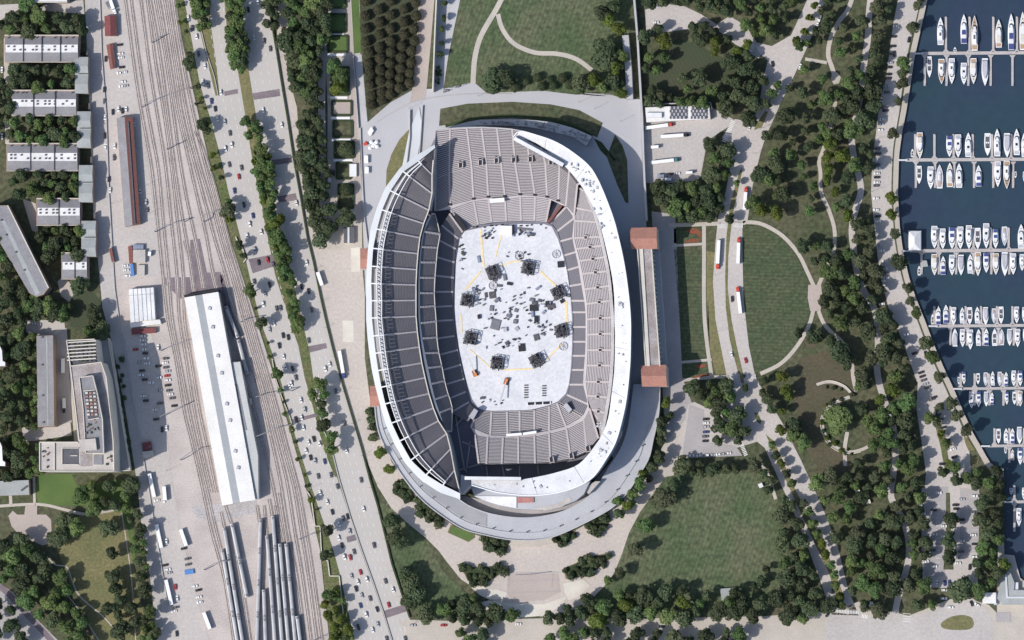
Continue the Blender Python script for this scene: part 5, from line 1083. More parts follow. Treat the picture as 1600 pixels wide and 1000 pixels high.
fill([(450,-5),(512,-5),(514,30),(505,60),(500,165),(484,168),(462,140),(450,100),(447,60)], 9, 13, 'dddm', ZA, 1.5, 11, name='avenue_tree', cat='avenue tree')
fill([(470,178),(500,172),(510,225),(514,300),(514,372),(502,374),(486,335),(470,270),(466,215)], 9, 13, 'dd', ZA, 1.5, 12, name='avenue_tree', cat='avenue tree')
# residential
for i, q in enumerate(([(14,102),(113,102),(114,136),(14,138)], [(14,186),(118,186),(118,222),(16,222)], [(14,270),(122,270),(122,308),(40,310),(16,300)], [(60,356),(124,356),(124,398),(86,400),(60,380)])):
    fill(q, 7, 10.5, 'dddmm', f"in the {['first','second','third','fourth'][i]} courtyard from north", 1.15, 20+i, name='courtyard_tree', cat='courtyard tree')
fill([(-5,28),(60,22),(128,26),(130,50),(-5,52)], 8, 12, 'ddm', 'north of the topmost row houses', 1.15, 25, name='courtyard_tree', cat='courtyard tree')
fill([(-8,128),(14,132),(20,180),(-8,220)], 8, 10, 'd', 'left of the row houses', 1.0, 26, name='courtyard_tree', cat='courtyard tree')
fill([(40,3),(62,3),(62,30),(40,30)], 8, 12, 'm', 'near the top left roof', 1.0, 27, name='courtyard_tree', cat='courtyard tree')
fill([(-8,360),(10,390),(38,450),(70,470),(98,472),(100,492),(40,496),(-8,480)], 8, 12, 'ddm', 'left of the diagonal building', 1.1, 28, name='courtyard_tree', cat='courtyard tree')
fill([(-8,500),(36,500),(40,560),(36,620),(34,680),(30,745),(-8,745)], 8, 13, 'dddm', 'in the belt by the left edge', 1.15, 29, name='courtyard_tree', cat='courtyard tree')
fill([(38,525),(57,525),(58,670),(42,668)], 6, 9, 'mmd', 'left of the slab building', 1.1, 30, name='courtyard_tree', cat='courtyard tree')
fill([(36,700),(60,695),(60,742),(34,740)], 8, 10, 'mm', 'left of the terrace block', 1.1, 31, name='courtyard_tree', cat='courtyard tree')
singles([(124,447,15,'d'),(76,400,12,'d'),(146,490,12,'d'),(84,490,13,'d'),(62,480,11,'d'),(160,515,13,'d'),(140,517,9,'m'),(146,508,7,'o'),(108,480,6,'m')], 'around the diagonal building', name='courtyard_tree', cat='courtyard tree')
fill([(118,760),(150,754),(212,748),(212,775),(196,795),(150,797),(122,785)], 9, 13, 'mmd', 'on the lawn below the terrace block', 1.15, 32, name='courtyard_tree', cat='courtyard tree')
fill([(-8,838),(24,848),(58,862),(78,885),(104,900),(116,935),(140,1005),(100,1005),(80,990),(58,960),(30,925),(-8,900)], 9, 14, 'ddmm', 'beside the lower left street', 1.2, 33)
fill([(-8,940),(16,950),(40,1000),(-8,1005)], 9, 12, 'd', 'in the bottom left corner', 1.0, 34)
fill([(200,795),(216,795),(222,830),(232,900),(218,905),(206,850)], 6, 9, 'dmo', 'along the dry lawn street', 1.0, 35)
fill([(222,945),(238,945),(246,1005),(220,1005)], 7, 10, 'dm', 'below the dry lawn street', 1.1, 36)
fill([(182,560),(190,560),(202,700),(196,730),(184,690)], 3.5, 5, 'd', 'right of the terrace block', .8, 37, kind='shrub', name='shrub', cat='shrub')
# north-east grove
ZN = 'round the northern car park'
fill([(1005,48),(1030,42),(1052,50),(1050,95),(1030,118),(1008,120)], 8, 12, 'dbmd', ZN, 1.0, 40, name='grove_tree', cat='grove tree')
fill([(1008,-5),(1140,-5),(1136,18),(1110,22),(1080,8),(1030,3),(1008,10)], 8, 12, 'dd', ZN, 1.15, 41, name='grove_tree', cat='grove tree')
fill([(1142,-5),(1245,-5),(1228,30),(1212,58),(1190,64),(1170,40),(1145,20)], 8, 12, 'ddm', ZN, 1.0, 42, name='grove_tree', cat='grove tree')
fill([(1082,40),(1100,36),(1140,52),(1178,72),(1168,88),(1150,100),(1130,92),(1095,70)], 8, 12, 'ddb', ZN, 1.0, 43, name='grove_tree', cat='grove tree')
fill([(1128,118),(1165,105),(1195,110),(1192,150),(1176,188),(1140,184),(1126,165),(1132,140)], 9, 13, 'dddm', ZN, 1.1, 44, name='grove_tree', cat='grove tree')
fill([(1060,122),(1112,118),(1116,150),(1112,162),(1060,162)], 8, 13, 'dm', ZN, 1.0, 45, name='grove_tree', cat='grove tree')
fill([(1012,138),(1060,148),(1058,160),(1012,162)], 7, 9, 'do', ZN, 1.0, 46, name='grove_tree', cat='grove tree')
fill([(1110,225),(1128,218),(1146,232),(1136,272),(1120,280),(1102,282)], 8, 13, 'dmd', 'east of the service yard', 1.1, 47, name='park_tree', cat='park tree')
fill([(1024,292),(1060,288),(1110,288),(1130,300),(1122,342),(1070,344),(1040,326),(1024,312)], 9, 13, 'ddmd', 'below the service yard', 1.25, 48, name='park_tree', cat='park tree')
# street trees
singles([(1258,50,6,'b'),(1260,66,6,'m'),(1250,72,7,'m'),(1266,28,6,'b'),(1272,8,6,'b'),(1244,64,7,'b'),(1214,132,7,'m'),(1206,147,7.5,'m'),(1198,162,7.5,'d')], 'in the northern drive median', name='street_tree', cat='street tree')
singles([(1151,286,5.5,'m'),(1140,342,8,'d'),(1165,606,5.5,'d')], 'in the narrow drive median', name='street_tree', cat='street tree')
singles([(1206,695,6,'m'),(1212,711,7,'d'),(1221,724,6.5,'b'),(1230,740,7,'d'),(1238,756,7,'m'),(1255,785,7,'o'),(1263,799,7.5,'m'),(1271,817,7.5,'m'),(1277,833,7.5,'m'),(1285,850,7,'b'),(1290,866,7,'b'),(1298,882,7,'m'),(1303,898,7,'m'),(1307,915,7.5,'m'),(1311,932,7,'b'),(1314,946,7,'m')], 'in the southern drive median', name='street_tree', cat='street tree')
singles([(1433,8,7,'o'),(1436,-3,7,'o'),(1425,40,10,'o'),(1413,98,11,'m'),(1411,112,9,'d'),(1409,130,9,'o'),(1405,157,7,'o'),(1396,207,9,'o'),(1393,309,9,'b'),(1393,335,8.5,'b'),(1396,367,8.5,'o'),(1406,409,12,'d'),(1419,451,9,'o'),(1424,470,8,'o'),(1431,489,8.5,'m'),(1447,537,10,'d'),(1458,557,10,'m'),(1467,587,9.5,'o'),(1486,628,10,'o'),(1494,648,9.5,'o'),(1507,672,10,'o')], 'along the harbour promenade', name='street_tree', cat='street tree')
singles([(1467,636,7,'o'),(1453,651,10,'m'),(1463,661,7,'o'),(1471,678,6,'b'),(1478,693,7.5,'m'),(1491,731,9,'m'),(1474,737,8.5,'d'),(1483,722,5,'b')], 'in the harbour car park islands', name='street_tree', cat='street tree')
fill([(1504,738),(1566,735),(1567,770),(1560,800),(1562,850),(1562,900),(1545,922),(1530,924),(1527,870),(1530,830),(1530,770),(1515,762)], 9, 13, 'ddm', 'between harbour car park and water', 1.15, 50, name='park_tree', cat='park tree')
singles([(1495,750,10,'d'),(1486,812,12,'d'),(1482,848,10,'d'),(1484,870,12,'d'),(1500,925,17,'d'),(1508,915,12,'d'),(1484,838,8,'d')], 'in the harbour car park median', name='park_tree', cat='park tree')
singles([(1444,818,10,'d'),(1446,848,11,'d'),(1446,868,8,'d'),(1570,882,9,'b'),(1434,945,10,'d'),(1455,945,8,'m')], 'by the southern harbour car park')
# eastern park
ZE = 'in the park right of the drive'
fill([(1192,200),(1212,160),(1236,125),(1252,100),(1290,102),(1293,130),(1298,160),(1296,200),(1275,245),(1258,275),(1230,262),(1222,300),(1212,330),(1176,340),(1168,310),(1184,250)], 7, 12.5, 'ddmmmo', ZE, .80, 60, name='park_tree', cat='park tree')
singles([(1188,327,10,'b'),(1213,332,10,'b'),(1225,302,12,'d'),(1202,282,12,'m'),(1212,258,13,'d')], ZE, name='park_tree', cat='park tree')
ZF_ = 'in the grove beside harbour road'
fill([(1284,-5),(1322,-5),(1300,30),(1288,70),(1262,80),(1268,50)], 7, 10, 'dd', 'right of the northern drive', .95, 61)
fill([(1318,40),(1345,15),(1350,60),(1340,110),(1322,120),(1312,100),(1308,60)], 7, 10, 'dmo', 'left of the upper promenade', .8, 62)
fill([(1368,-5),(1396,-5),(1388,40),(1377,90),(1368,118),(1362,110),(1364,60)], 8, 10, 'dmoo', ZF_, 1.15, 63, name='woodland_tree', cat='woodland tree')
fill([(1310,130),(1340,90),(1368,112),(1372,140),(1364,180),(1340,195),(1334,210),(1306,215),(1300,180)], 9, 14, 'dmdm', ZF_, 1.2, 64, name='woodland_tree', cat='woodland tree')
fill([(1286,190),(1310,186),(1315,220),(1300,232),(1282,226)], 8, 11, 'mb', ZF_, 1.1, 65, name='woodland_tree', cat='woodland tree')
fill([(1292,240),(1325,232),(1336,260),(1338,290),(1332,330),(1318,345),(1300,310),(1288,275)], 8, 11, 'dmmb', ZF_+', middle', 1.0, 66, name='woodland_tree', cat='woodland tree')
fill([(1344,225),(1362,235),(1358,270),(1346,268)], 8, 11, 'd', ZF_+', middle', 1.0, 67, name='woodland_tree', cat='woodland tree')
fill([(1256,275),(1276,280),(1280,310),(1268,340),(1256,320)], 6, 9, 'dm', ZF_+', middle', .7, 68, name='woodland_tree', cat='woodland tree')
fill([(1340,335),(1358,335),(1366,390),(1370,430),(1378,465),(1364,470),(1356,445),(1343,415),(1338,370)], 8, 12, 'dooo', ZF_+', middle', 1.15, 69, name='woodland_tree', cat='woodland tree')
fill([(1252,385),(1296,370),(1298,400),(1286,412),(1270,420)], 7, 10, 'dm', ZF_+', middle', .85, 70, name='woodland_tree', cat='woodland tree')
fill([(1296,410),(1326,395),(1335,430),(1345,460),(1358,485),(1358,520),(1318,516),(1300,500),(1286,470)], 9, 14, 'mddm', ZF_+', middle', 1.15, 71, name='woodland_tree', cat='woodland tree')
fill([(1376,490),(1396,500),(1408,545),(1416,590),(1408,600),(1392,590),(1378,560),(1376,520)], 9, 13, 'mood', ZF_+', lower', 1.1, 72, name='woodland_tree', cat='woodland tree')
singles([(1272,527,12,'d'),(1310,548,15,'d'),(1321,562,14,'d'),(1298,532,9,'d'),(1248,520,8,'d'),(1222,588,9,'b'),(1227,608,9,'b'),(1233,617,8,'b'),(1222,642,7,'b'),(1241,665,13,'d'),(1254,690,12,'m'),(1238,680,10,'m'),(1220,672,8,'b'),(1345,585,12,'o'),(1352,600,12,'o'),(1342,600,9,'m')], 'round the memorial crescent')
tree(1313,655,22,'m',zone='inside the memorial crescent', adj='huge round ')
singles([(1375,625,8,'b'),(1395,610,11,'b'),(1385,545,10,'d'),(1360,560,10,'o'),(1378,565,8,'d')], ZF_+', lower', name='woodland_tree', cat='woodland tree')
fill([(1350,622),(1385,640),(1406,600),(1420,620),(1426,680),(1428,738),(1402,742),(1376,720),(1360,690),(1346,650)], 9, 14, 'dmdm', ZF_+', lower', 1.2, 73, name='woodland_tree', cat='woodland tree')
ZS = 'in the southern grove'
fill([(1262,745),(1300,735),(1340,722),(1396,745),(1388,775),(1360,770),(1340,800),(1320,830),(1308,845),(1296,800),(1276,770)], 8, 13, 'dmmo', ZS, .98, 74, name='woodland_tree', cat='woodland tree')
fill([(1404,745),(1438,745),(1438,800),(1438,850),(1440,905),(1452,920),(1448,952),(1425,955),(1416,920),(1430,870),(1420,830),(1400,790)], 9, 13, 'dmmo', ZS+' by harbour', 1.1, 75, name='woodland_tree', cat='woodland tree')
fill([(1350,815),(1385,790),(1404,815),(1408,850),(1404,900),(1392,950),(1350,955),(1330,930),(1322,880),(1318,850),(1335,835)], 9, 14, 'dmdmo', ZS, 1.15, 76, name='woodland_tree', cat='woodland tree')
# south-west of the drive
fill([(1206,800),(1238,800),(1262,850),(1280,905),(1296,950),(1270,968),(1215,965),(1206,940),(1228,920),(1226,870)], 9, 13, 'dddm', 'between the southern lawn and drive', 1.1, 77)
fill([(1062,722),(1130,716),(1196,728),(1214,765),(1196,768),(1184,742),(1120,742),(1066,742)], 8, 12, 'ddmo', 'along the upper edge of the southern lawn', 1.1, 78, name='lawn_tree', cat='lawn tree')
fill([(1222,772),(1240,790),(1236,800),(1222,800)], 8, 9, 'd', 'between the southern lawn and drive', 1.1, 79)
ZB = 'in the belt below the southern lawn'
fill([(852,962),(876,948),(905,940),(930,930),(965,925),(1010,918),(1085,920),(1120,935),(1150,925),(1190,940),(1188,964),(1140,960),(1080,966),(960,968),(900,972),(858,970)], 9, 13, 'dddmb', ZB, 1.15, 80, name='lawn_tree', cat='lawn tree')
singles([(950,905,7,'m'),(967,898,9,'o'),(993,857,11,'o'),(1010,822,12,'m'),(1037,780,17,'o'),(1197,888,6,'d'),(1190,907,7,'d'),(1178,918,7,'d'),(1053,755,9,'d')], 'on the southern lawn', name='lawn_tree', cat='lawn tree')
fill([(690,945),(715,935),(745,935),(770,945),(806,958),(800,972),(720,972),(685,965)], 9, 13, 'ddm', 'below the forecourt on the left', 1.2, 81)
singles([(612,815,14,'d'),(618,838,13,'d'),(626,850,10,'d'),(636,895,12,'d'),(642,912,14,'d'),(652,930,13,'d'),(640,940,12,'d'),(665,958,14,'d')], 'on the lawn between highway and forecourt')
fill([(955,795),(985,762),(1000,742),(1018,715),(1028,690),(1036,650),(1044,612),(1050,625),(1044,670),(1034,712),(1014,748),(988,785),(965,805)], 6.5, 9, 'dddmb', 'hugging the stadium in the south-east', 1.15, 82)
fill([(1072,600),(1138,598),(1142,622),(1120,632),(1090,628),(1074,618)], 9, 12, 'dm', 'above the small eastern car park', 1.2, 83)
fill([(1115,648),(1124,634),(1150,640),(1166,660),(1168,688),(1140,692),(1116,690)], 9, 13, 'dddm', 'beside the small eastern car park', 1.2, 84)
fill([(1182,590),(1196,586),(1204,615),(1214,640),(1204,642),(1190,614)], 7, 9, 'd', 'right of the drive crossing', 1.0, 85)
for i, (x0, x1) in enumerate(((860,960),(980,1160),(715,760))): fill([(x0,988),(x1,988),(x1,1008),(x0,1008)], 8, 12, 'ddm', 'at the bottom edge of the view', 1.1, 90+i)
fill([(1284,640),(1300,625),(1320,622),(1296,650),(1294,680),(1310,698),(1340,702),(1330,712),(1300,702),(1284,680)], 2.5, 4.5, 'dmb', 'round the memorial ring', .9, 97, kind='shrub', name='shrub', cat='shrub', tries=200)
# planters at the foot of the stadium
def planter(q, zone, lawn='bright', sh=(), m='cream'):
    cx = sum(p[0] for p in q)/len(q); cy = sum(p[1] for p in q)/len(q); r = root('planter_bed', P(cx,cy,0), zone, 'planter')
    mb = MB(); w_ = [(p.x,p.y) for p in PL(q,.6)]; mb.prism(w_, 0, .45, 0); mb.build('planter_kerb', M['soil'], r)
    c = Vector((sum(a for a,b in w_)/len(w_), sum(b for a,b in w_)/len(w_))); mb = MB(); mb.prism([tuple(c+(Vector(p)-c)*.93) for p in w_], .45, .52, 0); mb.build('turf', M[lawn], r)
planter([(704,820),(741,834),(742,840),(732,847),(699,832)], 'planter bed of bright lawn left of the south steps')
for q, lb, rr, tn in (([(613,765),(622,748),(634,754),(652,780),(646,785),(634,784),(616,772)],'planter bed filled with dark shrubs near the highway lawn',6,'d'),([(652,786),(660,783),(696,812),(690,822),(668,812),(652,798)],'planter bed of shrubs left of the bright lawn planter',6,'d'),([(752,838),(796,844),(792,864),(780,868),(754,852)],'planter bed of dark bushes left of the south steps',7,'d'),
    ([(862,842),(898,828),(902,840),(880,852),(866,848)],'planter bed of olive bushes right of the south steps',5.5,'d'),([(910,818),(948,802),(952,820),(934,834),(914,826)],'planter bed of dark bushes south-east of the podium',7,'d'),([(880,888),(928,868),(952,864),(950,878),(918,900),(884,905)],'long planter of dark clipped bushes on the right forecourt',5.5,'d'),
    ([(713,882),(740,886),(780,884),(790,892),(752,917),(738,912)],'long planter of dark clipped bushes on the left forecourt',5.5,'d')):
    planter(q, lb, 'hedge'); zone = lb.replace('planter bed','bed').replace('planter ','planter ')
    fill(q, rr, rr+1.5, tn+'d', 'in the bed '+' '.join(lb.split()[-4:]), 1.25, len(lb), kind='shrub', name='shrub', cat='shrub', tries=260)
singles([(594,707,9,'b'),(609,733,8,'b')], 'at the western foot of the stadium', name='round_shrub_tree', cat='small tree')
singles([(578,643,7,'d'),(581,655,7,'d'),(583,668,7,'d'),(585,682,8,'d')], 'below the west pavilion', kind='shrub', name='shrub', cat='shrub')
fill([(686,130),(688,106),(682,102),(679,128)], 2.5, 3.5, 'm', 'in the stair court bed', 1.0, 95, kind='shrub', name='shrub', cat='shrub', tries=80)
fill([(1284,604),(1320,606),(1334,620),(1318,612)], 2.5, 4, 'mo', 'along the memorial walls', .8, 96, kind='shrub', name='shrub', cat='shrub', tries=60)
print('TREES', NT, len(PLACED))
# ---------------------------------------------------------------- vehicles
def car_meshes(L_=4.7, W_=1.9, Hh=1.5, kind='car'):
    b = MB(); hx, hy = L_/2, W_/2
    def ring(z, x0, x1, y, c=.35): return [(x0,-y+c,z),(x0+c,-y,z),(x1-c,-y,z),(x1,-y+c,z),(x1,y-c,z),(x1-c,y,z),(x0+c,y,z),(x0,y-c,z)]
    r0 = ring(.28,-hx,hx,hy); r1 = ring(.72,-hx,hx,hy); r2 = ring(.92,-hx+.12,hx-.35,hy-.08); b.ring(r0,r1); b.ring(r1,r2); b.face(r2)
    cab0, cab1 = (-hx+.35, hx*.28) if kind == 'suv' else (-hx*.72, hx*.30)
    t = ring(Hh, cab0+.45, cab1-.35, hy-.28, .2); b.face(t)
    g = MB(); g0 = ring(.92, cab0, cab1+.35, hy-.12, .2); g.ring(g0, [(x,y,z-.005) for x,y,z in t])
    for sx in (-1,1):
        for sy in (-1,1):
            n = 10; c = (sx*hx*.62, .33); ri = [(c[0]+.33*math.cos(i*.6283), sy*(hy+.01), c[1]+.33*math.sin(i*.6283)) for i in range(n)]; b.face(ri if sy < 0 else ri[::-1], 1)
    return b, g
PAINT = {'w':('white',(0.78,0.78,0.77)),'k':('black',(0.03,0.03,0.035)),'g':('dark grey',(0.12,0.12,0.13)),'s':('silver',(0.42,0.43,0.45)),'r':('red',(0.42,0.04,0.045)),'b':('dark blue',(0.05,0.07,0.19))}
PM = {k: mat('paint_'+v[0].replace(' ','_'), v[1], fine=0, rough=.3, spec=.5, var=.03) for k, v in PAINT.items()}
CMESH = {}
def car(x, y, ang, c, zone, suv=False):
    "ang: heading in degrees, 90 = along the picture's vertical"
    key = (c, suv)
    if key not in CMESH:
        b, g = car_meshes(5.0 if suv else 4.7, 1.95, 1.75 if suv else 1.45, 'suv' if suv else 'car'); CMESH[key] = (b.mesh('body', [PM[c], M['rubber']]), g.mesh('windows', [M['glass']]))
    q = P(x, y, .9); r = bpy.data.objects.new('parked_car' if 'road' not in zone and 'lane' not in zone and 'highway' not in zone else 'car', None); sc.collection.objects.link(r)
    r.location = (q.x, q.y, .3); r.rotation_euler = (0,0,R(ang)); tag(r, None, 'car'); autolabel(r, PAINT[c][0]+(' large car' if suv else ' car'), zone, y)
    for nm, me in zip(('body','windows'), CMESH[key]): o = bpy.data.objects.new(nm, me); sc.collection.objects.link(o); o.parent = r
    return r
def lane_ang(y):
    for a, b in zip(MED, MED[1:]):
        if a[1] <= y <= b[1]: return math.degrees(math.atan2(-(b[1]-a[1]), b[0]-a[0]))
    return -75
def cars(txt, zone, ang=None):
    for it in txt.split():
        f = it.split(','); x, y = float(f[0]), float(f[1]); c = f[2]; a = float(f[3]) if len(f) > 3 else (lane_ang(y) if ang is None else ang)
        car(x, y, a+(180 if int(x*7+y) % 2 and ang is not None else 0), c, zone, len(c) > 0 and int(x*3+y*5) % 4 == 0)
cars('294,28,w 307,57,w 310,84,g 320,103,w 325,134,g 330,158,b 340,185,w 345,144,w 359,208,g 358,257,g 366,298,b 373,276,r 395,337,b 390,350,w 404,410,k 397,440,g 421,445,k 414,459,s 428,505,w 442,524,k 450,527,k 443,557,w 446,573,w 457,576,k 455,599,w 470,625,w 471,652,w 482,691,w 490,686,k 499,693,w 485,715,k 507,721,b 497,744,g 511,784,w 527,760,g 536,810,g 543,807,k 530,818,w 553,862,g 547,871,r 538,870,w 563,894,r 559,909,w 573,905,w 565,930,s 563,946,b 589,952,k 582,984,w 604,998,g 418,406,r 427,413,g', 'in the left highway lanes')
cars('300,44,g 317,128,w 336,170,k 351,190,s 362,226,w 377,262,g 352,232,w 381,320,k 386,368,w 398,390,s 408,362,w 411,475,w 432,482,g 421,515,s 436,540,k 452,603,w 462,590,g 476,640,s 462,655,k 474,668,w 492,720,s 478,704,w 500,770,w 517,742,g 519,800,k 529,840,w 546,830,s 534,852,k 549,900,s 556,920,k 572,960,w 578,935,g 560,980,k 590,975,s', 'on the left highway side')
cars('388,15,k 397,58,w 403,3,w 412,64,g 422,76,g 411,172,w 440,195,w 429,272,k 463,317,w 479,410,w 438,481,g 471,448,k 482,455,k 487,484,g 482,532,g 508,576,w 515,569,w 525,611,g 538,661,g 541,704,w 564,750,g 568,795,w 584,852,g 602,908,g 614,921,w 607,945,r 633,998,g 415,357,g 455,400,w 470,500,s', 'in the right highway lanes')
cars('645,977,s,0 693,977,r,0 810,975,w,0 1034,979,k,0', 'on the bottom road')
cars('187,70,k 188,84,w 189,90,w 190,105,k 187,114,w 194,113,w 192,128,w 190,135,w 196,134,s', 'beside the narrow red shed', 5)
cars('163,140,k 163,158,g 164,183,w 164,212,k 165,229,w 165,92,k 170,280,k 172,297,w', 'along the yard street wall', 88)
cars('176,175,k 185,170,w 191,173,k 197,171,w 210,193,w 179,228,w 178,246,g 219,298,w 228,316,s 230,328,g 218,328,w', 'around the long workshop', 92)
cars('196,415,w,3 197,422,w,3 199,431,w,3', 'left of the blue container')
cars('223,525,w 223,532,w 224,538,w 227,546,w 212,546,r 227,552,k 228,560,w 217,566,s 230,568,w 220,586,w 236,598,w 224,619,w 228,626,k 222,579,k 226,593,k', 'in the shaded yard row', 3)
cars('247,572,k 248,590,w 249,610,s 250,630,g 262,580,s 266,616,w 272,634,k 243,640,w 244,655,k 259,560,g 258,567,w 259,574,g 261,587,r 262,594,w 262,602,k 264,610,g 269,622,g', 'in the sunlit yard row', 5)
cars('247,543,w 260,669,w 253,671,k', 'in the middle yard', 92)
cars('287,857,k 293,873,g 294,882,g 258,883,k 262,890,w 264,895,s 304,916,w 310,922,k 311,933,w 312,941,w 275,949,g 272,955,w 245,782,w', 'in the lower yard rows', 12)
cars('260,846,w 274,917,r 277,935,w 276,990,k 256,781,w', 'beside the long lower trailers', 95)
cars('1144,467,k,92 1143,554,w,105 1165,563,r,105 1171,198,w,75 1207,100,k,100 1250,104,w,70', 'on the park drive')
cars('1274,45,b 1270,58,k 1266,68,k 1278,36,w 1281,28,w 1285,8,w 1287,0,s', 'along the northern drive kerb', 68)
cars('1103,655,k 1103,661,w 1103,667,s 1103,675,b 1102,682,g 1102,689,k', 'in the small eastern car park', 2)
cars('1067,713,k 1080,712,w 1093,712,w 1107,711,w 1113,711,s 1123,710,w 1138,708,w 1131,709,s', 'in the lowest row of the small car park', 4)
cars('1400,41,w 1396,57,k 1395,72,k 1394,84,g 1391,98,s 1389,105,k 1388,116,k 1388,122,k 1385,135,s 1386,144,g 1382,168,g 1383,173,k 1379,186,w 1376,194,w 1375,203,w 1371,232,g 1372,240,k 1371,257,b 1371,263,w 1370,271,w 1370,277,k 1370,285,w 1369,290,g 1369,310,w 1369,328,w 1371,338,k 1372,346,w', 'in the upper harbour row', 0)
cars('1372,384,s 1378,392,w 1383,408,w 1382,420,w 1383,427,g 1385,434,w 1378,475,w', 'in the middle harbour row', 8)
cars('1415,523,w,8 1429,552,k,15 1439,582,k 1441,588,k 1443,594,g 1446,600,s 1449,605,g 1459,621,k 1456,624,g', 'in the lower harbour row', 18)
cars('1397,84,k,90 1420,62,k,78 1446,553,k,100', 'parked on the harbour road')
cars('1466,648,k 1470,655,g 1474,668,k 1489,702,w 1491,714,k 1480,688,k', 'between the harbour island trees', 15)
cars('1442,790,s,0 1442,803,w,0 1459,797,k,0 1460,835,w,0 1458,860,g,0 1460,885,w,0 1523,775,w,0 1523,800,g,0 1523,850,k,0 1522,870,w,0 1503,780,s,0 1503,812,k,0 1503,845,w,0 1502,862,g,0 1467,770,w,0 1472,725,k,0 1493,789,k,0 1494,795,k,0 1524,818,w,0 1521,836,w,0 1475,838,w,0 1476,844,g,0 1475,822,w,0 1497,872,s,0 1447,878,w,20 1515,886,k,85 1464,911,w,90 1476,911,b,90 1483,911,b,90 1475,935,w,0 1518,943,k,110 1527,945,w,150 1485,949,w,0 1293,960,k,55 1301,924,g,90 1497,880,w,0 1476,922,w,0', 'near the southern harbour car park')
cars('52,505,w,0 60,507,s,0 1025,35,w,0 1024,9,w,0 1028,45,s,0 100,640,k,90 3,109,w,90 3,213,w,90 521,270,k,90 1064,282,w,0 1058,271,w,0 1047,272,k,0', 'parked in a small court')
# lorries
def lorry(x0, y0, x1, y1, cab, label, trailer='white', wpx=5.2, name='semi_trailer_truck', cat='truck', cabend=1):
    "trailer from (x0,y0) to (x1,y1); the cab continues past the second end"
    a = P(x0,y0,4); b = P(x1,y1,4); d = b-a; L_ = d.length; ang = math.atan2(d.y,d.x); c = a.lerp(b,.5); r = root(name, (c.x,c.y,.25), label, cat, None, ang); W_ = wpx*.5
    def bx(n, m, *boxes):
        t = MB(); [t.box(q[:3], q[3:]) for q in boxes]; o = bpy.data.objects.new(n, t.mesh(n, [M[m]])); sc.collection.objects.link(o); o.parent = r
    bx('trailer', trailer, (0,0,1.1,L_,W_,2.8)); bx('roof_frame', 'canopy', (-L_/2+.15,0,3.9,.3,W_,.08), (L_/2-.15,0,3.9,.3,W_,.08))
    bx('wheel', 'rubber', (-L_/2+2,0,0,2.6,W_-.1,1.1), (L_/2-2,0,0,1.2,W_-.1,1.1))
    if cab:
        bx('cab', cab, (L_/2+1.6,0,.5,2.2,2.4,3.0), (L_/2+3.3,0,.5,1.5,2.1,1.5)); bx('windscreen', 'glass', (L_/2+2.78,0,2.2,.14,2.1,.9)); bx('chassis', 'black', (L_/2+.6,0,.5,3.5,1.2,.5), (L_/2+3,0,0,1.1,2.3,1.0))
    return r
lorry(1123,375,1121,412,'redpaint','white truck with red cab heading down the left drive lane')
lorry(1163,328,1165,300,'redpaint','white truck with red cab near the tree on the right lane')
lorry(1153,412,1154,379,'redpaint','white truck with red cab beside the upper crescent lawn')
lorry(1157,490,1153,456,'redpaint','white truck with red cab beside the middle crescent lawn')
lorry(1008,200,1044,195,'redpaint','white truck with red cab nearest the rooftop fans')
lorry(1032,213.5,1068,211,'black','white truck with black cab in the middle of the service yard')
lorry(1018,254,1053,250,'teal','white truck with teal cab in the service yard')
lorry(1017,230,1029,229,None,'short white box truck alone in the yard shade', 'white', 4.6, 'box_truck')
lorry(1026,275,1032,275,'gearblue','small blue cabbed truck in the yard corner','gearblue'); lorry(1038,280,1049,280,None,'small white van at the yard wall','white',4.4,'van','van')
lorry(1071,270,1082,269,None,'small white van near the yard gate','white',4,'van','van')
lorry(530,548,536,583,'sailblue','white truck with blue cab on the west forecourt')
lorry(496,425,503,446,None,'white bus-like truck parked on the upper west forecourt','white',5.6,'box_truck')
lorry(513,274,515,285,None,'small white van in the tree shade by the gardens','white',4.5,'van','van')
lorry(233,400,234,393,None,'small white van beside the yard office','white',4.6,'van','van')
lorry(98,560,98,583,None,'long white truck behind the slab building','white',5.2,'box_truck'); lorry(99.5,622,100,638,None,'short white truck behind the slab building','white',4.6,'box_truck')
for x0,y0,x1,y1,lb in ((233,740,241,777,'highest long white trailer of the lower yard'),(244,819,252,856,'long white trailer right of the lower street wall'),(259,906,268,945,'lowest long white trailer of the left column'),(282,827,291,853,'white trailer alone in the right column'),(318,957,328,983,'lowest white trailer of the lower yard'),(256,760,258,782,'pale trailer with a white truck front')):
    lorry(x0,y0,x1,y1,None,lb,'white',5.4,'parked_trailer','trailer')
lorry(172,0,177,14,'white','white truck by the red shed at the top edge'); lorry(166,2,171,12,None,'dark loaded trailer by the red shed at the top edge','train_dark',5,'parked_trailer','trailer')
lorry(172,387,177,410,None,'brown loaded flat trailer at the street wall','rust',4.6,'parked_trailer','trailer')

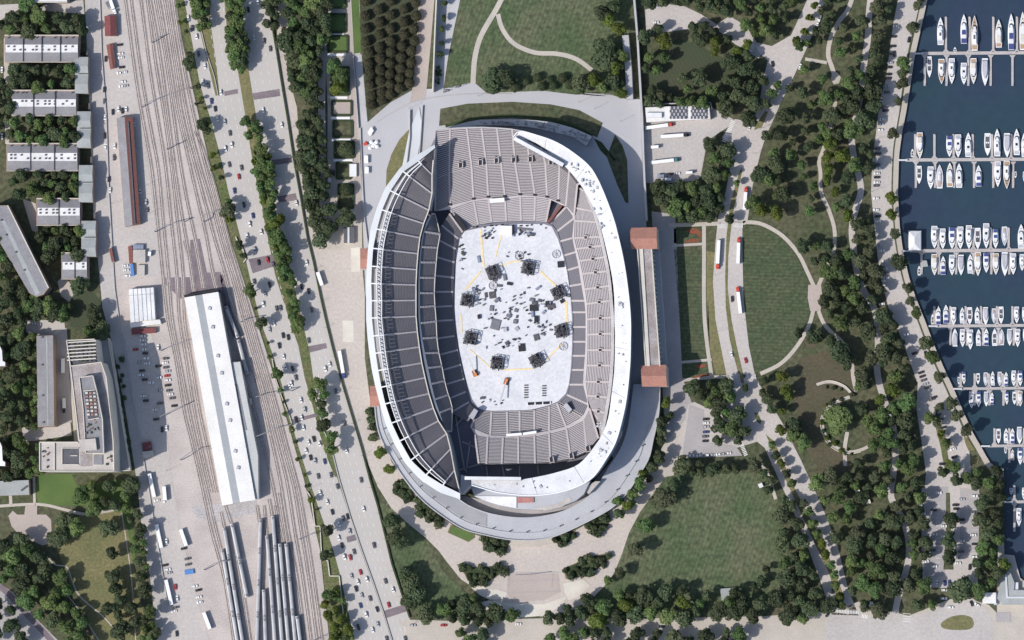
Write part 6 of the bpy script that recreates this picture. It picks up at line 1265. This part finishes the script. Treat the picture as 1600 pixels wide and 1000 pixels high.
# ---------------------------------------------------------------- boats
def hull_outline(n=13, fine=2.3, stern=.84):
    "half width along the length 0 (stern) .. 1 (bow)"
    return [(i/(n-1), (stern+(1-stern)*min(1, (i/(n-1))/.35))*(1-max(0,((i/(n-1))-.42)/.58)**fine)) for i in range(n)]
def outline(x0, x1, y, bowp=2.2, n=9, blunt=.0):
    pts = [(lerp(x0,x1,i/(n-1)), y*(1-(1-blunt)*max(0,(i/(n-1)-.5)/.5)**bowp)) for i in range(n)]
    return [(a,-b) for a, b in pts]+[(a,b) for a, b in pts[::-1]]
def layer(b, o, z0, z1, m=0, inset=.0, lean=0):
    lo = [(x,y,z0) for x,y in o]; cx = sum(x for x,y in o)/len(o); hi = [(cx+(x-cx)*(1-inset)+lean, y*(1-inset), z1) for x,y in o]; b.ring(lo,hi,m); b.face(hi,m)
def boat_meshes(kind):
    "unit boat: 1 long, 1 wide, bow at +x; heights in metres"
    out = []; h = MB(); o = hull_outline(); ring = [(x-.5,-w*.5) for x,w in o]+[(x-.5,w*.5) for x,w in o[::-1][1:]]
    z = {'sail':1.0,'open':.9}.get(kind,1.5); lo = [(x*.96,y*.82,-.4) for x,y in ring]; hi = [(x,y,z) for x,y in ring]; h.ring(lo,hi,0); h.face(hi,0)
    inn = [(x*.93,y*.86,z+.03) for x,y in ring]; out.append(('hull',h,'white'))
    dk = MB(); dk.face(inn); out.append(('deck',dk,{'cream':'cream','sail':'tarp','teakdeck':'teak'}.get(kind,'white_roof')))
    def add(n,m,f): b = MB(); f(b); out.append((n,b,m))
    if kind in ('cruiser','cream','teakdeck','flybridge','bluecover'):
        add('deckhouse','white_roof',lambda b: layer(b, outline(-.34,.20,.36,2.0,9,.45), z, z+1.5, 0, .08))
        add('windscreen','glass',lambda b: (b.face([(.16,-.30,z+.35),(.215,-.20,z+.2),(.235,0,z+.15),(.215,.20,z+.2),(.16,.30,z+.35),(.10,.27,z+1.54),(.125,.15,z+1.54),(.14,0,z+1.54),(.125,-.15,z+1.54),(.10,-.27,z+1.54)])))
        add('cockpit','teak' if kind in ('teakdeck','cream') else 'tarp',lambda b: b.face([(-.47,-.34,z+.06),(-.35,-.36,z+.06),(-.35,.36,z+.06),(-.47,.34,z+.06)]))
        add('bow_hatch','glass',lambda b: b.box((.31,0,z+.02),(.035,.12,.08)))
    if kind in ('flybridge','teakdeck'):
        add('flybridge','white',lambda b: layer(b, outline(-.30,.02,.28,2.2,7,.5), z+1.5, z+2.5, 0, .06)); add('seat_well','dark_roof',lambda b: b.box((-.12,0,z+2.5),(.12,.30,.06)))
    if kind == 'bluecover':
        add('canvas_cover','sailblue',lambda b: (b.box((-.40,0,z+.1),(.17,.74,.7)), b.box((-.12,0,z+1.5),(.16,.56,.25))))
    if kind == 'cruiser':
        add('sunroof','glass',lambda b: b.box((-.10,0,z+1.5),(.10,.34,.06))); add('radar_arch','white',lambda b: b.box((-.26,0,z+1.5),(.035,.78,.5)))
    if kind == 'cream': add('bimini','cream',lambda b: b.box((-.20,0,z+1.5),(.20,.60,.4)))
    if kind == 'open':
        add('cockpit','dark_roof',lambda b: b.face([(-.42,-.30,z+.06),(.10,-.32,z+.06),(.18,0,z+.06),(.10,.32,z+.06),(-.42,.30,z+.06)]))
        add('seat','white',lambda b: (b.box((-.38,0,z+.1),(.06,.5,.3)), b.box((-.08,.14,z+.1),(.07,.2,.4)), b.box((-.08,-.14,z+.1),(.07,.2,.4)))); add('windscreen','glass',lambda b: b.box((.14,0,z+.05),(.035,.56,.5)))
    if kind == 'sail':
        add('cabin','white_roof',lambda b: layer(b, outline(-.15,.22,.25,2.0,7,.4), z, z+.5)); add('mast','tarp',lambda b: (b.cyl((.08,0),.008,z,z+13,6), b.bar((.08,0,z+1.6),(-.36,0,z+1.6),.05,.3))); add('cockpit','teak',lambda b: b.box((-.32,0,z+.02),(.2,.34,.04)))
    if kind == 'tarp':
        add('canvas_cover','tarp',lambda b: layer(b, outline(-.44,.24,.40,2.0,9,.3), z, z+1.3, 0, .14))
    return out
BM = {k: [(n, b.mesh(n, [M[m]])) for n, b, m in boat_meshes(k)] for k in ('cruiser','cream','teakdeck','flybridge','bluecover','open','sail','tarp')}
BN = {'cruiser':('motor_cruiser','white motor cruiser with dark sunroof','motor boat'),'cream':('motor_cruiser','white motor boat with cream canopy','motor boat'),'teakdeck':('motor_yacht','white yacht with wooden deck','yacht'),'flybridge':('motor_yacht','white flybridge yacht','yacht'),
      'bluecover':('motor_cruiser','white motor boat with blue covers','motor boat'),'open':('speed_boat','small open speedboat','speed boat'),'sail':('sail_boat','sailing boat with grey deck','sail boat'),'tarp':('motor_boat','motor boat under a grey cover','motor boat')}
KEY = {'c':'cruiser','m':'cream','t':'teakdeck','f':'flybridge','b':'bluecover','o':'open','s':'sail','g':'tarp'}
def boats(txt, zone):
    for it in txt.split():
        f = it.split(','); x, y0, y1, d, k = float(f[0]), float(f[1]), float(f[2]), f[3], KEY[f[4]]; wd = float(f[5]) if len(f) > 5 else min(10.6, (y1-y0)*.27+1.2)
        q = P(x, (y0+y1)/2, .5); r = bpy.data.objects.new(BN[k][0], None); sc.collection.objects.link(r); r.location = (q.x,q.y,-1.95); r.rotation_euler = (0,0,R(90 if d == 'u' else -90)); s_ = (y1-y0)/36.0
        r.scale = ((y1-y0)*.5, wd*.5, max(.55, min(1.15, s_))); tag(r, None, BN[k][2]); autolabel(r, BN[k][1], zone, x, 'left')
        for n, me in BM[k]: o = bpy.data.objects.new(n, me); sc.collection.objects.link(o); o.parent = r
boats('1469.5,27,70,u,f 1506,22,68,u,b 1522.7,24,79,u,t 1560.5,30,74,u,m 1580,21,78,u,b 1598,18,78,u,m', 'above the first dock')
boats('1452,88,121,d,o,8.5 1471,92,131,d,t 1487,91,131,d,f 1506,98,132,d,c 1521,91,131,d,m 1539,91,134,d,g', 'below the first dock')
boats('1425.5,232,245,u,o,5 1437,207,248,d,m 1483.5,212,245,d,b 1497,210,246,d,c 1513,207,245,u,c 1543,208,243,d,o 1558,201,244,u,f 1573.5,208,246,d,g 1588.5,201,242,u,c 1601,206,245,u,f', 'above the second dock')
boats('1436,259,287,d,o 1454,260,295,d,c 1468,257,294,u,s 1484,254,292,u,m 1498.5,255,293,u,c 1529,258,291,u,b 1559,252,292,d,c 1573,251,295,d,t 1586.5,268,278,d,o,4 1601,268,285,d,o', 'below the second dock')
boats('1460,353,388,d,f 1473,357,389,d,c 1487.5,355,389,d,b 1500.5,354,389,d,c 1514,352,389,d,f 1527.5,356,389,d,o 1541,349,388,d,c 1555.5,358,388,d,b 1569.5,354,384,d,s 1595.5,350,388,u,c', 'above the third dock')
boats('1460,397,430,d,m 1473.5,400,429,u,b 1487.5,398,430,d,c 1501.5,398,430,d,g 1516,397,427,u,c 1528,394,431,d,m 1541,395,426,d,b 1556,396,429,d,m 1570,394,431,d,g 1583,396,429,d,f 1597,397,423,d,f 1436,415,430,u,o,5', 'below the third dock')
boats('1466,478,507,u,b 1478,476,505,u,b 1490,480,508,d,f 1503.5,480,505,u,c 1515,480,507,d,o 1527,479,505,u,c 1540,480,508,d,g 1553,482,505,d,s 1564,479,506,d,o 1588.5,479,505,d,f 1601,480,505,d,f 1457,490,507,u,o,5', 'above the fourth dock')
boats('1492,513,541,u,g 1504,514,542,d,c 1516,515,546,d,f 1529,514,540,u,c 1541,513,540,u,b 1554,513,540,u,o 1565,514,539,u,s 1577.5,514,540,d,g 1590,514,542,d,c 1602,514,537,d,f', 'below the fourth dock')
boats('1506,581,600,d,b 1498,589,601,d,o,4 1528,583,600,d,o,6 1540,582,603,d,s 1551,580,602,u,c 1562,581,603,d,s 1572,581,603,u,b 1584,579,603,d,f 1594,579,603,d,b', 'above the fifth dock')
boats('1518,612,638,d,c 1529,612,636,d,b 1541,612,635,d,g 1550,613,632,u,b 1573,612,632,d,b,6 1585,612,632,d,o 1594,611,635,d,m', 'below the fifth dock')
boats('1560,670,693,d,o 1572,669,692,u,c 1582,669,693,u,b 1593,667,694,d,g 1604,668,694,d,c', 'above the sixth dock')
boats('1571,699,709,d,o,4 1582,702,719,u,m,6 1594,700,726,d,b', 'below the sixth dock')
boats('1580,761,773,d,b,5.5 1592,794,822,d,f,8.5 1600,762,781,d,c 1492,73,83,u,o,4.5', 'near the southernmost dock')

# ---------------------------------------------------------------- gear on the white stadium floor
g6 = random.Random(5); FZ = 1.1
def strip3(pts, wd, z):
    mb = MB()
    for a, b in zip(pts, pts[1:]): mb.bar(P(*a,z), P(*b,z), wd*.5, .18)
    return mb
for i, (pts, wd) in enumerate(((((751,358),(754,400),(756,418)),3.2),(((785,362),(774,402)),1.8),(((780,416),(800,409),(813,408)),2.4),(((751,424),(728,452)),2.6),(((844,424),(868,446)),2.8),(((884,470),(886,506)),3.8),(((720,492),(722,520)),2.2),(((734,546),(766,574)),1.6),(((788,578),(832,576)),2.2),(((849,567),(877,538)),2.0))):
    m_ = strip3(pts, wd, FZ+.12); o = thingmesh('cable_ramp', m_, M['yellow'], None, 'cable ramp', 'yellow cable ramps linking the steel towers'); autolabel(o, 'yellow cable ramp', 'on the white stadium floor', pts[0][1])
TW = ((770,425,.4),(825,419,-.2),(730,469,-.15),(872,457,.5),(735,528,-.2),(777,567,-.15),(838,563,.5),(877,517,.2))
for i, (x, y, a) in enumerate(TW):
    q = P(x, y, 4); r = root('steel_tower', (q.x,q.y,FZ), None, 'tower', 'ring of dark steel stage towers on the white floor', a); autolabel(r, 'dark steel stage tower', 'in the ring on the floor', y)
    def cb(n, m, f): b = MB(); f(b); o = bpy.data.objects.new(n, b.mesh(n, [M[m]])); sc.collection.objects.link(o); o.parent = r
    cb('deck', 'steel_dark', lambda b: b.box((0,0,.2),(9.5,9.5,.9)))
    def truss(b):
        for u in (-4.6,-1.6,1.6,4.6):
            b.bar((u,-4.8,5.0),(u,4.8,5.0),.35,.4); b.bar((-4.8,u,5.0),(4.8,u,5.0),.35,.4)
            for v in (-4.6,4.6): b.bar((u,v,.9),(u,v,5.0),.3,.3)
    cb('truss', 'train_dark', truss)
    def ringm(b, R_=3.0):
        for k in range(14): a0, a1 = k*.4488, (k+1)*.4488; b.bar((R_*math.cos(a0),R_*math.sin(a0),6.2),(R_*math.cos(a1),R_*math.sin(a1),6.2),.45,.5)
        for k in range(5): b.bar((0,0,7.2),(R_*math.cos(k*1.257),R_*math.sin(k*1.257),6.2),.3,.3); b.bar((R_*math.cos(k*1.257),R_*math.sin(k*1.257),1),(R_*math.cos(k*1.257),R_*math.sin(k*1.257),6.2),.25,.25)
    cb('lifting_ring', 'black', ringm)
    for k in range(13):
        u, v = g6.uniform(-4.8,4.8), g6.uniform(-4.8,4.8); cb('equipment_crate', g6.choice(['black','steel_dark','train_dark','dark_roof']), lambda b: b.box((u,v,1.1),(g6.uniform(1,2.6),g6.uniform(.8,2),g6.uniform(1,3.2)),g6.uniform(0,3)))
    for k in range(4):
        an = k*1.57+g6.uniform(-.5,.5); cb('outrigger', 'steel_dark', lambda b: b.bar((4.2*math.cos(an),4.2*math.sin(an),.5),(6.3*math.cos(an),6.3*math.sin(an),.3),.5,.5))
def crate(x, y, l, w_, h, a, m, zone, nm='equipment_case', lab=None):
    q = P(x, y, FZ+h); mb = MB(); mb.box((0,0,0), (l,w_,h), 0, 0); mb.box((0,0,h), (l*.82,w_*.82,.08), 0, 0); mb.bar((-l*.3,-w_/2-.05,h*.6),(-l*.1,-w_/2-.05,h*.6),.08,.1)
    o = bpy.data.objects.new(nm, mb.mesh(nm, [M[m]])); sc.collection.objects.link(o); o.location = (q.x,q.y,FZ); o.rotation_euler = (0,0,a); tag(o, None, 'crate' if nm == 'equipment_case' else 'platform')
    autolabel(o, lab or {'black':'black','steel_dark':'dark','gearblue':'blue-grey','train_dark':'grey','dark_roof':'charcoal','orange':'orange','tarp':'pale grey','white':'white'}[m]+' equipment case', zone, y)
def scatter(n, cx, cy, sx, sy, zone, big=.15, seed=0):
    g = random.Random(seed)
    for _ in range(n):
        x, y = g.gauss(cx,sx), g.gauss(cy,sy)
        x = max(716, min(889, x)); b_ = g.random() < big; l = g.uniform(2.5,5) if b_ else g.uniform(.7,2.4); w_ = g.uniform(1.6,3) if b_ else g.uniform(.5,1.4)
        crate(x, y, l, w_, g.uniform(.8,2.0), g.choice((0,.5,.6,1.57,-.4))+g.uniform(-.2,.2), g.choice(['black','black','steel_dark','dark_roof','train_dark','gearblue','tarp']), zone)
scatter(30, 805, 488, 15, 16, 'in the middle of the floor', .12, 1)
scatter(26, 845, 480, 14, 14, 'right of the floor centre', .25, 2)
scatter(22, 768, 485, 14, 16, 'left of the floor centre', .2, 3)
scatter(20, 793, 535, 16, 8, 'between the lower towers', .1, 4)
scatter(14, 852, 515, 12, 8, 'near the lower right tower', .2, 5)
scatter(14, 766, 366, 6, 5, 'top left on the floor', .1, 6)
scatter(16, 815, 364, 10, 4, 'top right on the floor', .15, 7)
scatter(14, 721, 395, 2, 10, 'along the upper left floor edge', 0, 8)
scatter(10, 805, 400, 14, 4, 'above the upper towers', .1, 9)
scatter(8, 750, 450, 6, 6, 'beside the upper left towers', .2, 10)
scatter(9, 768, 627, 12, 4, 'bottom left on the floor', .1, 11)
scatter(8, 784, 440, 7, 5, 'beside the top left tower', .3, 12)
for gx, gy, cols, rows in ((820,602,2,6),(848,603,2,5)):
    for i in range(cols):
        for j in range(rows): crate(gx+i*3.4, gy+j*3.8, 1.1, .8, 1.0, 0, 'steel_dark', 'in the neat lower grids')
for i in range(16): crate(824+i*2.4, 631-(i*.12), .8, 1.9, 1.0, 0, 'black' if i % 5 else 'white', 'in the bottom row')
q = P(792,360,4); r = root('stage_tent', (q.x,q.y,FZ), 'white box shaped tent at the top of the white floor', 'tent'); b = MB(); b.box((0,0,0),(8,7.2,3.2)); o = bpy.data.objects.new('cover', b.mesh('cover',[M['white']])); sc.collection.objects.link(o); o.parent = r
b = MB(); b.box((4.6,.2,0),(1.2,7,3.4)); o = bpy.data.objects.new('side_truss', b.mesh('side_truss',[M['black']])); sc.collection.objects.link(o); o.parent = r
for x, y, l, w_, m in ((876,413,5,4.8,'black'),(769,461,4.8,5.2,'steel_dark'),(759,461,1.8,4,'steel_dark'),(774,507,7,8,'train_dark'),(834,481,6.5,5,'black'),(861,479,6,4,'steel_dark'),(838,527,4,5,'dark_roof'),(820,358,12,1.6,'train_dark'),(748,405,2.2,5.5,'gearblue'),(815,543,5,6,'black')):
    crate(x, y, l, w_, 1.0, g6.uniform(-.3,.3), m, 'on the white floor', 'stage_platform', {'black':'black','steel_dark':'dark grey','train_dark':'grey','dark_roof':'charcoal','gearblue':'blue-grey'}[m]+' stage platform')
for x, y in ((811,400),(770,446),(869,397),(880,541)):
    mb = MB(); q = P(x,y,FZ+.6)
    for k in range(16): a0, a1 = k*.3927, (k+1)*.3927; mb.bar((q.x+3.2*math.cos(a0),q.y+3.2*math.sin(a0),FZ+.5),(q.x+3.2*math.cos(a1),q.y+3.2*math.sin(a1),FZ+.5),.35,.4)
    for k in range(8): a0 = k*.785; mb.bar((q.x,q.y,FZ+.5),(q.x+3.2*math.cos(a0),q.y+3.2*math.sin(a0),FZ+.5),.2,.25)
    o = thingmesh('steel_ring', mb, M['tarp'], None, 'ring', 'spoked steel rings lying by the towers'); autolabel(o, 'spoked pale steel ring', 'lying on the white floor', y)
# two orange cranes
for x, y, a, tipx, tipy, lb in ((742,583,1.9,733,560,'orange crane with its boom towards the lower left tower'),(791,596,-1.9,782,626,'orange crane with its long boom reaching down the floor')):
    q = P(x,y,FZ+2); r = root('mobile_crane', (q.x,q.y,FZ), lb, 'crane', None, 0); t = P(tipx,tipy,FZ+6); d = math.atan2(t.y-q.y,t.x-q.x)
    def cb(n, m, f): b = MB(); f(b); o = bpy.data.objects.new(n, b.mesh(n, [M[m]])); sc.collection.objects.link(o); o.parent = r
    cb('chassis', 'orange', lambda b: b.box((0,0,.6),(5.2,2.6,1.0),d)); cb('track', 'black', lambda b: (b.box((-math.sin(d)*1.5,math.cos(d)*1.5,0),(5,.7,1.0),d), b.box((math.sin(d)*1.5,-math.cos(d)*1.5,0),(5,.7,1.0),d)))
    cb('cab', 'orange', lambda b: b.box((-math.cos(d)*1,-math.sin(d)*1,1.6),(2.4,2.2,1.5),d)); cb('cab_window', 'glass', lambda b: b.box((math.cos(d)*.25,math.sin(d)*.25,1.9),(.15,1.8,.9),d)); cb('boom', 'canopy', lambda b: b.bar((0,0,2.2),(t.x-q.x,t.y-q.y,6.5),.8,.7))
# gear on the upper pitch edge and east walk
for i in range(14): crate(728+i*9.5+g6.uniform(-3,3), 352-(6 if 30 < i*9 < 110 else 2)+g6.uniform(0,3)+4, g6.uniform(.8,2), .9, 1.0, 0, g6.choice(['black','steel_dark']), 'along the top floor edge')
# street lamps round the roads
LM = MB(); LM.cyl((0,0), .13, 0, 9, 6, 0, .07); LP = LM.mesh('pole', [M['tread_dark']]); LM = MB(); LM.bar((0,0,9),(2.6,0,9.3),.12,.12); LA = LM.mesh('arm', [M['tread_dark']]); LM = MB(); LM.box((2.8,0,9.2),(.9,.35,.18)); LH = LM.mesh('lamp_head', [M['tarp']])
def lamp(x, y, a, zone):
    q = P(x,y,0); r = bpy.data.objects.new('street_lamp', None); sc.collection.objects.link(r); r.location = (q.x,q.y,0); r.rotation_euler = (0,0,R(a)); tag(r, None, 'street lamp'); autolabel(r, 'thin street lamp', zone, y)
    for n, me in (('pole',LP),('arm',LA),('lamp_head',LH)): o = bpy.data.objects.new(n, me); sc.collection.objects.link(o); o.parent = r
for i in range(0, 20): a, b = EAST[min(i+1,20)], WEST[min(i+1,19)]; lamp(a[0]+1, a[1]+12, 190, 'along the right highway edge'); (lamp(b[0]-1, b[1]+14, 10, 'along the left highway edge') if i % 2 else None)
for x, y, a in ((1118,430,0),(1117,520,0),(1164,420,180),(1164,500,180),(1180,240,190),(1168,300,190),(1192,200,200),(1215,640,150),(1240,695,150),(1266,752,150),(1290,805,150),(1130,320,10)): lamp(x, y, a, 'along the park drive')
for y, x in ((120,1386),(220,1366),(300,1362),(440,1378),(540,1412),(640,1432)): lamp(x, y, 0, 'along the harbour road')
for x, y in ((176,318),(228,290),(230,335),(170,470),(252,560),(232,700),(262,735),(218,795),(230,830),(236,905),(250,955)): lamp(x, y, 20, 'in the rail yard')
for x, y in ((600,310),(592,345),(588,372),(640,170),(748,150),(905,160),(930,170),(970,190)): lamp(x, y, 30, 'on the stadium plaza')
# a few walkers near the forecourt are too small to see; plaza bollards by the seawall
flush_labels()
